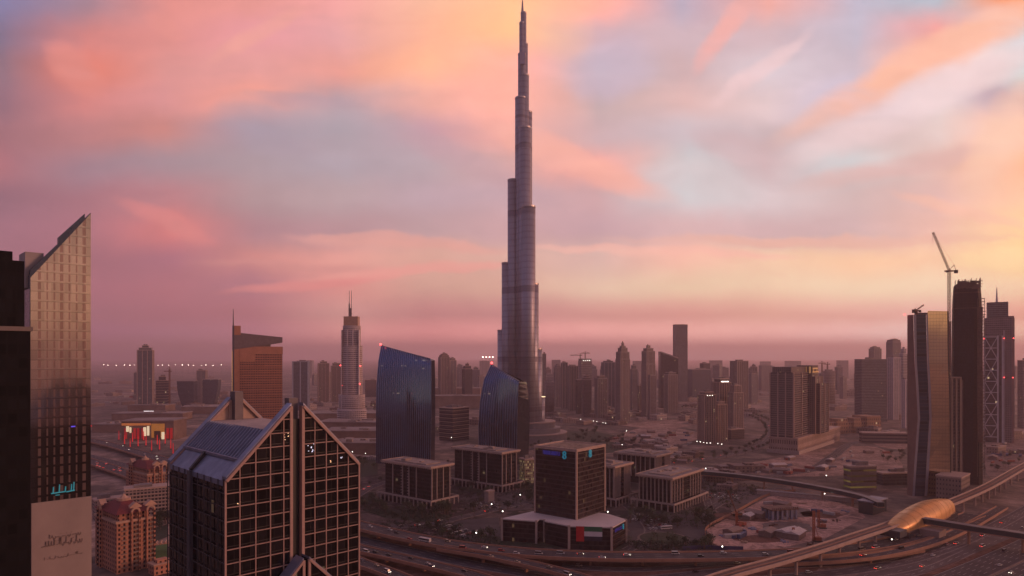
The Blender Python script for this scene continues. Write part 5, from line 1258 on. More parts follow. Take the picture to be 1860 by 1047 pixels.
for k in range(18):
    p = G(266+(k % 9)*5.6, 762+(k//9)*3.2+(k % 9)*.3, 12)
    t = thing('roof_lamp', 'small white lamp, %s row, number %d from the left above the lit mall entrance' % (('back', 'front')[k//9], k % 9+1), 'lamp', (p.x, p.y, 0), 0, 'lamps in two rows above the lit mall entrance')
    MB().cyl(0, 0, 0, 12, .3, 5).build('pole', DARKM, t); MB().sphere((0, 0, 12.6), 1.0, 5).build('lamp', lamp_mat('lamp_soft', (1, .88, .7), 1.3), t)
sg = thing('billboard', 'bright white lit strip sign at the foot of the lone blue-grey tower', 'sign', G(270, 748, 16)); MB().box(-13, 13, 0, 1.2, -1, 1.6).build('panel', lamp_mat('sign_white', (1, .93, .95), 1.6), sg); MB().box(-14, -13, 0, 1, -16, 2).build('post', DARKM, sg); MB().box(13, 14, 0, 1, -16, 2).build('post', DARKM, sg)
sg = thing('billboard', 'red lit strip sign low beside the slanted glass tower', 'sign', G(175, 774, 8)); MB().box(-14, 14, 0, 1, -1.4, 1.4).build('panel', lamp_mat('sign_red', (.9, .03, .03), .6), sg); MB().box(-1, 1, .2, 1, -8, -1.4).build('post', DARKM, sg)

# low houses scattered over the plain: one of each of three kinds, copied
LOWM = [plain('low_house_buff', (.32, .235, .20), .9, vs=.05, var=.25), plain('low_house_brown', (.20, .14, .125), .9, vs=.05, var=.25), plain('low_house_pale', (.42, .33, .30), .9, vs=.05)]
protos = []
for k in range(4):
    t = thing('low_house', '', 'house', (0, 0, 0)); m = MB().box(-14, 14, -9, 9, 0, 8)
    if k % 2: m.box(-14, -2, 9, 17, 0, 8)
    m.box(-6+3*k, 2+3*k, -5, 5, 8, 11); m.build('wall', facade('low_%d' % k, ((.30, .22, .19), (.19, .135, .12), (.40, .31, .28), (.25, .17, .14))[k], (.05, .04, .04), fl=3.8, bay=4, wx=.4, wz=.45, lit=.012, ls=1.2, rough=.5), t)
    m = MB().box(-14.5, 14.5, -9.5, 9.5, 8, 8.8); m.build('parapet', LOWM[k % 3], t); protos.append(t)
rr = random.Random(11); used = [0]*4; cnt = 0
ZONES = [(168, 420, 690, 745, 46, 'left plain'), (520, 690, 722, 752, 16, 'plain behind the mall'), (690, 880, 690, 712, 14, 'plain behind the blue towers'), (1000, 1270, 742, 772, 30, 'ground before the tower cluster'), (1230, 1420, 700, 760, 30, 'plain left of the twin slabs'), (1480, 1650, 690, 750, 26, 'plain before the blue-grey slab'), (1790, 1860, 790, 830, 8, 'land beyond the railway at right'), (1105, 1265, 806, 838, 16, 'blocks behind the finned offices'), (1280, 1395, 850, 895, 9, 'land above the building site'), (540, 686, 800, 838, 10, 'land right of the gable points'), (1440, 1640, 762, 800, 14, 'land around the palace'), (790, 868, 760, 800, 8, 'gap between the blue towers')]
for a, b_, y0, y1, n, zn in ZONES:
    for k in range(n):
        p = G(rr.uniform(a, b_), rr.uniform(y0, y1)); i = rr.randrange(4); s = rr.uniform(.7, 1.5)*(1.2 if p.y > 2500 else .8 if p.y < 1200 else .9)
        lb = 'small low flat roofed house among those on the '+zn
        args = dict(label=lb, group='low houses on the '+zn)
        if not used[i]:
            t = protos[i]; used[i] = 1; t.location = p; t.rotation_euler = (0, 0, R(rr.choice((20, 39, 51, -20)))); t.scale = (s, s, s); t['label'] = lb; t['group'] = args['group']
        else: dup(protos[i], p, R(rr.choice((20, 39, 51, -20, 5))), scale=(s*rr.uniform(.8, 1.6), s, s*rr.uniform(.7, 1.4)), **args)
# far floodlights and skyline haze blocks
fm = thing('floodlight_mast', 'tiny far white floodlight in the row left of the terracotta hotel', 'lamp', (0, 0, 0), 0, 'far floodlights along the left horizon')
MB().cyl(0, 0, 0, 40, 1.2, 5, .8).build('mast', DARKM, fm); MB().sphere((0, 0, 42), 3.0, 5, .45).build('lamp', L_FAR, fm)
xs_ = [189, 196, 211, 226, 236, 244, 287, 295, 306, 319, 331, 342, 351, 366, 374, 387, 402, 536, 545]
for k, px_ in enumerate(xs_):
    Y = 6000+rr.uniform(-200, 200); p = (XA(px_, Y), Y, max(0, ZA(663+(.0 if px_ > 280 else 2)+rr.uniform(-.8, .8), Y)-42))
    p = (p[0], p[1], 0); hs = max(.5, (ZA(663.5+rr.uniform(-.8, .8), Y))/42)
    if k == 0: fm.location = p; fm.scale = (.75, .75, hs)
    else: dup(fm, p, 0, scale=(.75*rr.uniform(.6, 1.2),)*2+(hs,))
for k, (px_, w_, tp, Y) in enumerate([(560, 20, 655, 5200), (700, 26, 657, 5600), (740, 18, 656, 5300), (1010, 16, 654, 5000), (1160, 22, 656, 5400), (1300, 24, 655, 5200), (1345, 18, 657, 5600), (1440, 30, 656, 5800), (1530, 22, 655, 5000), (1390, 20, 657, 6000), (640, 14, 656, 5400), (880, 18, 656, 5900)]):
    T('distant_tower', 'very faint far block on the horizon, number %d from the left of those far blocks' % (sorted([560,700,740,1010,1160,1300,1345,1440,1530,1390,640,880]).index(px_)+1), 'tower', px_-w_/2, px_+w_/2, tp, Y, GRY, plant=False, group='faint far blocks on the horizon')

# ================================================================ earth with tracks, scrub and rubble
def earth(name, col):
    m_, q = base_mat(name); tc = q.n('ShaderNodeTexCoord').outputs['Object']
    wob = q.v('ADD', tc, q.v('SCALE', q.v('SUBTRACT', q.noise(tc, .02, 3)[1], (.5, .5, .5)), 34))
    n1 = q.noise(tc, .025, 6, .65)[0]; n2 = q.noise(tc, .25, 6, .72)[0]
    tr = None
    for sc_ in (.014, .03):
        v_ = q.n('ShaderNodeTexVoronoi', feature='DISTANCE_TO_EDGE'); q.put(v_.inputs['Vector'], wob); v_.inputs['Scale'].default_value = sc_
        e = q.m('LESS_THAN', v_.outputs['Distance'], .028); tr = e if tr is None else q.m('MAXIMUM', tr, q.m('MULTIPLY', e, .7))
    c = q.v('SCALE', col, q.mapr(n1, .34, .66, .42, 1.35)); c = q.v('SCALE', c, q.mapr(n2, .32, .68, .5, 1.5))
    c = q.mix(q.m('MULTIPLY', tr, .45), c, tuple(min(1, k*1.55) for k in col)+(1,))
    c = q.mix(q.mapr(q.noise(tc, .09, 5, .7)[0], .60, .66, 0, .75), c, (.035, .034, .022, 1))
    p = q.n('ShaderNodeBsdfPrincipled'); q.put(p.inputs['Base Color'], c); p.inputs['Roughness'].default_value = .95; p.inputs['Specular IOR Level'].default_value = .15
    q.put(q.n('ShaderNodeOutputMaterial').inputs[0], p.outputs[0]); MATS[name] = m_; return m_
# ================================================================ roads, flyovers, railway
ASPH = plain('asphalt', (.046, .035, .040), .8, vs=.06, var=.28); ASPH2 = plain('worn_asphalt', (.085, .062, .062), .85, vs=.05, var=.28)
PARA = plain('parapet_concrete', (.33, .165, .11), .8, vs=.2); DECK = plain('deck_concrete', (.17, .105, .085), .85, vs=.15, var=.2)
MARK = plain('road_paint', (.42, .37, .36), .7, vs=.6, var=.25)
GREEN = plain('grass_green', (.026, .034, .018), .95, vs=.25, var=.4); SANDY = earth('pale_sand', (.34, .225, .18)); PAVE = plain('paving', (.17, .12, .11), .9, vs=.2, var=.22)
SOIL = earth('raw_soil', (.13, .065, .048))
def city_floor(name):
    m_, q = base_mat(name); tc = q.n('ShaderNodeTexCoord').outputs['Object']; mp = q.n('ShaderNodeMapping'); q.put(mp.inputs[0], tc); mp.inputs['Rotation'].default_value = (0, 0, R(39))
    def vor(sc_):
        v_ = q.n('ShaderNodeTexVoronoi', distance='CHEBYCHEV', feature='F1'); q.put(v_.inputs['Vector'], mp.outputs[0]); v_.inputs['Scale'].default_value = sc_; return q.sep(v_.outputs['Color'])
    a, b_, _ = vor(.035); c_, d_, _ = vor(.16)
    n1 = q.noise(mp.outputs[0], .03, 6, .65)[0]; n2 = q.noise(mp.outputs[0], .35, 5, .7)[0]
    col = q.ramp(a, [(0, (.05, .037, .038, 1)), (.3, (.075, .054, .052, 1)), (.55, (.042, .036, .034, 1)), (.8, (.11, .078, .07, 1)), (1, (.06, .045, .045, 1))], 'CONSTANT')
    col = q.mix(q.mapr(n1, .50, .60, 0, .8), col, (.022, .027, .015, 1))
    col = q.mix(q.mapr(c_, .80, .86, 0, .55), col, (.19, .14, .125, 1))
    col = q.v('SCALE', col, q.mapr(n2, .3, .7, .6, 1.45))
    p = q.n('ShaderNodeBsdfPrincipled'); q.put(p.inputs['Base Color'], col); p.inputs['Roughness'].default_value = .9; p.inputs['Specular IOR Level'].default_value = .2
    q.put(q.n('ShaderNodeOutputMaterial').inputs[0], p.outputs[0]); return m_
def patch(name, pts, mt, z, wob=0):
    m = MB(); P = [G(a, b_, z) for a, b_ in pts]
    if wob:
        P = smooth_path(P+[P[0]], 5)[:-1]
    m.v = [tuple(p) for p in P]; m.f = [tuple(range(len(P)))]; return nm(m.build(name, mt), 'structure')
# district sheets (downtown blocks are paved, darker than the desert)
patch('district_paving', [(655, 968), (760, 985), (905, 1000), (1140, 1003), (1300, 1000), (1330, 930), (1290, 870), (1100, 835), (960, 830), (700, 845), (640, 880)], city_floor('district_paving'), .10)
patch('interchange_soil', [(560, 985), (700, 975), (900, 1000), (1150, 1010), (1500, 1005), (1640, 1000), (1500, 1200), (500, 1250)], SOIL, .06)
patch('parking_lot', [(805, 962), (838, 945), (905, 940), (912, 990), (850, 984)], ASPH, .16)
patch('parking_lot', [(1140, 905), (1230, 930), (1290, 925), (1300, 975), (1265, 995), (1180, 995), (1140, 960)], ASPH, .16)
patch('parking_lot', [(835, 905), (930, 880), (965, 900), (968, 925), (870, 930)], ASPH2, .17)
patch('parking_lot', [(1275, 868), (1390, 890), (1370, 915), (1290, 915)], ASPH2, .17)
patch('lawn', [(655, 925), (700, 942), (800, 950), (815, 935), (700, 925)], GREEN, .22)
patch('lawn', [(835, 880), (905, 865), (960, 872), (940, 885), (860, 895)], GREEN, .22)
patch('lawn', [(845, 968), (905, 990), (1060, 998), (1125, 1001), (1132, 992), (990, 985), (905, 975)], GREEN, .22)
patch('lawn', [(278, 960), (305, 952), (305, 975), (280, 985)], GREEN, .22)
patch('lawn', [(276, 995), (305, 985), (305, 1012), (280, 1018)], plain('lit_lawn', (.06, .13, .03), .95, vs=.3), .22)  # lit copy of the grass: the light is put into its brighter green
# roundabout
P_ = G(1205, 979); c0 = [(P_.x+22*math.cos(2*math.pi*i/36), P_.y+22*math.sin(2*math.pi*i/36)) for i in range(36)]
m = MB().prism([(P_.x+34*math.cos(2*math.pi*i/36), P_.y+34*math.sin(2*math.pi*i/36)) for i in range(36)], 0, .24); nm(m.build('roundabout_road', ASPH), 'structure')
m = MB().prism(c0, .1, .45); nm(m.build('roundabout_island', PAVE), 'structure')
m = MB().prism([(P_.x+20*math.cos(2*math.pi*i/36), P_.y+20*math.sin(2*math.pi*i/36)) for i in range(36)], .2, .52); nm(m.build('roundabout_lawn', GREEN), 'structure')
# park and lots farther off
patch('park', [(965, 815), (1000, 785), (1075, 783), (1160, 800), (1180, 815), (1090, 825), (980, 830)], GREEN, .12)
patch('park', [(640, 845), (655, 828), (686, 830), (686, 862), (650, 868)], GREEN, .2)
patch('sand_lot', [(1090, 800), (1180, 775), (1265, 785), (1262, 800), (1190, 812)], SANDY, .12, 1)
patch('sand_lot', [(1120, 772), (1230, 762), (1265, 770), (1200, 780)], SANDY, .13, 1)
patch('sand_lot', [(1290, 850), (1392, 836), (1530, 812), (1600, 815), (1640, 850), (1560, 862), (1450, 866), (1370, 862)], SANDY, .1, 1)
patch('sand_lot', [(1560, 792), (1640, 795), (1645, 815), (1600, 812)], SANDY, .12, 1)
patch('sand_lot', [(1790, 805), (1858, 800), (1900, 850), (1800, 870)], earth('dull_sand', (.22, .15, .13)), .12, 1)
patch('construction_ground', [(1283, 962), (1395, 903), (1440, 896), (1500, 906), (1560, 925), (1572, 940), (1500, 978), (1400, 1000), (1330, 1003), (1290, 985)], earth('site_sand', (.42, .26, .21)), .20)
m = MB()
def rut(a, b_, r, r2, an, mt, z, nme):
    p = G(a, b_); mm = MB(); n = 26; rr = random.Random(int(a))
    pts = []
    for i in range(n):
        t_ = 2*math.pi*i/n; k = 1+rr.uniform(-.12, .12); x_, y_ = r*k*math.cos(t_), r2*k*math.sin(t_); pts.append((p.x+x_*math.cos(R(an))-y_*math.sin(R(an)), p.y+x_*math.sin(R(an))+y_*math.cos(R(an))))
    mm.prism(pts, 0, z); return nm(mm.build(nme, mt), 'structure')
rut(1378, 980, 20, 12, 5, SOIL, .34, 'excavation_pit'); rut(1430, 958, 24, 20, 20, plain('wet_soil', (.12, .085, .075), .8, vs=.1, var=.3), .32, 'excavation_pit'); rut(1430, 930, 26, 24, 20, MATS['wet_soil'], .33, 'excavation_pit'); rut(1345, 940, 16, 26, 60, SOIL, .31, 'excavation_pit'); rut(1490, 935, 20, 16, 0, SOIL, .33, 'excavation_pit')

ROADS = {}
def road(name, pts, w, z=.3, mt=None, lanes=3, kerb=True):
    path = smooth_path([G(a, b_) for a, b_ in pts], 8)
    m = sheet(MB(), path, -w/2, w/2, z); o = nm(m.build(name, mt or ASPH), 'structure')
    mm = MB()
    for k in range(1, lanes): dashes(mm, path, -w/2+w*k/lanes, .25, z+.03)
    for s in (-1, 1): sheet(mm, path, s*(w/2-.5)-.12, s*(w/2-.5)+.12, z+.03)
    nm(mm.build('lane_marking', MARK), 'structure')
    if kerb:
        kb_ = ribbon(MB(), path, -w/2-.5, -w/2, 0, z+.13); ribbon(kb_, path, w/2, w/2+.5, 0, z+.13); nm(kb_.build('kerb', PAVE), 'structure')
    return path
ROADS['boulevard'] = road('road', [(640, 960), (720, 957), (778, 954), (840, 940), (905, 925), (990, 905), (1080, 880), (1150, 862)], 12)
ROADS['site_road'] = road('road', [(1290, 925), (1330, 905), (1410, 888), (1470, 900), (1540, 915)], 10, lanes=2)
ROADS['curve_road'] = road('road', [(1250, 858), (1330, 872), (1397, 866), (1440, 860), (1478, 852), (1515, 828), (1550, 806), (1640, 790)], 16, mt=ASPH2)
ROADS['tree_boulevard'] = road('road', [(1160, 850), (1240, 840), (1330, 826), (1385, 808), (1402, 788), (1385, 765), (1330, 748), (1240, 742)], 16, mt=ASPH2)
ROADS['ring'] = road('road', [(640, 905), (690, 880), (800, 852), (840, 838), (960, 818), (1000, 800)], 12, lanes=2)
ROADS['cross_a'] = road('road', [(1140, 1000), (1165, 985), (1180, 960), (1140, 920), (1100, 900)], 10, lanes=2)
ROADS['far_a'] = road('road', [(170, 760), (330, 752), (520, 760), (700, 750)], 20, mt=ASPH2, kerb=False)
ROADS['far_b'] = road('road', [(1080, 745), (1250, 735), (1400, 722), (1560, 716), (1650, 712)], 22, mt=ASPH2, kerb=False)
ROADS['far_c'] = road('road', [(1240, 770), (1420, 752), (1540, 742), (1650, 745)], 18, mt=ASPH2, kerb=False)
ROADS['ground_a'] = road('road', [(560, 960), (640, 978), (720, 996), (800, 1014), (880, 1030), (980, 1046), (1100, 1062)], 15, mt=plain('blue_asphalt', (.035, .034, .045), .8, vs=.06, var=.25))
ROADS['ground_b'] = road('road', [(1000, 1085), (1120, 1060), (1250, 1045), (1400, 1030), (1520, 1024), (1640, 1012), (1740, 985)], 12)
ROADS['ground_c'] = road('road', [(1020, 1030), (1150, 1036), (1300, 1026), (1440, 1018), (1560, 1014)], 10, lanes=2)
ROADS['ramp_a'] = road('road', [(1100, 1090), (1260, 1066), (1420, 1050), (1560, 1036), (1680, 1010), (1770, 975), (1840, 940), (1900, 905)], 13)
ROADS['ramp_b'] = road('road', [(1250, 1100), (1400, 1072), (1540, 1058), (1640, 1046), (1700, 1030), (1760, 1003)], 9, lanes=2)
ROADS['lot_road'] = road('road', [(1140, 905), (1200, 895), (1270, 890), (1290, 925)], 8, lanes=2)
ROADS['left_ground'] = road('road', [(120, 818), (200, 838), (300, 866), (420, 905)], 14)
patch('sand_strip', [(1500, 1020), (1560, 1010), (1660, 1000), (1720, 1010), (1650, 1055), (1560, 1090), (1420, 1100)], earth('pink_soil', (.25, .165, .14)), .14)
patch('sand_strip', [(1090, 1022), (1300, 1020), (1430, 1013), (1430, 1018), (1300, 1034), (1100, 1044)], SOIL, .15)

def flyover(label, pts, w, z, name='flyover', pier_step=38, lanes=3, cat='bridge', zs=None, para=1.1):
    P = [G(a, b_, (zs[i] if zs else z)) for i, (a, b_) in enumerate(pts)]
    path = smooth_path(P, 8); t = thing(name, label, cat, (0, 0, 0))
    ribbon(MB(), path, -w/2, w/2, -1.7, -.05).build('deck', DECK, t)
    sheet(MB(), path, -w/2+.5, w/2-.5, .0).build('carriageway', ASPH, t)
    mm = MB()
    for k in range(1, lanes): dashes(mm, path, -w/2+w*k/lanes, .25, .03)
    for s in (-1, 1): sheet(mm, path, s*(w/2-1.1)-.13, s*(w/2-1.1)+.13, .03)
    mm.build('lane_marking', MARK, t)
    for s in (-1, 1):
        a, b_ = (-w/2-.3, -w/2+.35) if s < 0 else (w/2-.35, w/2+.3)
        ribbon(MB(), path, a, b_, -1.2, para).build('parapet', PARA, t)
    acc = 0; pm = None; i0 = 0
    for i in range(1, len(path)):
        acc += (path[i]-path[i-1]).length
        if acc > pier_step and path[i].z > 4 and path[i].y > 150:
            acc = 0; p = path[i]; s = side_of(path, i); an = math.atan2(s.y, s.x)
            m = MB(); m.cb(0, 0, 0, 2.6, 1.6, p.z-3.2); m.loft([[(-1.6,-1,p.z-3.4),(1.6,-1,p.z-3.4),(1.6,1,p.z-3.4),(-1.6,1,p.z-3.4)], [(-w*.38,-1,p.z-1.72),(w*.38,-1,p.z-1.72),(w*.38,1,p.z-1.72),(-w*.38,1,p.z-1.72)]])
            m.build('pier', PARA, t, loc=(p.x, p.y, 0), rz=an)
    return path
FLY = {}
FLY['main'] = flyover('broad curving flyover sweeping past the white roofed podium, farthest of the flyovers', [(500, 915), (590, 938), (650, 954), (700, 966), (760, 979), (830, 991), (900, 999), (970, 1005), (1050, 1009), (1150, 1011), (1300, 1010), (1420, 1006), (1520, 1000), (1620, 985), (1700, 962), (1770, 935)], 19, 7, zs=[7]*11+[6.5, 5.5, 4.2, 2.5, 1.2], lanes=4)
FLY['branch'] = flyover('slip flyover peeling off the broad one towards the bottom of the photo', [(800, 995), (870, 1006), (930, 1018), (1000, 1034), (1060, 1051), (1130, 1075), (1220, 1115)], 11, 6.4, lanes=2)
FLY['low_a'] = flyover('middle flyover in the lower left, above the dark ground road', [(540, 960), (600, 978), (652, 997), (710, 1010), (780, 1026), (860, 1046), (960, 1078)], 13, 5.5, lanes=3)
FLY['low_b'] = flyover('nearest flyover in the bottom left corner of the interchange', [(560, 985), (620, 1008), (660, 1024), (710, 1042), (770, 1068), (860, 1110)], 12, 5.5, lanes=3)
FLY['mid'] = flyover('low flyover behind the orange retaining wall, passing under the railway', [(1380, 1026), (1450, 1021), (1530, 1016), (1610, 1006), (1690, 986), (1760, 956), (1820, 922)], 10, 5, lanes=2, zs=[.6, 3, 5, 5, 4, 2, .6])
rw = thing('retaining_wall', 'long orange brown retaining wall below the low flyover, bottom right', 'wall', (0, 0, 0)); ribbon(MB(), smooth_path([G(1480, 1024), G(1560, 1020), G(1630, 1013), G(1680, 1004)], 5), -.3, .3, 0, 4.5).build('face', PARA, rw)
FLY['left_a'] = flyover('left highway viaduct passing in front of the lit shops', [(60, 775), (130, 792), (200, 808), (270, 828), (330, 846), (420, 880)], 22, 6, lanes=5)
FLY['left_b'] = flyover('left highway viaduct nearer the red roofed hotels, full of brake lights', [(60, 805), (130, 828), (200, 850), (260, 872), (330, 905), (420, 950)], 20, 6, lanes=4)

# the wide highway at the lower right
via_px = [(1000, 1190), (1180, 1100), (1310, 1048), (1410, 1020), (1500, 993), (1560, 973), (1620, 953), (1680, 930), (1735, 910), (1790, 886), (1830, 864), (1862, 846), (1950, 800)]
ZV = 14.0
VP = smooth_path([G(a, b_, ZV) for a, b_ in via_px], 8)
flat = [Vector((p.x, p.y, 0)) for p in VP]
HWp = smooth_path([Vector((60, 262, 0)), Vector((197, 392, 0)), Vector((377, 523, 0)), Vector((490, 610, 0)), Vector((620, 725, 0)), Vector((760, 868, 0)), Vector((1000, 1120, 0)), Vector((1500, 1640, 0))], 8)
m = MB(); sheet(m, HWp, -14, 14+44, .30); nm(m.build('highway', ASPH), 'structure')
m = MB(); sheet(m, HWp, -46, -20, .31); nm(m.build('service_road', ASPH2), 'structure')
mm = MB()
for o_ in (-10, -6.3, -2.6, 1.1, 4.8, 14, 17.7, 21.4, 25.1, 28.8, 40, 44, 48): dashes(mm, HWp, o_, .3, .335)
for o_ in (-13.4, 8.8, 11.2, 32.6, 36.5, 52): sheet(mm, HWp, o_-.15, o_+.15, .335)
for o_ in (-42, -33, -24): dashes(mm, HWp, o_, .25, .345)
nm(mm.build('lane_marking', MARK), 'structure')
m = ribbon(MB(), HWp, 9.4, 10.6, .2, 1.15); nm(m.build('median', PAVE), 'structure')
m = ribbon(MB(), HWp, 33.4, 35.4, .2, .6); ribbon(m, HWp, -19.6, -14.4, .1, .42); nm(m.build('verge', SOIL), 'structure')
# elevated railway
t = thing('railway_viaduct', 'elevated railway viaduct curving through the golden station', 'bridge', (0, 0, 0))
ribbon(MB(), VP, -5.2, 5.2, -.6, 0).build('deck', DECK, t)
ribbon(MB(), VP, -2.6, 2.6, -2.6, -.62).build('girder', PARA, t)
for a, b_ in ((-5.5, -4.9), (4.9, 5.5)): ribbon(MB(), VP, a, b_, -1.3, 1.25).build('parapet', plain('viaduct_parapet', (.40, .27, .23), .75, vs=.2), t)
for o_ in (-2.9, -1.5, 1.5, 2.9): ribbon(MB(), VP, o_-.12, o_+.12, .01, .22).build('rail', STEEL, t)
ribbon(MB(), VP, -.5, .5, .01, .5).build('walkway', PARA, t)
acc = 0
for i in range(1, len(VP)):
    acc += (VP[i]-VP[i-1]).length
    if acc > 26 and 300 < VP[i].y < 1200:
        acc = 0; p = VP[i]; s = side_of(VP, i); m = MB().cyl(0, 0, 0, ZV-4.2, 1.15, 10); m.loft([[(-1.4,-1.1,ZV-4.4),(1.4,-1.1,ZV-4.4),(1.4,1.1,ZV-4.4),(-1.4,1.1,ZV-4.4)], [(-3.4,-1.1,ZV-2.62),(3.4,-1.1,ZV-2.62),(3.4,1.1,ZV-2.62),(-3.4,1.1,ZV-2.62)]])
        m.build('pier', MATS['viaduct_parapet'], t, loc=(p.x, p.y, 0), rz=math.atan2(s.y, s.x))
# golden shell station
A_ = G(1612, 958, ZV); B_ = G(1718, 917, ZV); ax_ = (B_-A_); LS = ax_.length; ang = math.atan2(ax_.y, ax_.x)
st = thing('railway_station', 'golden shell shaped railway station straddling the elevated tracks', 'station', (A_.x, A_.y, 0), ang)
GOLD = plain('gold_panels', (.60, .32, .12), .42, .4, vs=.08, var=.15)
m = MB(); rings = []; NR = 22; NA = 20
for k in range(NR+1):
    u_ = k/NR; x_ = -2+u_*(LS+4)
    w_ = 12.6*(max(.0, 1-((u_-.60)/.62)**2))**.55 if u_ < .6 else 12.6*(1-.42*((u_-.6)/.4)**1.8)
    h_ = 14.8*(max(.0, 1-((u_-.66)/.68)**2))**.75 if u_ < .66 else 14.8*(1-.30*((u_-.66)/.34)**1.8)
    w_ = max(w_, .8); h_ = max(h_, .6)
    rings.append([(x_, -w_*math.cos(math.pi*i/NA)*1.0, ZV-5+(.0)+max(0, h_)*math.sin(math.pi*i/NA)**.8) for i in range(NA+1)])
n = NA+1; m.add([p for r_ in rings for p in r_], [(k*n+i, k*n+i+1, (k+1)*n+i+1, (k+1)*n+i) for k in range(NR) for i in range(NA)])
m.smooth = False; o = m.build('shell', GOLD, st)
for p in o.data.polygons: p.use_smooth = True
m = MB()
for k in range(0, NR+1, 2):
    r_ = rings[k]
    for a, b_ in zip(r_[:-1], r_[1:]): m.bar((a[0], a[1], a[2]+.05), (b_[0], b_[1], b_[2]+.05), .16)
m.build('panel_seam', plain('gold_seam', (.30, .14, .06), .5, .3), st)
m = MB(); r_ = rings[-1]; m.add(r_, [tuple(range(len(r_)))]); m.build('end_glass', plain('station_glass', (.05, .04, .04), .15), st)
m = MB()
for s in (-1, 1):
    e = [Vector(r_[0 if s < 0 else -1]) for r_ in rings]
    for a, b_ in zip(e[:-1], e[1:]): m.bar(a+Vector((0, 0, -.3)), b_+Vector((0, 0, -.3)), .9)
m.build('shell_edge', plain('shell_edge', (.34, .17, .09), .5, .3), st)
MB().box(LS*.12, LS*.98, -11, 11, 3.4, ZV-4.9).build('concourse', plain('concourse_glass', (.05, .045, .05), .2), st)
MB().box(LS*.2, LS*.9, -8, 8, 0, 3.4).build('base', PORCH, st)
m = MB().box(LS*.28, LS*.40, -26, -11.1, 0, 9); m.build('entrance_pod', plain('pod_stone', (.26, .18, .165), .8), st)
m = MB().box(-6, 8, -12, 4, ZV-6, ZV-.7); m.build('end_canopy', plain('canopy_dark', (.05, .048, .06), .5), st)
# footbridges
def footbridge(label, pts, w=6.5, h=4.6, z=10, mt=None, name='footbridge'):
    P = smooth_path([G(a, b_, z) for a, b_ in pts], 6); t = thing(name, label, 'bridge', (0, 0, 0))
    ribbon(MB(), P, -w/2, w/2, -.9, 0).build('deck', PARA, t)
    ribbon(MB(), P, -w/2+.3, w/2-.3, .0, h-.5).build('glazed_wall', plain('bridge_glass', (.035, .045, .05), .2), t)
    ribbon(MB(), P, -w/2-.2, w/2+.2, h-.5, h).build('roof', mt or plain('bridge_roof', (.19, .16, .16), .6, .1, vs=.1), t)
    acc = 99; m = MB()
    for i in range(1, len(P)):
        acc += (P[i]-P[i-1]).length
        if acc > 32: acc = 0; p = P[i]; MB().cb(0, 0, 0, 1.6, 1.6, z-.9).build('pier', PARA, t, loc=(p.x, p.y, 0))
    return P
footbridge('long enclosed footbridge running from the finned office blocks to the golden station', [(1262, 861), (1330, 867), (1400, 876), (1480, 889), (1560, 906), (1600, 921)])
footbridge('enclosed footbridge crossing the wide highway right of the golden station', [(1668, 948), (1700, 953), (1760, 963), (1820, 972), (1900, 984)], 7, 4.4, 12)
lk = thing('link_building', 'blue-grey roofed link hall between the long footbridge and the golden station', 'building', G(1585, 930, 0), R(40)); MB().box(-16, 16, -7, 7, 0, 12).build('wall', MATS['bridge_glass'], lk); MB().box(-17, 17, -8, 8, 12, 13).build('roof', plain('link_roof', (.22, .20, .25), .5, .2), lk)
sh_ = thing('site_shed_row', 'long pale roofed shed below the footbridge beside the building site', 'shed', G(1480, 906), R(-28)); MB().box(-60, 55, -4, 4, 0, 4).build('wall', PORCH, sh_); m = MB()
for k in range(14): m.box(-61+8.3*k, -61+8.3*k+7.8, -4.6, 4.6, 4, 4.5+.2*(k % 2))
m.build('roof', plain('shed_roof', (.24, .20, .20), .7, vs=.2), sh_)

# ---------------------------------------------------------------- the building site
RIGM = plain('rig_orange', (.36, .10, .045), .6, .2, vs=.5)
def rig(label, px_, py0, py1):
    b = G(px_, py1); h = ZA(py0, b.y); t = thing('drilling_rig', label, 'machine', b, 0)
    m = MB(); lattice(m, (0, 0, 1), (0, 0, h), 1.4, 2.2, .3); m.build('mast', RIGM, t)
    MB().box(1, 6, -1.8, 1.8, 1.2, 4).build('cab', RIGM, t); m = MB(); m.box(-.5, 6.5, -2.6, -1.5, 0, 1.2); m.box(-.5, 6.5, 1.5, 2.6, 0, 1.2); m.build('track', DARKM, t)
    m = MB(); m.bar((4, 0, 4), (.3, 0, h*.6), .35); m.build('brace', RIGM, t)
rig('tallest orange drilling rig in the middle of the building site', 1478, 928, 984)
rig('orange drilling rig just right of the tallest one', 1487, 926, 960)
rig('short orange rig left of the tallest one on the building site', 1441, 958, 978)
rig('orange rig by the left fence of the building site', 1338, 930, 956)
luffing_crane('orange mobile crane leaning over the left corner of the building site', tuple(G(1338, 954)), tuple(G(1338, 954)+Vector((0, 0, 10))), tuple(G(1338, 954)+Vector((-8, 0, 32))), 3, 1.2, .35)
fw = thing('column_formwork', 'cluster of blue-grey formwork columns under a rusty deck on the building site', 'formwork', G(1415, 941), R(15)); m = MB()
for a in range(6):
    for b_ in range(4): m.cb(-13+5.2*a, -8+5*b_, 0, 1.8, 1.8, 9.5)
m.build('column', plain('formwork_blue', (.20, .20, .28), .6), fw); m = MB(); m.box(-15, 15, -10, 8, 9.5, 10.3)
for k in range(14): m.box(-14+2.1*k, -13.6+2.1*k, -10, -9, 10.3, 12)
m.build('deck', plain('rust_deck', (.12, .06, .045), .8, vs=.3), fw)
rr = random.Random(21)
sp_ = [(1402, 955), (1458, 965), (1372, 962), (1500, 950), (1455, 915), (1535, 930), (1520, 948), (1350, 985), (1320, 975), (1470, 990), (1390, 935), (1425, 985)]
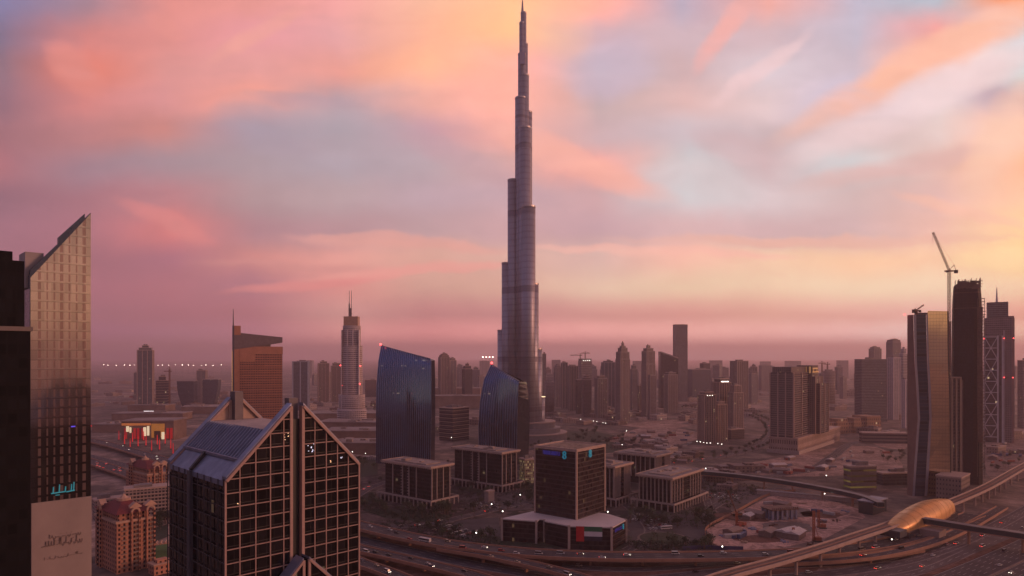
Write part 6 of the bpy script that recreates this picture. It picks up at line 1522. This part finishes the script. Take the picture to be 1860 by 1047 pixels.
for k, (a, b_) in enumerate(sp_):
    pf = sorted(q[0] for q in sp_).index(a)+1; p = G(a, b_); t = thing('material_stack', 'stack of rods and crates, number %d from left on the building site' % pf, 'stack', p, R(rr.uniform(0, 90)), 'stacks of material on the building site')
    m = MB()
    for j in range(7): x_ = rr.uniform(-5, 5); y_ = rr.uniform(-3.5, 3.5); m.cb(x_, y_, 0, rr.uniform(1, 4.5), rr.uniform(.5, 2), rr.uniform(.5, 1.8))
    m.build('rods', [plain('rebar_rust', (.11, .055, .04), .8, vs=.5), plain('timber', (.30, .20, .14), .8, vs=.5), MATS['formwork_blue']][k % 3], t)
fence_path = smooth_path([G(a, b_) for a, b_ in [(1294, 990), (1283, 962), (1340, 930), (1395, 901), (1445, 893)]], 6)
fe = thing('hoarding_fence', 'tan hoarding fence round the left side of the building site', 'fence', (0, 0, 0)); ribbon(MB(), fence_path, -.15, .15, 0, 2.6).build('panel', PARA, fe)
fe2 = thing('hoarding_fence', 'dark blue hoarding at the near left corner of the building site', 'fence', (0, 0, 0)); ribbon(MB(), smooth_path([G(1240, 1000), G(1275, 998), G(1310, 999), G(1350, 1000)], 4), -.2, .2, 0, 3.2).build('panel', plain('hoarding_blue', (.03, .03, .09), .6), fe2)

# ================================================================ trees, palms
LEAF = []
for k, c in enumerate(((.035, .048, .022), (.05, .058, .026), (.028, .038, .020))):
    m_, q = base_mat('foliage'); b = q.n('ShaderNodeBsdfPrincipled'); oi = q.n('ShaderNodeObjectInfo').outputs['Random']
    gi = q.n('ShaderNodeNewGeometry').outputs['Random Per Island']
    q.put(b.inputs['Base Color'], q.v('SCALE', c, q.m('MULTIPLY', q.mapr(oi, 0, 1, .7, 1.4), q.mapr(gi, 0, 1, .6, 1.6)))); b.inputs['Roughness'].default_value = .8
    q.put(q.n('ShaderNodeOutputMaterial').inputs[0], b.outputs[0]); LEAF.append(m_)
BARK = plain('bark', (.10, .07, .05), .9, vs=.8)
def tree_proto(k, seed):
    rr = random.Random(seed); t = thing('tree', '', 'tree', (0, 0, 0))
    m = MB(); m.cyl(0, 0, 0, 3.0, .28, 6, .18)
    tips = [(rr.uniform(-1.8, 1.8), rr.uniform(-1.8, 1.8), rr.uniform(4, 6)) for _ in range(5)]
    for p in tips: m.bar((0, 0, 2.6), p, .24, .08)
    m.build('trunk', BARK, t)
    m = MB(); cl = [(p[0], p[1], p[2], rr.uniform(1.2, 2.0)) for p in tips]+[(0, 0, 5.4, 1.9)]
    for j in range(330):
        c = rr.choice(cl); v_ = Vector((rr.gauss(0, 1), rr.gauss(0, 1), rr.gauss(0, .8))).normalized()*c[3]*rr.uniform(.45, 1.12); p = Vector(c[:3])+v_
        a = Vector((rr.gauss(0, 1), rr.gauss(0, 1), rr.gauss(0, 1))).normalized()*rr.uniform(.22, .42); b_ = a.cross(Vector((rr.gauss(0, 1), rr.gauss(0, 1), rr.gauss(0, 1)))).normalized()*rr.uniform(.2, .36)
        m.add([p-a, p+b_, p+a, p-b_], [(0, 1, 2, 3)])
    m.build('crown', LEAF[k], t); return t
def palm_proto(seed):
    rr = random.Random(seed); t = thing('palm_tree', '', 'palm', (0, 0, 0)); MB().cyl(0, 0, 0, 7, .3, 6, .2).build('trunk', BARK, t); m = MB()
    for j in range(15):
        an = 2*math.pi*j/15+rr.uniform(-.15, .15); el_ = rr.uniform(-.1, 1.0); pr = Vector((0, 0, 7)); d_ = Vector((math.cos(an)*math.cos(el_), math.sin(an)*math.cos(el_), math.sin(el_))); s = Vector((-math.sin(an), math.cos(an), 0))*.32
        for k in range(4):
            d2 = (d_+Vector((0, 0, -.32*(k+1)))).normalized(); nx = pr+d2*.85; w0, w1 = s*(1-.1*k), s*(.9-.22*k); m.add([pr-w0, pr+w0, nx+w1, nx-w1], [(0, 1, 2, 3)]); pr = nx
    m.build('crown', LEAF[0], t); return t
TP = [tree_proto(0, 1), tree_proto(1, 2), tree_proto(2, 3)]; PP = palm_proto(4); used_t = set()
def put_tree(pr, p, s, label, group):
    if pr.name not in used_t:
        used_t.add(pr.name); pr.location = p; pr.scale = (s, s, s); pr['label'] = label; pr['group'] = group
    else: dup(pr, p, R(random.uniform(0, 360)), label, group, s)
def scatter(poly, n, place, palms=0.0, smin=.9, smax=1.8, seed=1):
    rr = random.Random(seed); xs_ = [p[0] for p in poly]; ys_ = [p[1] for p in poly]; k = 0; tr = 0
    def inside(x_, y_):
        c = False; j = len(poly)-1
        for i in range(len(poly)):
            if (poly[i][1] > y_) != (poly[j][1] > y_) and x_ < (poly[j][0]-poly[i][0])*(y_-poly[i][1])/(poly[j][1]-poly[i][1])+poly[i][0]: c = not c
            j = i
        return c
    while k < n and tr < 4000:
        tr += 1; x_, y_ = rr.uniform(min(xs_), max(xs_)), rr.uniform(min(ys_), max(ys_))
        if inside(x_, y_):
            k += 1; pm = rr.random() < palms
            put_tree(PP if pm else rr.choice(TP), G(x_, y_), rr.uniform(smin, smax), ('palm tree among the palms ' if pm else 'dark leafy tree among the trees ')+place, ('palms ' if pm else 'trees ')+place)
def along(path, off, step, place, pr=None, s=(.7, 1.1), i0=0, i1=None, seed=2):
    rr = random.Random(seed); acc = 0
    for i in range(1+i0, i1 or len(path)):
        a, b_ = path[i-1], path[i]; L = (b_-a).length; sd = side_of(path, i); d_ = (b_-a).normalized(); t = step-acc
        while t < L:
            p = a+d_*t+sd*(off+rr.uniform(-1, 1)); p.z = 0
            put_tree(pr or rr.choice(TP), p, rr.uniform(*s), ('palm tree in the row ' if pr else 'leafy tree in the row ')+place, ('palms ' if pr else 'row of trees ')+place); t += step
        acc = (acc+L) % step
scatter([(655, 926), (700, 940), (800, 948), (830, 934), (818, 926), (760, 932), (700, 918), (660, 905)], 34, 'round the foot of the nearest flat roofed block', .15, seed=3)
scatter([(832, 890), (900, 880), (968, 872), (972, 925), (900, 935), (830, 930)], 30, 'between the flat roofed blocks and the square dark tower', .25, seed=4)
scatter([(690, 945), (850, 962), (905, 985), (830, 985), (760, 968)], 16, 'beside the broad flyover', .3, seed=5)
scatter([(1140, 925), (1180, 935), (1215, 945), (1300, 930), (1290, 900), (1300, 960), (1255, 965), (1180, 955), (1140, 950)], 26, 'below the nearest finned block', .3, seed=6)
scatter([(1130, 990), (1175, 1000), (1300, 1002), (1290, 985), (1250, 992), (1160, 1000)], 12, 'by the blue hoarding', .2, seed=7)
scatter([(1185, 974), (1225, 974), (1225, 984), (1185, 984)], 5, 'on the roundabout', .6, .6, .9, seed=8)
scatter([(965, 812), (1000, 786), (1075, 783), (1160, 798), (1170, 812), (1090, 824), (985, 828)], 40, 'in the park behind the square dark tower', .1, .9, 1.9, seed=9)
scatter([(640, 845), (655, 830), (686, 832), (686, 862), (655, 868)], 10, 'at the foot of the left blue tower', .1, .9, 1.5, seed=10)
scatter([(1275, 872), (1330, 882), (1390, 892), (1330, 925), (1280, 900)], 16, 'left of the building site', .3, .7, 1.2, seed=11)
scatter([(272, 930), (306, 925), (306, 965), (278, 965)], 18, 'between the nearest hotel and the gabled tower', .1, 1.1, 1.8, seed=12)
scatter([(1590, 822), (1645, 820), (1645, 838), (1600, 842)], 14, 'beyond the yellow lit building', .2, .9, 1.3, seed=13)
scatter([(1795, 835), (1850, 825), (1858, 845), (1800, 862)], 10, 'behind the railway at the right edge', .3, .8, 1.2, seed=14)
scatter([(560, 745), (690, 740), (690, 752), (560, 758)], 8, 'behind the mall roofs', 0, 1.2, 2.2, seed=15)
along(ROADS['tree_boulevard'], 11, 30, 'outside the curving boulevard left of the twin slab building', s=(.9, 1.5)); along(ROADS['tree_boulevard'], -11, 30, 'inside the curving boulevard left of the twin slab building', s=(.9, 1.5), seed=4)
along(ROADS['boulevard'], 8.5, 17, 'along the road in front of the flat roofed blocks', PP, (.8, 1.1)); along(ROADS['ring'], -8, 24, 'along the road behind the flat roofed blocks')

# hedges and low scrub between the blocks: uncountable, one object per district
def scrub(name, polys, n, seed):
    rr = random.Random(seed); m = MB()
    for poly in polys:
        k = 0
        while k < n:
            x_, y_ = rr.uniform(min(p[0] for p in poly), max(p[0] for p in poly)), rr.uniform(min(p[1] for p in poly), max(p[1] for p in poly)); c = False; j = len(poly)-1
            for i in range(len(poly)):
                if (poly[i][1] > y_) != (poly[j][1] > y_) and x_ < (poly[j][0]-poly[i][0])*(y_-poly[i][1])/(poly[j][1]-poly[i][1])+poly[i][0]: c = not c
                j = i
            if not c: continue
            k += 1; p = G(x_, y_); r_ = rr.uniform(1.2, 3.2)
            for q_ in range(9):
                a = Vector((rr.gauss(0, 1), rr.gauss(0, 1), rr.gauss(0, .6))).normalized()*rr.uniform(.4, .8); b_ = a.cross(Vector((rr.gauss(0, 1), rr.gauss(0, 1), rr.gauss(0, 1)))).normalized()*rr.uniform(.35, .7)
                c_ = p+Vector((rr.uniform(-r_, r_), rr.uniform(-r_, r_)*.6, rr.uniform(.5, 1.9))); m.add([c_-a, c_+b_, c_+a, c_-b_], [(0, 1, 2, 3)])
    return nm(m.build(name, LEAF[2]), 'stuff')
scrub('shrubs', [[(655, 905), (700, 918), (830, 930), (810, 952), (700, 942), (655, 930)], [(830, 890), (905, 868), (970, 872), (970, 925), (830, 932)], [(1140, 910), (1300, 925), (1300, 960), (1180, 955), (1140, 945)], [(700, 945), (905, 975), (905, 995), (800, 985), (690, 962)], [(1275, 870), (1395, 886), (1330, 925), (1280, 905)], [(1140, 985), (1290, 985), (1290, 1000), (1160, 1000)], [(965, 815), (1000, 787), (1150, 795), (1170, 812), (1090, 824)]], 210, 61)
# ================================================================ cars
CARC = {'white': (.62, .60, .60), 'silver': (.38, .37, .38), 'black': (.02, .02, .022), 'red': (.35, .02, .02), 'beige': (.42, .34, .26), 'dark blue': (.03, .04, .10)}
CGL = plain('car_glass', (.015, .015, .02), .08); TYR = plain('tyre', (.015, .015, .015), .9)
HL = lamp_mat('headlight_glow', (1, .90, .72), 8); TL = lamp_mat('tail_light_glow', (1, .05, .03), 7); LOFF = plain('lamp_off', (.3, .29, .28), .2)
def car_proto(col, lit, kind=0):
    t = thing('car', '', 'car', (0, 0, 0)); L, W, H = ((4.6, 1.85, 1.45), (4.9, 1.95, 1.8), (6.0, 2.0, 2.3))[kind]
    pr = [(-L/2, .35), (L/2, .35), (L/2+.02, .75), (L/2-.15, .9), (L*.2, .98), (-L*.42, 1.0), (-L/2, .92)]
    m = MB(); m.loft([[(x_, y_, z_) for x_, z_ in pr] for y_ in (-W/2, W/2)]); m.build('body', plain('car_paint_'+col.replace(' ', '_'), CARC[col], .3, .3, var=0), t)
    b0, b1, c0, c1 = ((-L*.40, L*.22, -L*.27, L*.07), (-L*.46, L*.22, -L*.42, L*.10), (-L*.48, L*.34, -L*.47, L*.28))[kind]
    m = MB(); m.loft([[(b0, -W*.46, .97), (b1, -W*.46, .97), (b1, W*.46, .97), (b0, W*.46, .97)], [(c0, -W*.38, H-.06), (c1, -W*.38, H-.06), (c1, W*.38, H-.06), (c0, W*.38, H-.06)]]); m.build('window_band', CGL, t)
    MB().box(c0-.04, c1+.04, -W*.39, W*.39, H-.06, H).build('roof', MATS['car_paint_'+col.replace(' ', '_')], t)
    for sx in (-1, 1):
        for sy in (-1, 1):
            m = MB(); rg = [[(sx*L*.31+.34*math.cos(2*math.pi*i/10), y_, .34+.34*math.sin(2*math.pi*i/10)) for i in range(10)] for y_ in (sy*W*.5-.12, sy*W*.5+.08)]; m.loft(rg); m.build('wheel', TYR, t)
    for sy in (-1, 1):
        MB().box(L/2-.05, L/2+.08, sy*W*.36-.18, sy*W*.36+.18, .62, .86).build('headlight', HL if lit else LOFF, t)
        MB().box(-L/2-.06, -L/2+.05, sy*W*.38-.16, sy*W*.38+.16, .66, .9).build('tail_light', TL if lit else plain('tail_lens', (.2, .01, .01), .3), t)
    return t
CP = {}; cnts = {}
queue = []
def put_car(p, ang, col, lit, kind, place):
    queue.append((p, ang, col, lit, kind, place))
def cars_on(path, offs, n, place, lit=.5, seed=1, i0=.0, i1=1.0, flip=()):
    rr = random.Random(seed); N_ = len(path)
    for k in range(n):
        f_ = i0+(i1-i0)*(k+rr.uniform(.1, .9))/n; x_ = f_*(N_-1); i = min(int(x_), N_-2); p = path[i].lerp(path[i+1], x_-i); o_ = rr.choice(offs); s = side_of(path, i)
        p = p+s*o_; d_ = (path[i+1]-path[i]); an = math.atan2(d_.y, d_.x)+(math.pi if o_ in flip else 0)
        put_car(Vector((p.x, p.y, p.z+.02)), an, rr.choice(['white', 'white', 'silver', 'black', 'beige', 'white', 'red', 'dark blue']), rr.random() < lit, rr.choice([0, 0, 1, 1, 2]), place)
cars_on(FLY['main'], [-5.5, -1.8, 1.8, 5.5], 26, 'on the broad curving flyover', .35, 3, .15, .95)
cars_on(FLY['branch'], [-2.2, 2.2], 6, 'on the slip flyover', .2, 4, .1, .8)
cars_on(FLY['low_a'], [-3, 0, 3], 7, 'on the middle lower left flyover', .2, 5, .35, .8)
cars_on(FLY['low_b'], [-3, 0, 3], 4, 'on the nearest lower left flyover', .3, 6, .3, .6)
cars_on([p+Vector((0, 0, .32)) for p in HWp], [12.6, 16, 20, 24, 27, 31], 22, 'on the near side lanes of the wide highway', .95, 7, .12, .52, flip=[12.6, 16, 20, 24, 27, 31])
cars_on([p+Vector((0, 0, .32)) for p in HWp], [-12, -8, -4, 0, 4, 38, 42, 50], 20, 'on the far side lanes of the wide highway', .55, 8, .14, .6)
cars_on([p+Vector((0, 0, .33)) for p in HWp], [-40, -36, -28, -24], 5, 'on the service road beside the wide highway', .4, 9, .2, .6)
cars_on([p+Vector((0, 0, .32)) for p in ROADS['boulevard']], [-4, 0, 4], 9, 'on the road in front of the flat roofed blocks', .4, 10)
cars_on([p+Vector((0, 0, .32)) for p in ROADS['curve_road']], [-5, 0, 5], 9, 'on the curving road below the twin slab building', .4, 11)
cars_on([p+Vector((0, 0, .32)) for p in ROADS['tree_boulevard']], [-5, 0, 5], 16, 'on the curving tree lined boulevard', .75, 12)
cars_on([p+Vector((0, 0, .32)) for p in ROADS['ground_b']], [-3, 3], 4, 'on the ground road at the bottom right', .4, 13, .3, 1)
cars_on([p+Vector((0, 0, .32)) for p in ROADS['ground_c']], [-2.5, 2.5], 3, 'on the low road under the railway', .4, 14)
cars_on([p+Vector((0, 0, .32)) for p in ROADS['ring']], [-3, 3], 7, 'on the road behind the flat roofed blocks', .5, 15)
cars_on([p+Vector((0, 0, .32)) for p in ROADS['ramp_a']], [-4, 0, 4], 7, 'on the long ramp road at the bottom right', .6, 41, .3, 1)
cars_on(FLY['mid'], [-2.5, 2.5], 4, 'on the low flyover by the retaining wall', .6, 42)
cars_on(FLY['left_a'], [-8, -4, 0, 4, 8], 12, 'on the left highway before the lit shops', .6, 16, .2, .8)
cars_on(FLY['left_b'], [-7, -3.5, 0, 3.5, 7], 18, 'queueing on the nearer left highway', 1.0, 17, .32, .62, flip=[-7, -3.5, 0, 3.5, 7])
rr = random.Random(31)
def lot(a, b_, rows_, cols_, an, place, dx=2.9, dy=11):
    p0 = G(a, b_)
    for r_ in range(rows_):
        for c_ in range(cols_):
            if rr.random() < .78:
                x_, y_ = c_*dx, r_*dy; q_ = Vector((p0.x+x_*math.cos(R(an))-y_*math.sin(R(an)), p0.y+x_*math.sin(R(an))+y_*math.cos(R(an)), .19)); put_car(q_, R(an+90), rr.choice(['white', 'silver', 'black', 'beige', 'white', 'red']), False, rr.choice([0, 0, 1]), place)
lot(838, 975, 4, 8, 51, 'in the podium car park'); lot(1150, 945, 3, 9, -20, 'in the finned block car park'); lot(1180, 962, 2, 8, 10, 'parked beside the roundabout', dy=12)
lot(870, 925, 3, 9, 20, 'parked between the flat roofed blocks'); lot(1290, 905, 3, 11, -12, 'parked above the building site')
def pxy(p): return (CX+F*p.x/p.y, HY+F*(CH-p.z)/p.y)
byp = {}
for it in queue: byp.setdefault(it[5], []).append(it)
ORD = ['first', 'second', 'third', 'fourth', 'fifth', 'sixth', 'seventh', 'eighth', 'ninth', 'tenth', 'eleventh', 'twelfth', 'thirteenth', 'fourteenth', 'fifteenth', 'sixteenth', 'seventeenth', 'eighteenth', 'nineteenth', 'twentieth']
for place, its in byp.items():
    its.sort(key=lambda q: pxy(q[0])[0]); cc = {}
    for (p, an, col, lit, kind, _) in its:
        kd = ('car', 'estate car', 'van')[kind]; cc[(col, kd)] = cc.get((col, kd), 0)+1
        nth = cc[(col, kd)]; tot = sum(1 for q in its if q[2] == col and q[4] == kind)
        lb = '%s %s %s' % (col, kd, place) if tot == 1 else '%s %s %s, %s from left' % (col, kd, place, ORD[min(nth-1, 19)])
        key = (col, lit, kind)
        x_, y_ = pxy(p)
        if not (-30 < x_ < 1890 and y_ < 1062): continue
        if key not in CP:
            CP[key] = car_proto(*key); t = CP[key]; t.location = p; t.rotation_euler = (0, 0, an); t['label'] = lb; t['group'] = 'cars '+place; t['category'] = kd if kind == 2 else 'car'
        else: dup(CP[key], p, an, lb, 'cars '+place)
# containers, sheds and cabins on the open lots
CT = {}
def clutter(kind, label, group, p, rz, s):
    if kind not in CT:
        t = thing('container' if kind < 3 else 'shed', label, 'container' if kind < 3 else 'shed', p, rz, group); CT[kind] = t
        c = ((.30, .07, .05), (.06, .08, .16), (.36, .32, .31), (.50, .42, .40), (.22, .15, .13))[kind]; mt_ = plain('clutter_paint_%d' % kind, c, .7, vs=.5)
        if kind < 3:
            MB().box(-6, 6, -1.3, 1.3, .1, 2.8).build('body', mt_, t); m = MB()
            for k in range(12): m.box(-5.8+k, -5.5+k, -1.36, -1.3, .3, 2.6)
            m.build('ribs', mt_, t)
        else:
            MB().box(-8, 8, -5, 5, 0, 4).build('wall', MATS['clutter_paint_4'] if 'clutter_paint_4' in MATS else mt_, t); m = MB(); m.loft([[(-8.6, -5.6, 4), (8.6, -5.6, 4), (8.6, 0, 5.8), (-8.6, 0, 5.8)], [(-8.6, 5.6, 3.9), (8.6, 5.6, 3.9), (8.6, .1, 5.7), (-8.6, .1, 5.7)]]); m.build('roof', mt_, t)
        t.scale = (s, s, s)
    else: dup(CT[kind], p, rz, label, group, s)
rc = random.Random(99); CN = ('red', 'blue', 'pale grey'); SN = ('white', 'brown')
for poly, n, zn in (([(1290, 855), (1390, 842), (1530, 818), (1630, 825), (1560, 855), (1370, 866)], 30, 'the lot below the twin slabs'), ([(1290, 965), (1395, 910), (1540, 930), (1480, 975), (1330, 998)], 24, 'the building site'), ([(1100, 800), (1180, 778), (1262, 788), (1255, 808), (1140, 815)], 24, 'the lot right of the supertall'), ([(1100, 835), (1250, 845), (1240, 822), (1130, 822)], 16, 'the lot behind the finned blocks'), ([(1795, 808), (1855, 804), (1858, 838), (1805, 850)], 10, 'the lot at the right edge'), ([(660, 800), (690, 800), (690, 760), (600, 800)], 0, ''), ([(1460, 760), (1560, 790), (1640, 800), (1500, 745)], 14, 'the lot before the palace'), ([(170, 700), (410, 700), (410, 735), (170, 735)], 22, 'the left plain')):
    its = []
    while len(its) < n:
        x_, y_ = rc.uniform(min(p[0] for p in poly), max(p[0] for p in poly)), rc.uniform(min(p[1] for p in poly), max(p[1] for p in poly)); c = False; j = len(poly)-1
        for i in range(len(poly)):
            if (poly[i][1] > y_) != (poly[j][1] > y_) and x_ < (poly[j][0]-poly[i][0])*(y_-poly[i][1])/(poly[j][1]-poly[i][1])+poly[i][0]: c = not c
            j = i
        if c: its.append((x_, y_, rc.choice([0, 1, 2, 2, 3, 4, 4])))
    its.sort(); cc = [0]*5
    for x_, y_, k in its:
        cc[k] += 1; nm_ = CN[k]+' container' if k < 3 else SN[k-3]+' roofed shed'
        clutter(k, '%s number %d from left on %s' % (nm_, cc[k], zn), 'containers and sheds on '+zn, G(x_, y_)+Vector((0, 0, .3)), R(rc.choice([39, 51, -20, 10, 129])), rc.uniform(.8, 1.3)*(1.6 if y_ < 745 else 1))
# buses
bus = thing('bus', '', 'bus', (0, 0, 0)); MB().box(-5.5, 5.5, -1.3, 1.3, .4, 3.1).build('body', plain('bus_white', (.50, .46, .46), .5, var=0), bus); MB().box(-5.3, 5.35, -1.34, 1.34, 1.5, 2.5).build('window_band', CGL, bus)
for sx in (-1, 1):
    for sy in (-1, 1):
        m = MB(); m.loft([[(sx*3.6+.5*math.cos(2*math.pi*i/10), y_, .5+.5*math.sin(2*math.pi*i/10)) for i in range(10)] for y_ in (sy*1.2-.1, sy*1.2+.12)]); m.build('wheel', TYR, bus)
i_ = int(len(FLY['main'])*.21); pb_ = min(FLY['main'], key=lambda q: abs(pxy(q)[0]-776)); k = FLY['main'].index(pb_); dd = FLY['main'][k+1]-pb_
bus.location = pb_+side_of(FLY['main'], k)*3.5+Vector((0, 0, .02)); bus.rotation_euler = (0, 0, math.atan2(dd.y, dd.x)); bus['label'] = 'white bus on the broad curving flyover near its left end'
dup(bus, G(1210, 962)+Vector((0, 0, .3)), R(15), 'white bus beside the roundabout lawn'); dup(bus, G(1634, 980)+Vector((0, 0, .35)), R(42), 'white bus on the service road below the golden station')

# ================================================================ street lamps
lp = thing('street_lamp', '', 'street lamp', (0, 0, 0)); m = MB().cyl(0, 0, 0, 11, .16, 6, .09); m.bar((0, 0, 11), (1.8, 0, 11.4), .12); m.bar((0, 0, 11), (-1.8, 0, 11.4), .12); m.build('pole', STEEL, lp)
for s in (-1, 1): MB().box(s*2.1-.45, s*2.1+.45, -.2, .2, 11.3, 11.5).build('lamp_head', plain('lamp_off', ()), lp)
first = True
for nme, path, off, st_, lab in (('hw', HWp, 10, 5, 'unlit double street lamp on the wide highway'),):
    k = 0; sel = [path[i]+side_of(path, i)*off for i in range(8, len(path)-14, 2)]
    sel = [p for p in sel if p.y > 380]
    for p in sel:
        k += 1; l_ = '%s, number %d from the bottom' % (lab, k)
        if first: lp.location = p; lp['label'] = l_; lp['group'] = 'street lamps along the wide highway'; first = False
        else: dup(lp, p, 0, l_, 'street lamps along the wide highway')
ll = thing('street_lamp', '', 'street lamp', (0, 0, 0)); MB().cyl(0, 0, 0, 9, .15, 6, .1).build('pole', STEEL, ll); MB().sphere((0, 0, 9.2), .5, 6).build('lamp_head', L_WHITE, ll)
lit = [(893, 916, 'lone lit lamp behind the square dark tower podium'), (945, 899, 'lit lamp left of the square dark tower'), (913, 929, 'amber lit lamp left of the white roofed podium'), (820, 795, 'bright lit lamp between the two blue towers'), (1138, 783, 'lit lamp on the sand lot right of the supertall'), (1130, 808, 'dim lit lamp in the park behind the square dark tower'), (865, 968, 'lit lamp in the car park left of the podium'), (1312, 993, 'lit lamp by the blue hoarding'), (1501, 864, 'lit lamp on the lot right of the footbridge'), (1498, 897, 'bluish lit lamp on the long footbridge edge'), (1190, 900, 'lit lamp under the nearest finned block'), (1104, 930, 'lit lamp behind the right end of the podium'), (1282, 851, 'lit lamp at the start of the footbridge'), (640, 821, 'warm lit lamp touching the right side of the gabled tower'), (664, 824, 'bright lit lamp left of the left blue tower'), (1321, 773, 'warm lit lamp at the foot of the crown lamp towers'), (1516, 736, 'lit lamp on the plain right of the golden crown'), (1620, 980, 'lit lamp beside the golden station')]
for k, (a, b_, l_) in enumerate(lit):
    Y = G(a, b_+14).y; p = G(a, b_, 9.2); p = Vector((p.x, p.y, 0)); s = max(1, p.y/1000)
    if k == 0: ll.location = p; ll['label'] = l_; ll.scale = (s, s, 1)
    else: dup(ll, p, 0, l_, None, (s, s, 1))
for k, (a, b_) in enumerate([(1047, 761), (1055, 762), (1063, 763), (1070, 764), (1078, 765), (1084, 766), (1095, 768), (1100, 769)]):
    p = G(a, b_, 9.2); dup(ll, (p.x, p.y, 0), 0, 'lit lamp number %d from the left in the bright row along the park' % (k+1), 'row of lit lamps at the edge of the park', (1.5, 1.5, 1))
for k, (a, b_) in enumerate([(1266, 802), (1272, 803), (1278, 804), (1284, 805), (1290, 805), (1304, 806), (1311, 807)]):
    p = G(a, b_, 9.2); dup(ll, (p.x, p.y, 0), 0, 'lit lamp, number %d from the left at the foot of the nearest crown lamp tower' % (k+1), 'lit lamps at the foot of the crown lamp towers', (1.2, 1.2, 1))
for k, (a, b_) in enumerate([(877, 649), (883, 649), (889, 649), (895, 649)]):
    Y = 3500; t = thing('floodlight_mast', 'tiny white mast light left of the supertall, number %d of four from left' % (k+1), 'lamp', (XA(a, Y), Y, 0), 0, 'four tiny mast lights left of the supertall'); z_ = ZA(b_, Y); MB().cyl(0, 0, 0, z_-2, .9, 5, .5).build('mast', DARKM, t); MB().sphere((0, 0, z_), 2.6, 5).build('lamp', L_FAR, t)
# low brown wall houses and pods near the blocks
T('gate_house', 'low curved pale building beside the roundabout under the nearest finned block', 'building', 1145, 1205, 945, 655, PORCH, rz=-10, ratio=.5, plant=False, rnd=.7)
